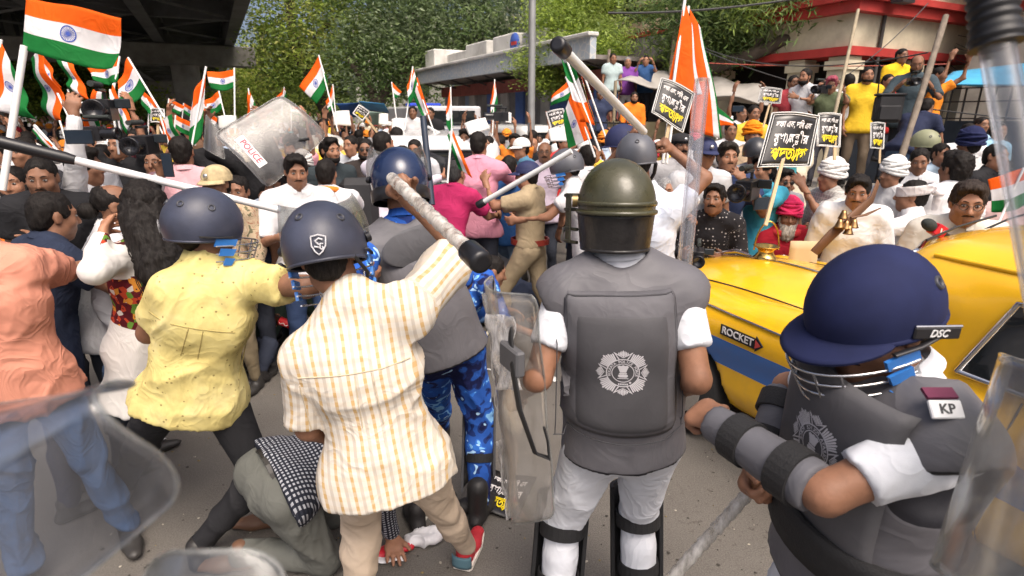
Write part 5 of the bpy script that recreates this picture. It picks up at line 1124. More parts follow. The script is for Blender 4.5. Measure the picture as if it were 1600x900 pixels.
def seams(root, p, lines, m, r=.0022, name='seam'):
    """stitched seams laid on the back of a shirt: lines of (x, z) in the torso frame"""
    o = [q for q in root.children if q.name.startswith('shirt')][0]; me = o.data; V = np.empty(len(me.vertices) * 3, np.float32); me.vertices.foreach_get('co', V); V = V.reshape(-1, 3).astype(float) + OFF[root]
    from mathutils.bvhtree import BVHTree
    t = BVHTree.FromPolygons([Vector(v) for v in V], [tuple(f.vertices) for f in me.polygons]); b = MB()
    for ln in lines:
        pts = []
        for (x0, z0), (x1, z1) in zip(ln[:-1], ln[1:]):
            for k in np.linspace(0, 1, 10):
                q = p.pel + p.rt * (x0 + (x1 - x0) * k) + p.up * (z0 + (z1 - z0) * k) - p.fw * .6; h, n, i, d = t.ray_cast(Vector(q), Vector(p.fw))
                if h is not None and d < .75: pts.append(np.array(h) - p.fw * .0005)
        if len(pts) > 2: b.tube(pts, r, 5)
    if b.v: b.build(name, m, o)
def logo_shield(o, L, at, s, m=None):
    d = nrm(A_(*at)); q = L(*d); e = 1e-3; Lz = nrm(L(*(d + A_(0, 0, .2))) - q); nn = nrm(q - L(0, 0, 0)); Y = nrm(EZ - nn * (EZ @ nn)); X = nrm(np.cross(Y, nn)); b = MB(); q = q + nn * .004
    def line(pts, w): 
        pts = [q + X * x * s + Y * y * s for x, y in pts]; b.tube(pts, w * s, 5, flat=.4, up=nn)
    line([(-.8, .9), (0, 1.1), (.8, .9), (.75, -.1), (.4, -.75), (0, -1.1), (-.4, -.75), (-.75, -.1), (-.8, .9)], .10)
    line([(.45, .55), (.05, .72), (-.35, .45), (-.1, .12), (.2, -.05), (.05, -.3), (-.45, -.2)], .13); line([(.5, .1), (.22, .15), (.12, -.35), (.32, -.55), (.5, -.3), (.35, -.2)], .11)
    b.build('shield_logo', m or mat('logo_grey', (.42, .42, .44), .5), o)
CO, CP = striped_man()
# ---- yellow shirt man in navy helmet
def yellow_man():
    J = K(head=(322, 356, 2.22), neck=(318, 412, 2.24), shL=(266, 455, 2.18), shR=(392, 440, 2.28), hipL=(262, 612, 2.40), hipR=(336, 604, 2.44)); J['hf'] = nrm(A_(.72, .62, -.22)); J['hu'] = A_(.05, .1, 1)
    J['elR'] = lim(J['shR'], 478, 448, .29); J['wrR'] = lim(J['elR'], 560, 440, .25, False); J['elL'] = lim(J['shL'], 232, 520, .28, False); J['wrL'] = J['elL'] + A_(.12, .20, -.05)
    J['anR'] = G(308, 856, .09); J['knR'] = ik(J['hipR'], J['anR'], J['hipR'] + A_(1, .25, 0), .47, .46); J['anL'] = G(190, 760, .09); J['knL'] = ik(J['hipL'], J['anL'], J['hipL'] + A_(.5, 1, 0)); lens_report('D', J)
    root, p = person(J, 'man in speckled pale yellow shirt, black trousers and scuffed navy helmet reaching right', skin=.62, topmat=PAT['speckled_yellow'], legmat=fabric((.018, .018, .020), 'black_twill', .4), sleeve=.66, h=.0105, haird=('crop', HAIRC), face=True, hem=.075, fold=.017, seed=21, attrs=rest_attr, loose=1.6, shoes=(.02, .018, .017), hb=1.05)
    fr = frame_from(A_(.06, .08, 1), J['hf']); c = P(317, 350, 2.21); o, L = helmet(root, c, fr, (.124, .146, .142), NAVYH, z0=-.38, vents=((-.10, -.75, .55), (.75, .05, .45), (.5, -.55, .55))); grille(root, o, L, 4); logo_shield(o, L, (-.30, -.90, -.08), .024)
    seams(root, p, [[(-.19, .39), (.19, .39)], [(-.05, .385), (-.06, .25)], [(.0, .385), (.0, .25)], [(.16, .42), (.17, .1)]], fabric((.36, .29, .11), 'stitching'))
    return root, p
DO, DP = yellow_man()
# ---- riot policeman in blue camouflage
def raf_man():
    J = K(head=(628, 296, 2.62), neck=(632, 345, 2.62), shL=(578, 384, 2.58), shR=(690, 378, 2.66), hipL=(672, 548, 2.76), hipR=(724, 546, 2.84)); J['hf'] = nrm(A_(-.3, 1, -.4)); J['hu'] = nrm(A_(-.1, .3, 1))
    J['elL'] = lim(J['shL'], 560, 440, .27); J['wrL'] = lim(J['elL'], 590, 480, .24, False); J['elR'] = lim(J['shR'], 725, 440, .27, False); J['wrR'] = lim(J['elR'], 700, 440, .24, False)
    J['anR'] = G(748, 792, .09); J['knR'] = ik(J['hipR'], J['anR'], J['hipR'] + A_(.3, 1, 0)); J['anL'] = G(690, 668, .09); J['knL'] = ik(J['hipL'], J['anL'], J['hipL'] + A_(0, 1, 0), .42, .41); J['toeR'] = A_(.35, 1, 0); lens_report('E', J)
    root, p = person(J, 'riot policeman in grey vest and blue camouflage trousers behind the striped shirt man', skin=.7, topmat=PAT['blue_camouflage'], legmat=PAT['blue_camouflage'], sleeve=1.0, h=.013, haird=None, face=False, attrs=rest_attr, fold=.014, seed=31, boot=.10, shoes=(.018, .017, .017), loose=.7, trouser_len=1.9, tuck=True)
    # camouflage reads its own object space on the trousers
    for q in root.children:
        if q.name.startswith('trousers'):
            n = len(q.data.vertices); a = q.data.attributes.new('rest', 'FLOAT_VECTOR', 'POINT'); b = np.empty(n * 3, np.float32); q.data.vertices.foreach_get('co', b); a.data.foreach_set('vector', b)
    vo = vest(root, p, 1.02, .030, .03, .012); f = p.fw; nk = p.neck
    MB().sheet(lambda u, v: nk - f * (.150 + .012 * math.sin(math.pi * v)) - p.up * (.015 + .16 * v) + p.rt * (u - .5) * 2 * .16 * math.sqrt(max(.02, 1 - (2 * v * .96 - .96) ** 2)) , 18, 12, .02).build('neck_flap', fabric((.085, .085, .092), 'flap_nylon', .3, .65), vo)
    o, L = helmet(root, P(624, 282, 2.60), p.hfr, (.13, .152, .152), mat('navy_gloss', (.012, .022, .060), .16, var=.2, spec=.6), z0=-.45, vents=()); visor(o, L, clear_plastic('visor_plastic', (.80, .82, .82), .14), True)
    MB().lathe(L(0, 0, -.47), [(.128, -.03), (.134, -.02), (.134, .02), (.126, .03)], 30, p.hfr[0], p.hfr[1], p.hfr[2], 0, 1.15).build('rim_band', BLACKP, o)
    for t in (.0, .42): strap(root, p.knR + (p.anR - p.knR) * t, p.anR, .068 - .01 * t, .045, name='knee_strap')
    f0 = p.fw; ax = nrm(p.anR - p.knR); MB().sheet(lambda u, v: p.knR - ax * .08 + ax * .40 * v + f0 * .085 * math.cos((u - .5) * 2.8) + p.rt * .09 * math.sin((u - .5) * 3.1), 12, 9, .012).build('knee_guard', mat('grey_pad', (.05, .05, .055), .6), root)
    # second riot policeman crouching beyond him
    J = K(head=(770, 425, 4.3), neck=(755, 425, 4.3), shL=(722, 438, 4.35), shR=(764, 452, 4.15), hipL=(690, 470, 4.6), hipR=(705, 490, 4.4)); J['hf'] = nrm(A_(.9, .2, -.4)); J['hu'] = nrm(A_(.3, .2, 1))
    J['elL'] = J['shL'] + A_(.15, .12, -.2); J['wrL'] = J['elL'] + A_(.2, .05, -.1); J['elR'] = J['shR'] + A_(.10, -.05, -.24); J['wrR'] = J['elR'] + A_(.2, .05, -.1)
    for q in 'LR': h_ = J['hip' + q]; J['kn' + q] = A_(h_[0] + .30, h_[1] + (.1 if q == 'L' else -.02), max(h_[2] - .1, .3)); J['an' + q] = A_(h_[0] + .05, h_[1] + .1, .09)
    person(J, 'crouching riot policeman in blue camouflage shirt bending over the fallen man in jeans', skin=.7, topmat=PAT['blue_camouflage'], legmat=PAT['blue_camouflage'], attrs=rest_attr, sleeve=1.0, h=.017, fold=.012, seed=33, face=False, fh=.012, hh=.009, loose=1.5)
    return root
EO = raf_man()
# ---- people on the ground
def ground_people():
    J = K(hipL=(408, 738, 2.52), hipR=(448, 776, 2.38), shL=(520, 660, 2.72), shR=(572, 728, 2.56), neck=(575, 690, 2.66), head=(610, 690, 2.72)); J['hf'] = nrm(A_(.6, .3, -.8)); J['hu'] = nrm(A_(.8, .3, .2))
    J['wrR'] = G(612, 838, .055); m = (J['shR'] + J['wrR']) / 2; J['elR'] = m + A_(.03, -.04, .03); J['elL'] = J['shL'] + A_(.12, .16, -.22); J['wrL'] = J['elL'] + A_(.10, .14, -.18)
    J['knR'] = G(505, 872, .075); J['anR'] = G(372, 864, .085); J['knL'] = G(520, 800, .075); J['anL'] = G(420, 800, .085); J['toeR'] = A_(-.9, -.1, -.1); J['toeL'] = A_(-.9, -.1, -.1); lens_report('F', J)
    person(J, 'man down on hands and knees in black gingham shirt and grey green trousers', skin=.8, topmat=PAT['gingham'], legmat=fabric((.115, .118, .105), 'grey_green_cotton', .4), sleeve=1.82, h=.011, fold=.014, seed=41, attrs=rest_attr, loose=1.35, hem=-.005, waist=None, hdir=(None, A_(.12, -.35, -.03)), palm=(None, A_(0, 0, -1)), curl=(.1, .08), hh=.0055, shoes=(.14, .075, .045))
    bp = [o for o in S.objects if o.name.startswith('person') and 'gingham' in o.get('label', '')][0]; pe = (J['hipL'] + J['hipR']) / 2; up = nrm((J['shL'] + J['shR']) / 2 - pe); strap(bp, pe + up * .008, pe + up, .160, .036, mat('belt_leather', (.02, .018, .016), .45), 'belt', .010, .85)
    # belt line of the crawling man is part of his trousers; seated man with a bottle
    b = G(405, 575); J = dict(hipL=b + A_(-.03, .10, .13), hipR=b + A_(-.16, .0, .13)); J['shL'] = b + A_(.22, .42, .53); J['shR'] = b + A_(-.10, .32, .55); J['neck'] = b + A_(.05, .40, .60); J['head'] = b + A_(.03, .42, .74); J['hf'] = nrm(A_(.2, -.9, -.3)); J['hu'] = A_(-.1, 0, 1)
    J['knR'] = b + A_(-.05, -.30, .40); J['anR'] = b + A_(-.12, -.30, .09); J['knL'] = b + A_(.22, -.14, .36); J['anL'] = b + A_(.14, -.28, .09); J['toeL'] = A_(-.6, -.7, 0); J['toeR'] = A_(-.4, -.9, 0)
    J['elR'] = b + A_(-.12, .08, .42); J['wrR'] = b + A_(.12, .02, .44); J['elL'] = b + A_(.40, .42, .32); J['wrL'] = b + A_(.62, .40, .28); lens_report('G', J)
    # seat facing: torso leans back, chest to the camera -> left and right swap
    for a in ('sh', 'el', 'wr', 'hip', 'kn', 'an', 'toe'): J[a + 'L'], J[a + 'R'] = J[a + 'R'], J[a + 'L']
    person(J, 'man in green shirt fallen into a sitting position on the road holding a cola bottle', skin=.75, topmat=fabric((.055, .085, .062), 'dark_green_cotton', .5), legmat=fabric((.030, .036, .055), 'dark_denim', .5), sleeve=1.0, h=.016, fold=.014, seed=43, loose=1.4, shoes=(.022, .02, .02), fh=.009, hh=.007, curl=(.9, .3), hdir=(A_(1, 0, 0), None), palm=(A_(0, .2, -1), None))
    c = b + A_(.24, -.02, .42); d = nrm(A_(.9, -.1, -.35)); fr = frame_from(d, A_(0, 1, 0)); root = empty('cola_bottle', c, 'cola bottle with red label in the fallen man\'s hand', 'bottle')
    MB().lathe(c - d * .10, [(.001, 0), (.030, .003), (.033, .02), (.033, .10)], 16, *fr).build('base', mat('cola', (.03, .012, .008), .15), root); MB().lathe(c - d * .0, [(.034, -.01), (.0345, -.005), (.0345, .075), (.034, .08)], 16, *fr).build('red_label', mat('label_red', (.55, .01, .015), .4), root); MB().lathe(c + d * .08, [(.033, 0), (.030, .05), (.014, .10), (.014, .125), (.001, .126)], 16, *fr).build('neck', mat('cola', (.03, .012, .008), .15), root)
    MB().tube([c - fr[1] * .035 + d * (.0 + .012 * i) + fr[0] * .010 * math.sin(i * 1.7) for i in range(7)], .0035, 5).build('script_mark', mat('print_white', (.75, .72, .7), .5), root)
    # man in jeans lying on his side, legs towards the camera's left
    b = G(775, 515); J = dict(hipL=b + A_(.20, .36, .30), hipR=b + A_(.20, .30, .13), knL=b + A_(-.20, .16, .26), knR=b + A_(-.22, .02, .12), anL=b + A_(-.50, .42, .14), anR=b + A_(-.56, .10, .09), shL=b + A_(.68, .52, .36), shR=b + A_(.66, .40, .08), neck=b + A_(.74, .48, .22), head=b + A_(.87, .52, .20), hf=A_(-.2, -.9, .2), hu=A_(1, .1, 0), elL=b + A_(.55, .2, .3), elR=b + A_(.5, .2, .08), wrL=b + A_(.42, .05, .15), wrR=b + A_(.40, 0, .1))
    person(J, 'man in faded blue jeans lying on the road behind the clear shield', skin=.8, topmat=fabric((.08, .10, .16), 'blue_cotton'), legmat=fabric((.075, .15, .31), 'faded_denim', .7), h=.017, fold=.016, seed=45, face=False, fh=.012, hh=.009, shoes=(.3, .3, .3))
ground_people()
# ---- left edge: salmon shirt man, woman with long hair and the men beyond
def left_group():
    J = K(head=(-52, 352, 2.15), neck=(-34, 402, 2.18), shL=(38, 410, 2.22), shR=(-95, 432, 2.08), hipL=(62, 585, 2.42), hipR=(-10, 590, 2.30)); J['hf'] = nrm(A_(.6, -.6, -.1)); J['hu'] = A_(-.1, 0, 1)
    J['hipL'] = P(62, 580, 2.40); J['elL'] = lim(J['shL'], 104, 426, .28, False); J['wrL'] = lim(J['elL'], 150, 410, .25, False); J['elR'] = lim(J['shR'], -130, 530, .28); J['wrR'] = J['elR'] + A_(-.10, .05, -.22)
    J['anL'] = J['hipL'] * A_(1, 1, 0) + A_(.12, .12, .09); J['anR'] = J['hipR'] * A_(1, 1, 0) + A_(-.05, -.05, .09); J['knL'] = ik(J['hipL'], J['anL'], J['hipL'] + A_(1, -.5, 0)); J['knR'] = ik(J['hipR'], J['anR'], J['hipR'] + A_(1, -.6, 0)); lens_report('I', J)
    den = fabric((.055, .105, .20), 'denim', .6); root, p = person(J, 'man in washed salmon pink shirt and blue jeans at the left frame edge', skin=.85, topmat=fabric((.56, .24, .165), 'salmon_linen', .8), legmat=den, sleeve=.85, h=.012, fold=.022, seed=51, loose=1.3, hem=.12, beard=1., bcol=(.2, .19, .18), haird=('short', (.08, .08, .08)), fh=.008)
    J = K(head=(228, 328, 2.50), neck=(236, 376, 2.54), shL=(196, 400, 2.50), shR=(275, 396, 2.58), hipL=(200, 545, 2.68), hipR=(256, 545, 2.72)); J['hf'] = nrm(A_(-.5, .85, -.1)); J['hu'] = A_(-.05, .05, 1)
    J['elL'] = lim(J['shL'], 146, 424, .25); J['wrL'] = lim(J['elL'], 160, 372, .23, False); J['elR'] = lim(J['shR'], 270, 480, .26, False); J['wrR'] = lim(J['elR'], 250, 500, .23, False)
    J['anL'] = G(172, 655, .09); J['anR'] = G(222, 648, .09); J['knL'] = ik(J['hipL'], J['anL'], J['hipL'] + A_(0, 1, 0)); J['knR'] = ik(J['hipR'], J['anR'], J['hipR'] + A_(0, 1, 0)); lens_report('J', J)
    root, p = person(J, 'woman with long wavy black hair in white kurta with embroidered red yoke', skin=1., topmat=PAT['embroidered_cotton'], legmat=fabric((.09, .15, .26), 'light_denim'), sleeve=1.95, h=.012, fold=.014, seed=53, loose=1.25, hem=.30, attrs=rest_attr, haird=('thick', HAIRC), hb=.90, coll=False, fh=.008)
    rr = np.random.default_rng(4); fr = p.hfr; b = MB(); s = SDF(); c = p.head
    s.ell(c - fr[1] * .05 - fr[2] * .02, (.10, .085, .115), fr, .03); s.cone(c - fr[1] * .11 - fr[2] * .08, c - fr[1] * .19 - fr[2] * .24 + fr[0] * .05, .085, .105, k=.06); s.cone(c - fr[1] * .19 - fr[2] * .24 + fr[0] * .05, c - fr[1] * .17 - fr[2] * .36 + fr[0] * .06, .095, .05, k=.05)
    lo = obj_sdf('long_hair', s, .010, hair_mat((.013, .011, .010)), root, post=lambda V, Q: V + vnormals(V, Q) * ((vnoise(V * A_(60, 60, 14), 3) - .5) * .03 + (vnoise(V * A_(130, 130, 30), 5) - .5) * .014)[:, None])
    for i in range(90):
        a = rr.uniform(-1.5, 1.5); q = rr.uniform(.7, 1.1); st = c - fr[1] * (.10 + .06 * math.cos(a) * q) - fr[2] * rr.uniform(.04, .14) + fr[0] * .085 * math.sin(a) * q; en = c - fr[1] * (.17 + .11 * math.cos(a) * q) - fr[2] * rr.uniform(.28, .42) + fr[0] * (.06 + .12 * math.sin(a) * q); w = rr.uniform(.006, .015); ph = rr.uniform(0, 6)
        b.tube([st + (en - st) * t + fr[0] * w * math.sin(ph + t * 13) - fr[1] * w * math.cos(ph + t * 12) for t in np.linspace(0, 1, 12)], [.0035 - .0025 * t for t in np.linspace(0, 1, 12)], 4)
    tag(b.build('hair_strands', hair_mat((.016, .013, .011)), lo), kind='stuff'); MB().box(c - fr[1] * .165 - fr[2] * .085, (.045, .014, .022), fr[0], fr[1], fr[2], bev=.004).build('hair_clip', mat('clip_pink', (.5, .33, .32), .3), lo)
left_group()
# ================================================================ THE CROWD
def mid(px, py, d, hd, label, top=(.6, .6, .6), leg=(.04, .045, .06), group=None, pat=None, z0=0., extra=None, sh=None, **kw):
    """a person whose head centre stands where the pixel's ray is at depth d; hd: 0 = back to the camera, 180 = facing it, 90 = facing left"""
    d = d * (1.06 if d < 8.5 else 1); H = P(px, py, d); near = d < 5.2; ht = min(max((H[2] - z0) / .915, 1.5), 1.86); pk = {k: kw.pop(k) for k in ('lean', 'twist', 'armL', 'armR', 'headturn', 'headtilt', 'step', 'sit') if k in kw}
    if pk.get('lean') or pk.get('sit'): ht = sh or 1.70
    J = stand_pose(0, 0, 0, R(hd), ht, seed=int(px), **pk); dl = H - J['head']
    if abs(dl[2] - z0) > .35 and not (pk.get('lean') or pk.get('sit')): pass
    for k in J:
        if k not in ('hf', 'hu'): J[k] = J[k] + dl
    dz = min(J['anL'][2], J['anR'][2]) - .085 - z0           # keep the feet on what carries them
    if not pk.get('sit'):
        for q in 'LR':
            J['an' + q] = J['an' + q] - A_(0, 0, dz); J['kn' + q] = J['kn' + q] - A_(0, 0, dz * .55)
    o = dict(h=.022 if d < 4.4 else .027 if d < 6.2 else .034, fh=.009 if d < 4.4 else .0112 if d < 6.2 else .0155, hh=.0088 if d < 4.4 else .0105 if d < 6.2 else .0145, seed=int(px * 3 + py), skin=.62 + .3 * ((px * 37 + py * 11) % 100) / 100, sleeve=.62, fold=.012, loose=1.35, tuck=False, hem=.08, k=.96)
    o.update(kw); m = PAT[pat] if pat else fabric(top)
    if pat: o.setdefault('attrs', rest_attr)
    r, p = person(J, label, group, topmat=m, legmat=fabric(leg, wr=.45), **o)
    if extra: extra(r, p)
    return r, p
# ---- things worn on the head
def turban(col, hgt=.07, k=1., tail=False, spots=False):
    def f(r, p):
        fr = p.hfr; c = p.head; m = fabric(col, 'turban_cloth', .9); b = MB(); L = lambda x, y, z: c + fr[0] * x + fr[1] * y + fr[2] * z
        for i in range(6):
            t = i / 5; z = .028 + hgt * t; ti = .22 * math.sin(i * 1.9)
            b.tube([L((.090 - .016 * t * t) * k * math.cos(a), -.012 + (.108 - .02 * t * t) * k * math.sin(a), z + .02 * math.sin(a + i * 1.3) + ti * .1 * math.cos(a)) for a in np.linspace(0, 2 * math.pi, 21)], .018, 7, flat=.9)
        b.ell(L(0, -.012, .05 + hgt * .4), (.088 * k, .104 * k, .07 + hgt * .35), *fr, n=18, m=8); o = b.build('turban', m, r)
        if tail: MB().tube([L(.02, -.11, .04), L(.06, -.16, .02), L(.07, -.17, -.10)], [.03, .026, .02], 8, flat=.5).build('turban_tail', fabric((.5, .2, .22), 'turban_cloth', .9), o)
    return f
def headband(col):
    def f(r, p):
        fr = p.hfr; c = p.head; b = MB()
        b.sheet(lambda u, v: c + fr[0] * (.090 + .006 * v) * math.cos(6.2832 * u) + fr[1] * (-.012 + (.108 + .004 * v) * math.sin(6.2832 * u)) + fr[2] * (.012 + .072 * v - .02 * math.sin(6.28 * u)), 28, 5, .008); b.tube([c - fr[1] * .125 + fr[2] * .05, c - fr[1] * .17 + fr[2] * .02 + fr[0] * .03, c - fr[1] * .16 - fr[2] * .10 + fr[0] * .05], [.03, .034, .02], 8); b.build('headband', fabric(col, 'headband_cloth', .9), r)
    return f
def cap(m, band=None, peak=.05, beret=False, sag=0.):
    def f(r, p):
        fr = p.hfr; c = p.head; L = lambda x, y, z: c + fr[0] * x + fr[1] * y + fr[2] * z; b = MB()
        b.ell(L(0, -.012, .045), (.092 + .02 * beret, .112 + .012 * beret, .085 - .015 * beret), *fr, n=20, m=8, z0=-.05); b.lathe(L(0, -.012, .045), [(.093, -.022), (.094, .012), (.088, .02)], 20, *fr, sy=1.2)
        if peak: b.sheet(lambda u, v: L(.090 * math.cos(math.pi * (.14 + .72 * u)) * (1 + .1 * v), -.012 + (.110 + (peak + .02) * v * math.sin(math.pi * u) ** .6) * math.sin(math.pi * (.14 + .72 * u)), .028 - .022 * v), 14, 4, .006)
        o = b.build('beret' if beret else 'cap', m, r)
        if band: MB().lathe(L(0, .105, .06), [(.016, 0), (.016, .006), (.001, .008)], 12, fr[0], fr[2], fr[1]).build('cap_badge', band, o)
    return f
def hard(m, brim=0., gr=False, vis=False, r=(.124, .148, .14), z0=-.32):
    def f(rt, p):
        o, L = helmet(rt, p.head + p.hfr[2] * .02, p.hfr, r, m, z0=z0, brim=brim)
        if gr: grille(rt, o, L)
        if vis: visor(o, L, clear_plastic('visor_plastic', (.80, .82, .82), .14), True)
    return f
def both(*fs):
    def f(r, p):
        for g in fs: g(r, p)
    return f
def scarf(col):
    def f(r, p):
        b = MB(); n = p.neck; fr = np.stack([p.rt, p.fw, p.up]); b.tube([n + fr[0] * .085 * math.cos(a) + fr[1] * .075 * math.sin(a) - fr[1] * .01 + fr[2] * (.01 - .02 * math.sin(a)) for a in np.linspace(0, 6.2832, 19)], .026, 8)
        for q in (-1, 1): b.tube([n + fr[0] * q * .075 + fr[1] * .06, n + fr[0] * q * .085 + fr[1] * .15 - fr[2] * .16, n + fr[0] * q * .07 + fr[1] * .155 - fr[2] * .38], [.026, .034, .03], 8, flat=.5)
        b.build('scarf', fabric(col, 'scarf_cloth', .8), r)
    return f
def badge_strap(col):
    def f(r, p):
        pts = [p.shL - p.rt * -.04 + p.up * .05, p.shL + p.rt * .10 + p.fw * .15 - p.up * .15, p.pel + p.rt * .12 + p.fw * .15 + p.up * .12]; MB().tube(pts, .013, 6, flat=.4).build('shoulder_strap', fabric(col, 'strap_webbing', .3), r)
    return f
W1 = (.58, .58, .59); BLK = (.016, .016, .018); NVY = (.022, .030, .055)
BLACKN = mat('black_helmet', (.03, .032, .036), .3, spec=.5)
GREYH = mat('helmet_grey', (.085, .09, .105), .42, var=.2, scale=8, dirt=.1); NAVYC = mat('navy_cap', (.016, .022, .075), .7, var=.15, bump=.2, bscale=300)
def crowd_named():
    sg = mat('badge_silver', (.5, .5, .5), .3, .8)
    # left, in the shade of the flyover
    mid(84, 338, 2.60, -35, 'man in dark navy shirt with his back turned beside the salmon shirt man', NVY, (.03, .035, .06), armL='fwd', armR='fwd', lean=.25, sh=1.66, hb=1.1)
    def bun(r, p): MB().ell(p.head - p.hfr[1] * .12 - p.hfr[2] * .03, (.035, .05, .045), *p.hfr, n=12, m=8).build('hair_tail', hair_mat(), r)
    mid(180, 322, 2.85, -55, 'balding man in white shirt with a short ponytail beside the long haired woman', W1, haird=('bald', HAIRC), extra=bun, armL='fwd', armR='down', lean=.2, sh=1.66, sleeve=1.9)
    mid(66, 278, 3.15, 205, 'smiling stout man in black shirt, head tilted, at upper left', BLK, hb=1.14, fat=1.12, tache=.6, headtilt=.1, lean=.2, sh=1.7)
    mid(22, 288, 3.45, 200, 'man with red forehead mark and orange scarf over a blue shirt at the left edge', (.10, .14, .22), extra=scarf((.65, .16, .02)), beard=.7, armL='fwd')
    mid(134, 262, 3.5, -75, 'man with thick black hair in white shirt lifting his phone at upper left', W1, haird=('thick', HAIRC), armR='high', armL='phone', sleeve=1.9)
    mid(36, 238, 4.3, 170, 'dark shirted man glancing sideways behind the stout man', (.03, .03, .035))
    mid(284, 238, 4.0, 20, 'man in pale pink shirt with his back turned filming on a phone', (.58, .33, .36), sleeve=1., armL='phone', armR='down', hb=1.08)
    mid(243, 256, 4.3, 190, 'grinning cameraman in black T-shirt behind a video camera at left', BLK, armR='cam', armL='cam', headtilt=-.1)
    mid(186, 228, 4.9, 175, 'cameraman in black shirt holding a gimbal rig above his head', (.02, .02, .022), armL='high', armR='high')
    mid(118, 236, 4.5, 185, 'grey haired bald man under the big tricolour', (.3, .3, .32), haird=('bald', (.2, .2, .2)))
    mid(160, 245, 5.2, 190, 'man in dark check shirt pressing between the cameramen at left', (.09, .06, .06)); mid(212, 220, 5.6, 180, 'man in maroon shirt beneath the white and green flag', (.12, .03, .04))
    mid(328, 214, 5.4, 195, 'man in black shirt raising an arm left of the tilted police shield', BLK, armR='up'); mid(300, 205, 6.2, 170, 'man in brown shirt beneath the narrow orange flag', (.14, .08, .05))
    mid(338, 287, 3.7, 172, 'paramilitary policeman in tan camouflage and cap with a turquoise strap', pat='tan_camouflage', leg=(.20, .16, .10), extra=both(cap(mat('tan_cap', (.40, .32, .18), .85, var=.3, scale=18), sg), badge_strap((.03, .25, .32))), sleeve=1.5, tache=.8, skin=.45)
    mid(402, 232, 4.75, 165, 'riot policeman in black gear holding up the tilted police shield', (.018, .018, .02), (.02, .02, .022), extra=hard(BLACKN, vis=True), armL='up', armR='up', sleeve=1.9)
    mid(372, 300, 4.0, 185, 'man in dark blue shirt squeezed behind the camouflage policeman', (.03, .04, .07)); mid(420, 310, 4.6, 170, 'man in black T-shirt in the gap under the police shield', BLK)
    # centre
    mid(463, 268, 3.85, 208, 'moustached man in open necked white shirt gripping the end of a lathi', W1, (.03, .05, .11), haird=('thick', HAIRC), tache=.4, headtilt=.18, sleeve=.95, armL='hold', armR='hold', fh=.0085, hb=1.04)
    mid(430, 292, 4.5, 175, 'man in pale blue shirt standing behind the open necked white shirt', (.40, .47, .58)); mid(510, 272, 4.25, 5, 'man in white shirt with orange collar seen from behind', W1, extra=scarf((.75, .22, .03)), sleeve=.7, armR='fwd', armL='down')
    mid(516, 236, 4.9, 230, 'bearded young man in dark shirt with a lanyard looking right', (.03, .04, .045), haird=('thick', HAIRC), beard=.8); mid(548, 228, 6.2, 160, 'man in pale grey shirt raising a fist in front of the distant yellow taxi', (.5, .53, .56), armR='high')
    mid(571, 234, 5.7, 190, 'bearded man in sunglasses and black polo shirt at centre', (.035, .028, .026), beard=.8, glasses='dark', sleeve=.7)
    mid(600, 226, 4.95, -40, 'man in lavender white shirt with his back turned, arm stretched right', (.60, .56, .64), armR='fwd', armL='fwd', sleeve=1.8); mid(629, 246, 5.3, 0, 'man in bright white shirt seen from behind over the navy riot helmet', (.70, .70, .71), armL='fwd', armR='fwd')
    mid(620, 214, 6.5, 15, 'man in white shirt and dark hair two rows behind the riot helmet', (.62, .62, .63)); mid(648, 234, 6.2, 175, 'man in grey white shirt bending towards the car', (.5, .5, .52), lean=.3)
    mid(712, 272, 4.6, -25, 'shaven headed man in magenta T-shirt bending away', (.36, .02, .09), (.15, .14, .13), lean=.28, sh=1.66, haird=('crop', (.03, .03, .03)), armL='fwd', armR='fwd', sleeve=.75, step=.25)
    mid(748, 226, 4.95, -10, 'man in colour stained pink shirt seen from behind', (.58, .25, .33), haird=('short', HAIRC), sleeve=1.6, armR='fwd'); mid(796, 262, 5.3, -15, 'man in royal blue T-shirt and washed jeans walking away', (.025, .085, .24), (.22, .31, .42), step=.2)
    mid(728, 218, 6.4, 170, 'woman with dark hair down behind the pink shirt', (.05, .05, .06), haird=('thick', HAIRC)); mid(762, 228, 6.4, 160, 'man in orange shirt in front of the white jeep', (.6, .17, .03))
    mid(823, 274, 4.75, 70, 'policeman in khaki uniform with red belt and navy cap raising his stick', (.34, .27, .17), (.34, .27, .17), tuck=True, extra=both(cap(NAVYC, peak=.06), lambda r, p: strap(r, p.pel + p.up * .08, p.pel + p.up * .3, .166, .05, mat('red_leather', (.22, .03, .02), .4), 'belt', .01, .85)), armL='phone', armR='fwd', step=.22, hb=1.05, sleeve=.75)
    mid(886, 262, 4.5, 80, 'policeman in white shirt and grey helmet leaning left beside the khaki policeman', W1, (.02, .025, .05), extra=hard(GREYH, gr=True), lean=.3, sh=1.72, armL='fwd', armR='fwd')
    mid(851, 238, 6.0, 175, 'bald man with moustache and spectacles in light shirt behind the raised stick', (.5, .42, .5), haird=('bald', (.1, .1, .1)), tache=1., glasses='clear'); mid(814, 232, 6.4, 120, 'man in white baseball cap looking left beyond the khaki policeman', (.08, .2, .3), extra=cap(mat('white_cap', (.6, .6, .58), .8)))
    # officer with both arms raised
    J = K(head=(996, 252, 3.62), neck=(1010, 300, 3.64), shL=(965, 322, 3.70), shR=(1052, 330, 3.56), hipL=(990, 445, 3.85), hipR=(1040, 450, 3.78)); J['hf'] = nrm(A_(-.1, 1, -.1)); J['hu'] = A_(-.1, .1, 1)
    J['elR'] = lim(J['shR'], 1102, 278, .29, False); J['wrR'] = lim(J['elR'], 1022, 212, .27, True); J['elL'] = lim(J['shL'], 950, 262, .28, False); J['wrL'] = lim(J['elL'], 986, 216, .25, True)
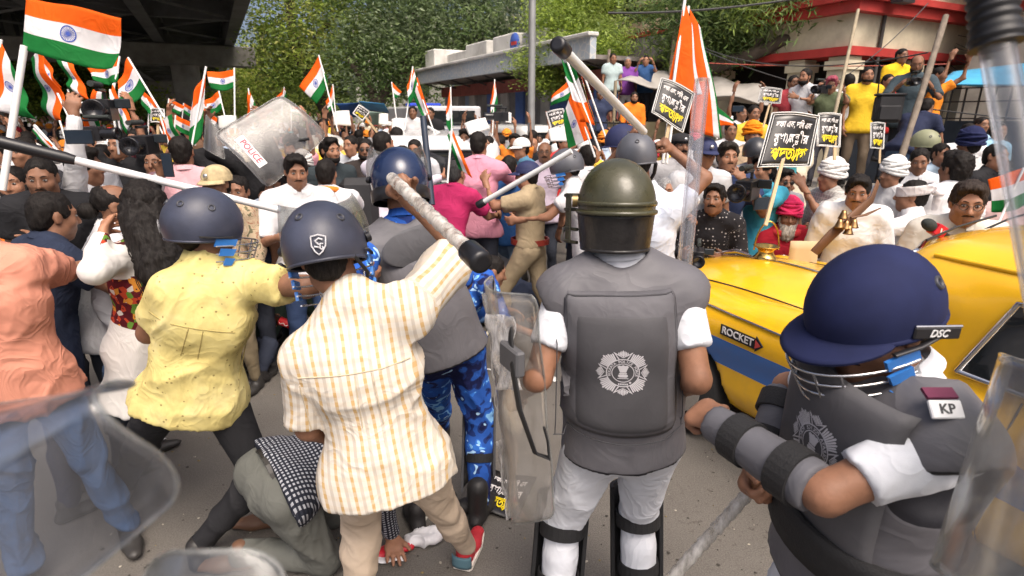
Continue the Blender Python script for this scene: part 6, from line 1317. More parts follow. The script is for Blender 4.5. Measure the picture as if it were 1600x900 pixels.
    for q in 'LR': h_ = J['hip' + q]; J['kn' + q] = A_(h_[0], h_[1] + .05, h_[2] * .53); J['an' + q] = A_(h_[0], h_[1], .085)
    lens_report('AA', J); r, p = person(J, 'policeman in pale blue white shirt and grey helmet lifting a stick with both hands', skin=.62, topmat=fabric((.56, .60, .68), 'pale_cotton', .6), legmat=WHITE_COT, sleeve=.55, h=.015, hb=1.08, haird=('crop', HAIRC), loose=1.5, curl=(.95, .95), hh=.006, hdir=(A_(.35, -.1, .8), A_(-.6, -.2, .6)), fh=.009, seed=77, fold=.014); o, L = helmet(r, P(994, 244, 3.62), p.hfr, (.128, .152, .15), GREYH, z0=-.34, vents=((-.2, -.75, .55), (.75, -.3, .4))); MB().tube([L(.9, -.2, -.4), L(1.0, .3, -.8), L(.8, .6, -1.2)], .012, 6).build('chin_strap', BLACKW, o)
    mid(972, 224, 4.5, 60, 'policeman in navy peaked helmet half hidden behind the raised hands', (.4, .4, .42), extra=hard(NAVYC, brim=.06)); mid(1064, 228, 4.9, 185, 'moustached police officer in black beret with silver badge', (.45, .45, .46), extra=cap(mat('beret_felt', (.015, .015, .017), .9), sg, 0, True), tache=1., skin=.6); mid(916, 246, 5.2, 30, 'dark haired man in white vest top beyond the khaki policeman', W1); mid(1040, 300, 4.4, 200, 'grey haired man clasping his hands in the gap under the raised elbow', (.5, .45, .4), haird=('short', (.25, .25, .25)), armL='cam', armR='cam')
    # right of the centre officer
    mid(1101, 240, 4.3, 190, 'police officer in navy cap and spectacles behind the clear upright baton', (.45, .46, .48), extra=cap(NAVYC, sg), glasses='clear'); mid(1137, 246, 4.5, 178, 'heavy man with curly hair in navy T-shirt looking at the camera', (.025, .04, .10), haird=('curly', (.022, .018, .015)), fat=1.15, hb=1.15, tache=.5, skin=.85, armL='cam', fh=.0085)
    mid(1116, 312, 4.2, 150, 'moustached man in black dotted shirt looking up to the left', pat='dotted_black', leg=BLK, haird=('thick', HAIRC), tache=1., sleeve=1.7, headtilt=-.15, lean=.12, sh=1.62, armL='hold', armR='hold', skin=.66, fh=.0085)
    mid(1192, 266, 4.6, 110, 'man in turquoise shirt raising a phone rig beside the curly haired man', (.05, .30, .42), armL='phone', armR='phone', haird=('curly', HAIRC)); mid(1180, 240, 5.3, 170, 'policeman in dark glossy helmet behind the phone rig', (.3, .3, .32), extra=hard(BLACKN)); mid(1224, 285, 4.9, 185, 'man in dark glasses behind the red turbaned man', (.2, .2, .22), haird=('thick', HAIRC), glasses='dark')
    def sadhu(r, p):
        turban((.62, .03, .11), .085, 1.06)(r, p); MB().tube([p.neck + p.rt * .10 * math.cos(a) + p.fw * .085 * math.sin(a) - p.up * .01 for a in np.linspace(0, 6.2832, 17)], .036, 8).build('scarf', fabric((.62, .05, .06), 'scarf_cloth', .9), r)
        for q in ('R',): strap(r, p.wrR - nrm(p.wrR - p.elR) * .04, p.wrR, .032, .014, mat('red_thread', (.55, .015, .02), .7), 'bangle', .006)
        fr = frame_from(p.hu, p.hf); s = SDF(); c = p.head; s.ell(c + fr[1] * .055 - fr[2] * .125, (.062, .055, .085), fr, .02); obj_sdf('long_beard', s, .008, hair_mat((.42, .38, .33)), r, post=lambda V, Q: V + vnormals(V, Q) * ((vnoise(V * A_(90, 90, 25), 3) - .5) * .02)[:, None])
    mid(1232, 338, 4.55, 165, 'holy man with grey beard, bright pink turban and crimson robes holding a placard stick', (.36, .015, .03), (.30, .012, .03), extra=sadhu, beard=1.3, bcol=(.40, .37, .33), sleeve=.5, armR='hold', armL='phone', skin=.72, loose=1.7, sh=1.55, lean=.12, fh=.0085, hem=.3)
    mid(1340, 300, 3.9, 150, 'man in white shirt with a leather strap hung with brass bells over his shoulder', (.68, .68, .68), haird=('thick', HAIRC), tache=.5, sleeve=1.0, lean=.25, sh=1.66, skin=.75, fh=.0085, headtilt=.05)
    mid(1298, 276, 4.5, 95, 'man in grey check shirt and white turban facing left', pat='grey_check', extra=turban((.62, .61, .59)), sleeve=1., armL='phone'); mid(1394, 272, 4.7, 100, 'man in white turban and white kurta standing beyond the bells', W1, extra=turban((.62, .62, .60)), sleeve=1.8)
    mid(1424, 306, 4.0, 60, 'man with white headband knotted behind, seen from the back', (.66, .66, .68), extra=headband((.60, .57, .57)), sleeve=1.2, armL='phone'); mid(1436, 252, 5.0, 150, 'dark haired man in white shirt looking down behind the headband', W1, headtilt=.25)
    mid(1492, 264, 4.1, 10, 'man with bushy black hair and white shirt seen from behind at right', (.66, .66, .67), haird=('thick', HAIRC), k=1.05, hb=1.1); mid(1514, 226, 5.4, 20, 'man in navy turban behind the bushy haired man', (.5, .5, .5), extra=turban((.014, .018, .06), .09, 1.1)); mid(1445, 225, 6.0, 30, 'man in khaki green helmet near the timber pole', (.3, .3, .3), extra=hard(mat('khaki_helmet', (.22, .23, .14), .5)))
    def micman(r, p):
        c = p.wrR + nrm(A_(-.3, -.5, .1)) * .05 + A_(0, 0, .02); d = nrm(P(1445, 342, 2.95) - P(1490, 372, 3.0)); fr = frame_from(d, A_(0, -1, 0)); q = P(1468, 362, 2.88); mr = empty('microphone', q - d * .1, 'reporter\'s microphone with red channel cube in the spectacled man\'s hands', 'microphone')
        MB().tube([q - d * .19, q - d * .02], [.013, .016], 12).build('handle', BLACKP, mr); MB().box(q + d * .015, (.058, .058, .062), fr[0], fr[1], fr[2], bev=.004).build('cube', mat('red_cube', (.50, .012, .025), .35), mr); MB().ell(q + d * .075, (.030, .030, .042), *fr, n=16, m=10).build('foam_head', mat('foam', (.03, .036, .034), .95, bump=.5, bscale=250), mr)
        f = fr[1]; X = fr[0]; Z = fr[2]; cc = q + d * .015 + f * .0305; b = MB()
        for pts in ([(-.018, -.012), (0, .018), (.018, -.012), (.008, -.012), (0, .002), (-.008, -.012)],): b.add([cc + Z * x + X * y for x, y in pts], [(0, 1, 4, 5), (1, 2, 3, 4)])
        b.build('arrow_mark', mat('print_white', (.75, .72, .7), .5), mr)
    mid(1512, 318, 3.05, 152, 'reporter in beige striped white shirt and spectacles holding a microphone', (.60, .57, .50), haird=('thick', (.03, .022, .018)), glasses='clear', tache=.5, lean=.35, sh=1.70, sleeve=.8, armL='hold', armR='hold', fat=1.1, skin=.85, extra=micman, fh=.0075, hh=.0065, k=1.0, h=.017, curl=(.8, .8))
    mid(1580, 300, 4.6, 160, 'man in pink shirt at the right edge behind the clear baton', (.55, .38, .36)); mid(1470, 242, 5.6, 185, 'young man in light blue shirt beside the navy turban', (.35, .45, .55)); mid(1556, 245, 5.0, 200, 'dark haired man in black shirt near the right edge', BLK)
    # photographers on the ledge
    Z = .955
    mid(1258, 120, 7.9, 120, 'bearded photographer in white T-shirt and pushed up sunglasses on the ledge', W1, (.12, .16, .22), z0=Z, beard=.9, armL='fwd', armR='down'); mid(1299, 133, 7.75, 150, 'photographer in olive shirt with pink stained hair aiming his camera', (.09, .11, .06), (.10, .10, .12), z0=Z, armL='phone', armR='phone', haird=('curly', (.28, .06, .09)), headtilt=.2)
    mid(1356, 118, 7.6, 165, 'man in bright yellow T-shirt and torn khaki trousers standing on the ledge', (.72, .47, .03), (.17, .13, .09), z0=Z, beard=.6, armL='down', armR='down'); mid(1433, 100, 7.35, 150, 'balding bearded photographer in slate shirt checking his camera', (.045, .065, .078), (.02, .022, .026), z0=Z, haird=('bald', HAIRC), beard=.9, armL='cam', armR='cam', headtilt=.3, sleeve=.9)
    mid(1409, 88, 9.0, 190, 'man in yellow shirt with painted face high behind the photographer', (.72, .45, .02), z0=Z + .3, skin=.6); mid(1468, 118, 7.9, 210, 'man in orange T-shirt with raised arm behind the timber pole', (.66, .22, .02), z0=Z, armL='up', armR='up'); mid(1448, 168, 7.15, -60, 'man in navy T-shirt stooping to grip the timber pole', (.022, .028, .06), (.06, .10, .17), z0=.55, lean=.7, sh=1.7, armL='fwd', armR='fwd')
    mid(1388, 128, 8.3, 185, 'man in red T-shirt behind the black camera bag', (.45, .03, .03), z0=Z); mid(1240, 130, 8.6, 180, 'small man in dark red shirt left of the white T-shirt', (.3, .04, .05), z0=Z); mid(1325, 128, 8.6, 0, 'man in white shirt seen from behind between the two photographers', W1, z0=Z)
    mid(1513, 208, 6.6, 165, 'moustached man in white shirt sitting in front of the blue stall', W1, tache=.8); mid(1534, 196, 7.6, 180, 'young man in pale blue T-shirt in the dark stall', (.3, .45, .58)); mid(1560, 205, 7.0, 190, 'man in sky blue shirt at the right edge of the dark stall', (.25, .42, .55))
    # onlookers on the boundary wall and beyond
    Z = 1.86
    mid(981, 98, 12.8, 180, 'man in purple T-shirt and white trousers standing on the boundary wall', (.20, .06, .30), (.6, .6, .62), z0=Z, haird=('crop', (.2, .2, .2))); mid(1009, 95, 12.9, 170, 'man in blue shirt lifting a camera beside the purple T-shirt', (.03, .08, .2), z0=Z, armR='phone', armL='phone'); mid(958, 92, 12.7, 190, 'man in flowered shirt and jeans left of the purple T-shirt', (.4, .5, .5), (.05, .1, .2), z0=Z); mid(982, 46, 18.0, 150, 'shirtless boy perched high against the tree trunk', (.25, .13, .08), (.02, .02, .02), z0=3.25, skin=.7)
    mid(991, 153, 11.6, 180, 'man in saffron kurta seated before the boundary wall', (.75, .20, .02), (.7, .2, .02), z0=.88, sleeve=1.6, beard=.8); mid(938, 146, 11.9, 175, 'man in navy T-shirt standing in front of the wall left of the saffron kurta', (.03, .04, .08), z0=.88)
    mid(1158, 178, 8.2, 200, 'man in white vest holding a phone up with both hands', W1, armL='high', armR='high'); mid(1178, 178, 7.4, 185, 'man in yellow and grey T-shirt below the small placard', (.62, .42, .05)); mid(1176, 212, 5.9, 190, 'man in orange turban behind the curly haired man', (.4, .3, .2), extra=turban((.75, .22, .01))); mid(1142, 205, 7.0, 175, 'man in white shirt beneath the green flag', W1)
    mid(505, 198, 8.6, 190, 'man in white kurta above the distant yellow taxi', (.66, .65, .6), armL='fwd'); mid(645, 176, 10.5, 180, 'man in white shirt standing up beside the blue police van', W1, z0=.6); mid(672, 178, 10.5, 170, 'man in black shirt standing beside the blue police van', BLK, z0=.6)
crowd_named()
# ---- the rest of the crowd: a dozen figures copied and re-dressed
def crowd_far():
    r = random.Random(11); protos = []; hide = A_(0, -40, 0)
    SH = [('white', (.64, .64, .64)), ('pale blue', (.38, .46, .58)), ('black', BLK), ('maroon', (.14, .03, .04)), ('navy', NVY), ('saffron', (.72, .22, .03)), ('grey', (.28, .28, .29)), ('cream', (.58, .52, .40)), ('green', (.05, .17, .07)), ('pink', (.55, .26, .30)), ('brown', (.16, .09, .06)), ('yellow', (.66, .46, .06)), ('red', (.45, .03, .03)), ('turquoise', (.06, .30, .34))]
    LG = [(.03, .035, .06), (.015, .015, .017), (.10, .09, .08), (.06, .10, .18)]
    HEAD = ['bare', 'thick', 'bald', 'turban', 'cap', 'bare']; ARM = [('down', 'down'), ('up', 'down'), ('phone', 'phone'), ('down', 'high'), ('high', 'high')]
    def proto(hk, ak):
        al, ar = ARM[ak]; J = stand_pose(0, -40, 0, 0, 1.68, armL=al, armR=ar, seed=hk * 7 + ak)
        ex = {'turban': turban((.6, .5, .45)), 'cap': cap(mat('white_cap', (.6, .6, .58), .8))}.get(HEAD[hk])
        root, p = person(J, 'p', 'crowd', topmat=fabric(W1), legmat=fabric(LG[0], wr=.45), h=.036, fh=.018, hh=.017, face=ak in (0, 1, 2), tache=.8 if hk % 2 else 0, haird=({'bald': 'bald', 'thick': 'thick'}.get(HEAD[hk], 'short'), HAIRC), fold=.008, skin=.72, loose=1.3, feet=False, sleeve=.62)
        if ex: ex(root, p)
        return root
    def copy_tree(o, parent=None):
        c = o.copy(); COL.objects.link(c)
        if parent is not None: c.parent = parent
        for ch in list(o.children): copy_tree(ch, c)
        return c
    P0 = [(h_, a) for h_, a in ((0, 0), (0, 1), (1, 0), (1, 4), (2, 0), (3, 0), (4, 2), (5, 3), (0, 2), (3, 1))]; pr = [(proto(*q), q) for q in P0]
    taken = [tuple(o.location[:2]) for o in S.objects if o.get('category') == 'person' and o.location[1] > -30]; cars = [(-.95, 7.4, 1.5), (-1.6, 8.6, 1.4), (-2.6, 8.3, 1.6), (-2.7, 18.6, 1.9), (0, 14.6, 1.7)]
    spots = []
    for k in range(6000):
        d = 5.4 + 22 * r.random() ** 1.5; px = r.uniform(-30, 1260 - 12 * max(0, d - 8) * 1.3); q = P(px, 200, d)
        if q @ EV > 6.7 or q @ EU < 1: continue
        if any((q[0] - a) ** 2 + (q[1] - b) ** 2 < (.47 + .022 * d) ** 2 for a, b in taken): continue
        if any((q[0] - a) ** 2 + (q[1] - b) ** 2 < c * c for a, b, c in cars): continue
        taken.append((q[0], q[1])); spots.append((d, px, q))
        if len(spots) >= 235: break
    zone = lambda px: 'under the flyover' if px < 200 else 'among left flags' if px < 350 else 'by leaning tree' if px < 560 else 'by forked tree' if px < 660 else 'by painted shed' if px < 900 else 'by boundary wall' if px < 1060 else 'below grey tarpaulin'
    seen = {}; wh = {'bare': 'short haired', 'thick': 'bushy haired', 'bald': 'balding', 'turban': 'turbaned', 'cap': 'capped'}; am = {0: '', 1: ', arm raised', 2: ', arms bent up', 3: ', hand high', 4: ', both arms up'}; used = set(); items = []
    for d, px, q in sorted(spots):
        o, (hk, ak) = r.choice(pr); ci = r.choice([0, 0, 0, 0, 0, 0, 7, 1, 2, 2, 3, 4, 4, 5, 6, 7, 8, 9, 10, 11, 12, 13]); sn, sc = SH[ci]
        c = o if id(o) not in used else copy_tree(o); used.add(id(o)); c.location = (q[0], q[1], 0); OFF[c] = A_(q[0], q[1], 0); back = r.random() < .35; c.rotation_euler = (0, 0, R(r.uniform(-40, 40) + (0 if back else 180))); k = r.uniform(.93, 1.06); c.scale = (k, k, k); c['group'] = 'protesters filling the street'
        sk = skin_mat(round(r.choice([.55, .7, .85]), 2))
        for ch in c.children:
            n = ch.name.split('.')[0]
            m = fabric(sc) if n in ('shirt', 'collar') else fabric(r.choice(LG), wr=.45) if n == 'trousers' else sk if n == 'body' else None
            if n == 'turban': m = fabric(r.choice([(.62, .6, .58), (.72, .24, .03), (.6, .04, .06)]), 'turban_cloth', .9)
            if m: ch.material_slots[0].link = 'OBJECT'; ch.material_slots[0].material = m
        lab = '%s man, %s shirt%s%s, %s' % (wh[HEAD[hk]], sn, am[ak], ', from behind' if back else '', zone(px)); items.append((lab, px, d, c))
    by = {}
    for it in items: by.setdefault(it[0], []).append(it)
    for lab, L in by.items():
        if len(L) == 1: L[0][3]['label'] = lab; continue
        L.sort(key=lambda t: t[1]); nm = ['leftmost', 'second leftmost', 'third leftmost', 'fourth leftmost', 'fifth leftmost', 'sixth leftmost', 'seventh leftmost', 'eighth leftmost']
        for i, t in enumerate(L): t[3]['label'] = lab + ', ' + nm[i]
    for o, q in pr:
        if id(o) not in used:
            for ch in list(o.children_recursive): bpy.data.objects.remove(ch)
            bpy.data.objects.remove(o)
crowd_far()
# ================================================================ VEHICLES, FLAGS, PLACARDS, SHIELDS AND STICKS
from mathutils.bvhtree import BVHTree
def rbox(s, c, half, fr, r, k): s.ops.append(('rbox', np.asarray(c, float), np.asarray(half, float), np.asarray(fr, float), r, k, None, 1., 'add'))
_b0, _f0 = SDF.bounds, SDF.field
def _bounds(s, o):
    if o[0] == 'rbox': m = np.abs(o[3]).T @ o[2]; return o[1] - m, o[1] + m
    return _b0(s, o)
SDF.bounds = _bounds
def rb_eval(X, Y, Z, o):
    x, y, z = X - o[1][0], Y - o[1][1], Z - o[1][2]; M = o[3]; q = [np.abs(x * M[i][0] + y * M[i][1] + z * M[i][2]) - (o[2][i] - o[4]) for i in range(3)]
    return np.sqrt(sum(np.maximum(t, 0) ** 2 for t in q)) + np.minimum(np.maximum(np.maximum(q[0], q[1]), q[2]), 0) - o[4]
def paint(name, col, stripe=None, rough=.25):
    t = NT(name); co = t.coord(); c = t.ramp(t.noise(co, 3, 4), [(.3, [x * .9 for x in col]), (.7, [min(1, x * 1.06) for x in col])])
    if stripe:
        s = t.sep(t.node('Attribute', attribute_name='car').outputs['Vector']); ax = t.math('ABSOLUTE', s[0]); zc = s[2]
        band = t.math('MULTIPLY', t.math('MULTIPLY', t.math('GREATER_THAN', zc, stripe[1]), t.math('LESS_THAN', zc, stripe[2])), t.math('GREATER_THAN', ax, .60)); c = t.mix(band, c, stripe[0])
    c = t.mix(t.math('MULTIPLY', t.ramp(t.noise(co, 5, 6, .7), [(.5, (0, 0, 0)), (.75, (1, 1, 1))]), .16), c, (.12, .09, .05)); t.link(c, t.b.inputs['Base Color']); t.b.inputs['Roughness'].default_value = rough; t.b.inputs['Coat Weight'].default_value = .6; t.b.inputs['Coat Roughness'].default_value = .08; t.link(t.bump(t.noise(co, 5, 2), .04, .02), t.b.inputs['Normal']); return t.m
CHROME = mat('chrome', (.62, .62, .63), .12, 1., var=.04); GLASSM = mat('car_glass', (.015, .018, .02), .05, var=.1, spec=.8); RUBBER = mat('tyre_rubber', (.02, .02, .02), .85, bump=.3)
def car(name, label, org, fwd, m, style='sedan', h=.024, detail=True, cat='taxi'):
    """org: point on the ground under the centre; fwd: heading"""
    f = nrm(fwd); fr = frame_from(EZ, f); rt = fr[0]; org = np.asarray(org, float); T = lambda x, y, z: org + rt * x + f * y + EZ * z; root = empty(name, org, label, cat); s = SDF()
    if style == 'sedan':
        rbox(s, T(0, 0, .60), (.79, 2.0, .32), fr, .22, .05); s.ell(T(0, 1.25, .82), (.60, .92, .235), fr, .10)
        for q in (-1, 1): s.cone(T(q * .62, 1.86, .74), T(q * .64, .5, .83), .185, .20, k=.10); s.cone(T(q * .65, -.5, .78), T(q * .58, -1.75, .68), .22, .20, k=.12)
        s.ell(T(0, -1.45, .84), (.58, .72, .27), fr, .10); rbox(s, T(0, -.55, 1.12), (.665, .96, .36), fr, .26, .10); s.ell(T(0, -.55, 1.34), (.68, 1.06, .19), fr, .10)
        wy = (1.42, -1.2); wr_ = .33; hh = 1.53
    else:
        rbox(s, T(0, 0, .72), (.84, 2.0, .40), fr, .14, .05); rbox(s, T(0, -.55, 1.35), (.76, 1.40, .42), fr, .18, .08); s.ell(T(0, 1.3, 1.04), (.72, .72, .16), fr, .08); wy = (1.3, -1.25); wr_ = .36; hh = 1.77
    for y in wy:
        for q in (-1, 1): s.cone(T(q * .70, y, wr_), T(q * 1.0, y, wr_), wr_ + .05, k=.01, op='sub')
    V, Q = s.mesh(h); V = relax(V, Q, 2); loc = np.stack([(V - org) @ rt, (V - org) @ f, V[:, 2]], 1); body = link_mesh('body', mesh_np('body', V - org, Q, [m], attrs={'car': loc}), root)
    bvh = BVHTree.FromPolygons([Vector(v) for v in V], [tuple(q) for q in Q]); 
    def hit(p, d, off=.006):
        L_, n, i, ds = bvh.ray_cast(Vector(p), Vector(d)); return (np.array(L_) + np.array(n) * off) if L_ is not None else np.asarray(p, float) + np.asarray(d) * 2.2
    def side(q, c, nm='side_window', nu=10, nv=7, rim=True, mm=GLASSM):
        fn = lambda u, v: hit(T(q * 2.0, *((np.array(c[0]) * (1 - u) + np.array(c[1]) * u) * (1 - v) + (np.array(c[3]) * (1 - u) + np.array(c[2]) * u) * v)), -rt * q)
        o = MB().grid(fn, nu, nv).build(nm, mm, root)
        if rim:
            e = [fn(u, 0) for u in np.linspace(0, 1, 10)] + [fn(1, v) for v in np.linspace(0, 1, 7)[1:]] + [fn(u, 1) for u in np.linspace(1, 0, 10)[1:]] + [fn(0, v) for v in np.linspace(1, 0, 7)[1:]]; MB().tube(e, .013, 6, caps=False).build('window_trim', CHROME if style == 'sedan' else BLACKP, o)
    def front(sg, c, nm):
        fn = lambda u, v: hit(T(*(lambda a: (a[0], sg * 3.2, a[1]))((np.array(c[0]) * (1 - u) + np.array(c[1]) * u) * (1 - v) + (np.array(c[3]) * (1 - u) + np.array(c[2]) * u) * v)), -f * sg); o = MB().grid(fn, 14, 8).build(nm, GLASSM, root)
        e = [fn(u, 0) for u in np.linspace(0, 1, 12)] + [fn(1, v) for v in np.linspace(0, 1, 7)[1:]] + [fn(u, 1) for u in np.linspace(1, 0, 12)[1:]] + [fn(0, v) for v in np.linspace(1, 0, 7)[1:]]; MB().tube(e, .015, 6, caps=False).build('window_trim', CHROME if style == 'sedan' else BLACKP, o)
    if style == 'sedan':
        for q in (-1, 1): side(q, [(-.02, .99), (-.52, .97), (-.52, 1.33), (-.16, 1.32)]); side(q, [(-.58, .97), (-1.22, .97), (-1.05, 1.30), (-.58, 1.33)])
        front(1, [(-.50, 1.17), (.50, 1.17), (.44, 1.38), (-.44, 1.38)], 'windscreen'); front(-1, [(-.46, 1.08), (.46, 1.08), (.40, 1.34), (-.40, 1.34)], 'rear_window')
    else:
        for q in (-1, 1): side(q, [(.62, 1.14), (-.35, 1.14), (-.35, 1.58), (.40, 1.58)]); side(q, [(-.42, 1.14), (-1.80, 1.14), (-1.75, 1.58), (-.42, 1.58)])
        front(1, [(-.62, 1.18), (.62, 1.18), (.56, 1.60), (-.56, 1.60)], 'windscreen'); front(-1, [(-.6, 1.2), (.6, 1.2), (.54, 1.60), (-.54, 1.60)], 'rear_window')
    for q in (-1, 1):
        for y in wy:
            c = T(q * .70, y, wr_); w = MB().lathe(c - rt * q * .09, [(wr_ * .55, 0), (wr_ * .95, 0), (wr_, .03), (wr_, .15), (wr_ * .95, .18), (wr_ * .62, .18)], 26, f, EZ, rt * q).build('wheel', RUBBER, root); MB().lathe(c, [(wr_ * .64, .0), (wr_ * .64, .085), (wr_ * .5, .06), (wr_ * .2, .09), (.001, .095)], 20, f, EZ, rt * q).build('hub_cap', CHROME, w)
        if detail:
            y1 = 2.02 if style == 'sedan' else 2.0; hl = T(q * .56, y1 - .08, .76); MB().lathe(hl, [(.10, 0), (.105, .06), (.085, .10), (.05, .12), (.001, .125)], 18, rt, EZ, f).build('headlight', mat('headlamp', (.6, .6, .58), .08, spec=.8), root)
            for y in ((.46, -.25, -1.02) if style == 'sedan' else (.7, -.38, -1.4)):
                MB().tube([hit(T(q * 2, y, z), -rt * q, .001) for z in np.linspace(.36, .95, 9)], .004, 5).build('door_gap', BLACKP, root)
            for y in (-.12, -.9): a = hit(T(q * 2, y, .88), -rt * q, .02); MB().tube([a - f * .06, a, a + f * .06], .009, 6).build('door_handle', CHROME, root)
            if style == 'sedan': MB().tube([hit(T(q * 2.0, y, .915), -rt * q, .006) for y in np.linspace(1.95, .48, 22)], .010, 6, flat=.6).build('chrome_strip', CHROME, root)
    for sg in (1, -1): MB().tube([T(-.80, sg * 1.92, .42), T(-.60, sg * 2.07, .42), T(.60, sg * 2.07, .42), T(.80, sg * 1.92, .42)], .055, 10).build('bumper', CHROME if style == 'sedan' else BLACKP, root)
    return root, T, hit, fr
_field_src = SDF.field
def _field(s, lo, hi, h):
    """rounded boxes first, then everything else in order"""
    rb = [o for o in s.ops if o[0] == 'rbox']
    if not rb: return _field_src(s, lo, hi, h)
    rest = [o for o in s.ops if o[0] != 'rbox']; n = np.ceil((hi - lo) / h).astype(int) + 1; ax = [lo[i] + np.arange(n[i]) * h for i in range(3)]; X, Y, Z = ax[0][:, None, None], ax[1][None, :, None], ax[2][None, None, :]
    G0 = None
    for o in rb:
        D = rb_eval(X, Y, Z, o)
        if G0 is None: G0 = D
        else: t = np.clip(.5 + .5 * (G0 - D) / o[5], 0, 1); G0 = G0 + (D - G0) * t - o[5] * t * (1 - t)
    s2 = SDF(); s2.ops = [o for o in rest if o[8] == 'add']; F = _field_src(s2, lo, hi, h); k = .08; t = np.clip(.5 + .5 * (G0 - F) / k, 0, 1); F = (G0 + (F - G0) * t - k * t * (1 - t)).astype(np.float32)
    s3 = SDF(); s3.ops = [o for o in rest if o[8] == 'sub']
    for o in s3.ops:
        A, B, ra = o[1], o[2], o[3]; ba = B - A; t = np.clip(((X - A[0]) * ba[0] + (Y - A[1]) * ba[1] + (Z - A[2]) * ba[2]) / (ba @ ba), 0, 1); D = np.sqrt((X - A[0] - t * ba[0]) ** 2 + (Y - A[1] - t * ba[1]) ** 2 + (Z - A[2] - t * ba[2]) ** 2) - ra; F = np.maximum(F, -D)
    return F
SDF.field = _field
def vehicles():
    ty = paint('taxi_yellow', (.80, .44, .012), ((.025, .13, .42), .60, .77)); org = UV(1.10, 3.28, 0); root, T, hit, fr = car('yellow_taxi', 'rounded yellow taxi with a blue side band at right, its bonnet pointing up the street', org, EU, ty, h=.02)
    rt, f = fr[0], fr[1]
    # ROCKET sign on the wing
    a, b = hit(T(-2, 1.07, .83), rt, .010), hit(T(-2, .77, .83), rt, .010); X = nrm(b - a); nn = nrm(np.cross(X, EZ)); nn = nn if nn @ -rt > 0 else -nn; Y = nrm(np.cross(nn, X)); c = (a + b) / 2; L_ = np.linalg.norm(b - a)
    pl = MB().prism([(-L_ / 2, -.030), (L_ / 2 - .05, -.030), (L_ / 2 - .05, -.044), (L_ / 2, 0), (L_ / 2 - .05, .044), (L_ / 2 - .05, .030), (-L_ / 2, .030)], c, X, Y, nn, .006).build('rocket_plate', BLACKP, root); text_mesh('ROCKET', .058, c + nn * .0085 - X * .024, X, Y, mat('print_white', (.75, .72, .7), .5), pl, 'lettering', .002, True)
    MB().add([c + nn * .008 + X * x + Y * y for x, y in ((L_ / 2 - .05, -.026), (L_ / 2 - .012, 0), (L_ / 2 - .05, .026))], [(0, 1, 2)]).build('red_tip', mat('sign_red', (.5, .06, .05), .5), pl)
    up = lambda x, y: hit(T(x, y, 2.5), -EZ, .006)
    MB().tube([up(0, y) for y in np.linspace(1.95, .75, 16)], .010, 6, flat=.6).build('bonnet_trim', CHROME, root); MB().tube([up(0, 1.62) + EZ * .01, up(0, 1.75) + EZ * .035, up(0, 1.98) + EZ * .02], [.006, .018, .008], 8).build('bonnet_mascot', CHROME, root)
    for q in (-1, 1): MB().tube([up(q * .50, y) for y in np.linspace(1.9, .72, 16)], .0045, 5).build('bonnet_gap', BLACKP, root); MB().tube([hit(T(q * 2, y, 1.42), -rt * q, .004) for y in np.linspace(.2, -1.3, 18)], .012, 6).build('rain_gutter', ty, root)
    for q in (-1, 1): b_ = up(q * .25, .40) + EZ * .02; MB().tube([b_, b_ + EZ * .05 - f * .02 + rt * .2, b_ + EZ * .10 - f * .08 + rt * .42], .006, 6).build('wiper', BLACKP, root)
    yl = paint('taxi_yellow_far', (.78, .46, .03)); car('yellow_taxi', 'distant yellow taxi caught in the crowd left of centre', P(535, 225, 8.6) * A_(1, 1, 0), -EU + EV * .3, yl, h=.035)
    wp = paint('white_paint', (.66, .66, .66)); car('white_jeep', 'white police jeep stuck in the crowd at centre', P(690, 280, 7.6) * A_(1, 1, 0), nrm(-EU * .5 - EV * .2 + A_(0, -.5, 0)), wp, 'suv', h=.03, cat='jeep')
    car('white_van', 'white van parked before the painted shed', P(800, 205, 15.) * A_(1, 1, 0), nrm(EU), paint('van_white', (.6, .6, .58)), 'suv', h=.045, cat='van')
    # blue police van, boxy, far
    o = P(672, 200, 19.) * A_(1, 1, 0); root = empty('police_van', o, 'blue and white police van beyond the tricolours at centre', 'van'); fr = frame_from(EZ, EU); B = lambda nm, c, s_, m, bv=.05: MB().box(o + fr[0] * c[0] + fr[1] * c[1] + EZ * c[2], s_, fr[0], fr[1], EZ, bev=bv).build(nm, m, root)
    B('lower_body', (0, 0, 1.0), (1.9, 4.4, 1.1), paint('police_blue', (.02, .07, .25))); B('upper_body', (0, -.2, 1.9), (1.85, 3.9, .72), paint('police_white', (.6, .6, .62))); B('rear_window', (0, -2.16, 1.92), (1.4, .04, .42), GLASSM, .01); B('light_bar', (0, .6, 2.33), (1.2, .3, .12), mat('beacon', (.02, .05, .4), .2))
    for q in (-1, 1):
        for y in (-1.4, 1.4): MB().lathe(o + fr[0] * q * .78 + fr[1] * y + EZ * .35, [(.001, 0), (.35, .001), (.35, .2), (.001, .201)], 20, fr[1], EZ, fr[0] * q).build('wheel', RUBBER, root)
vehicles()
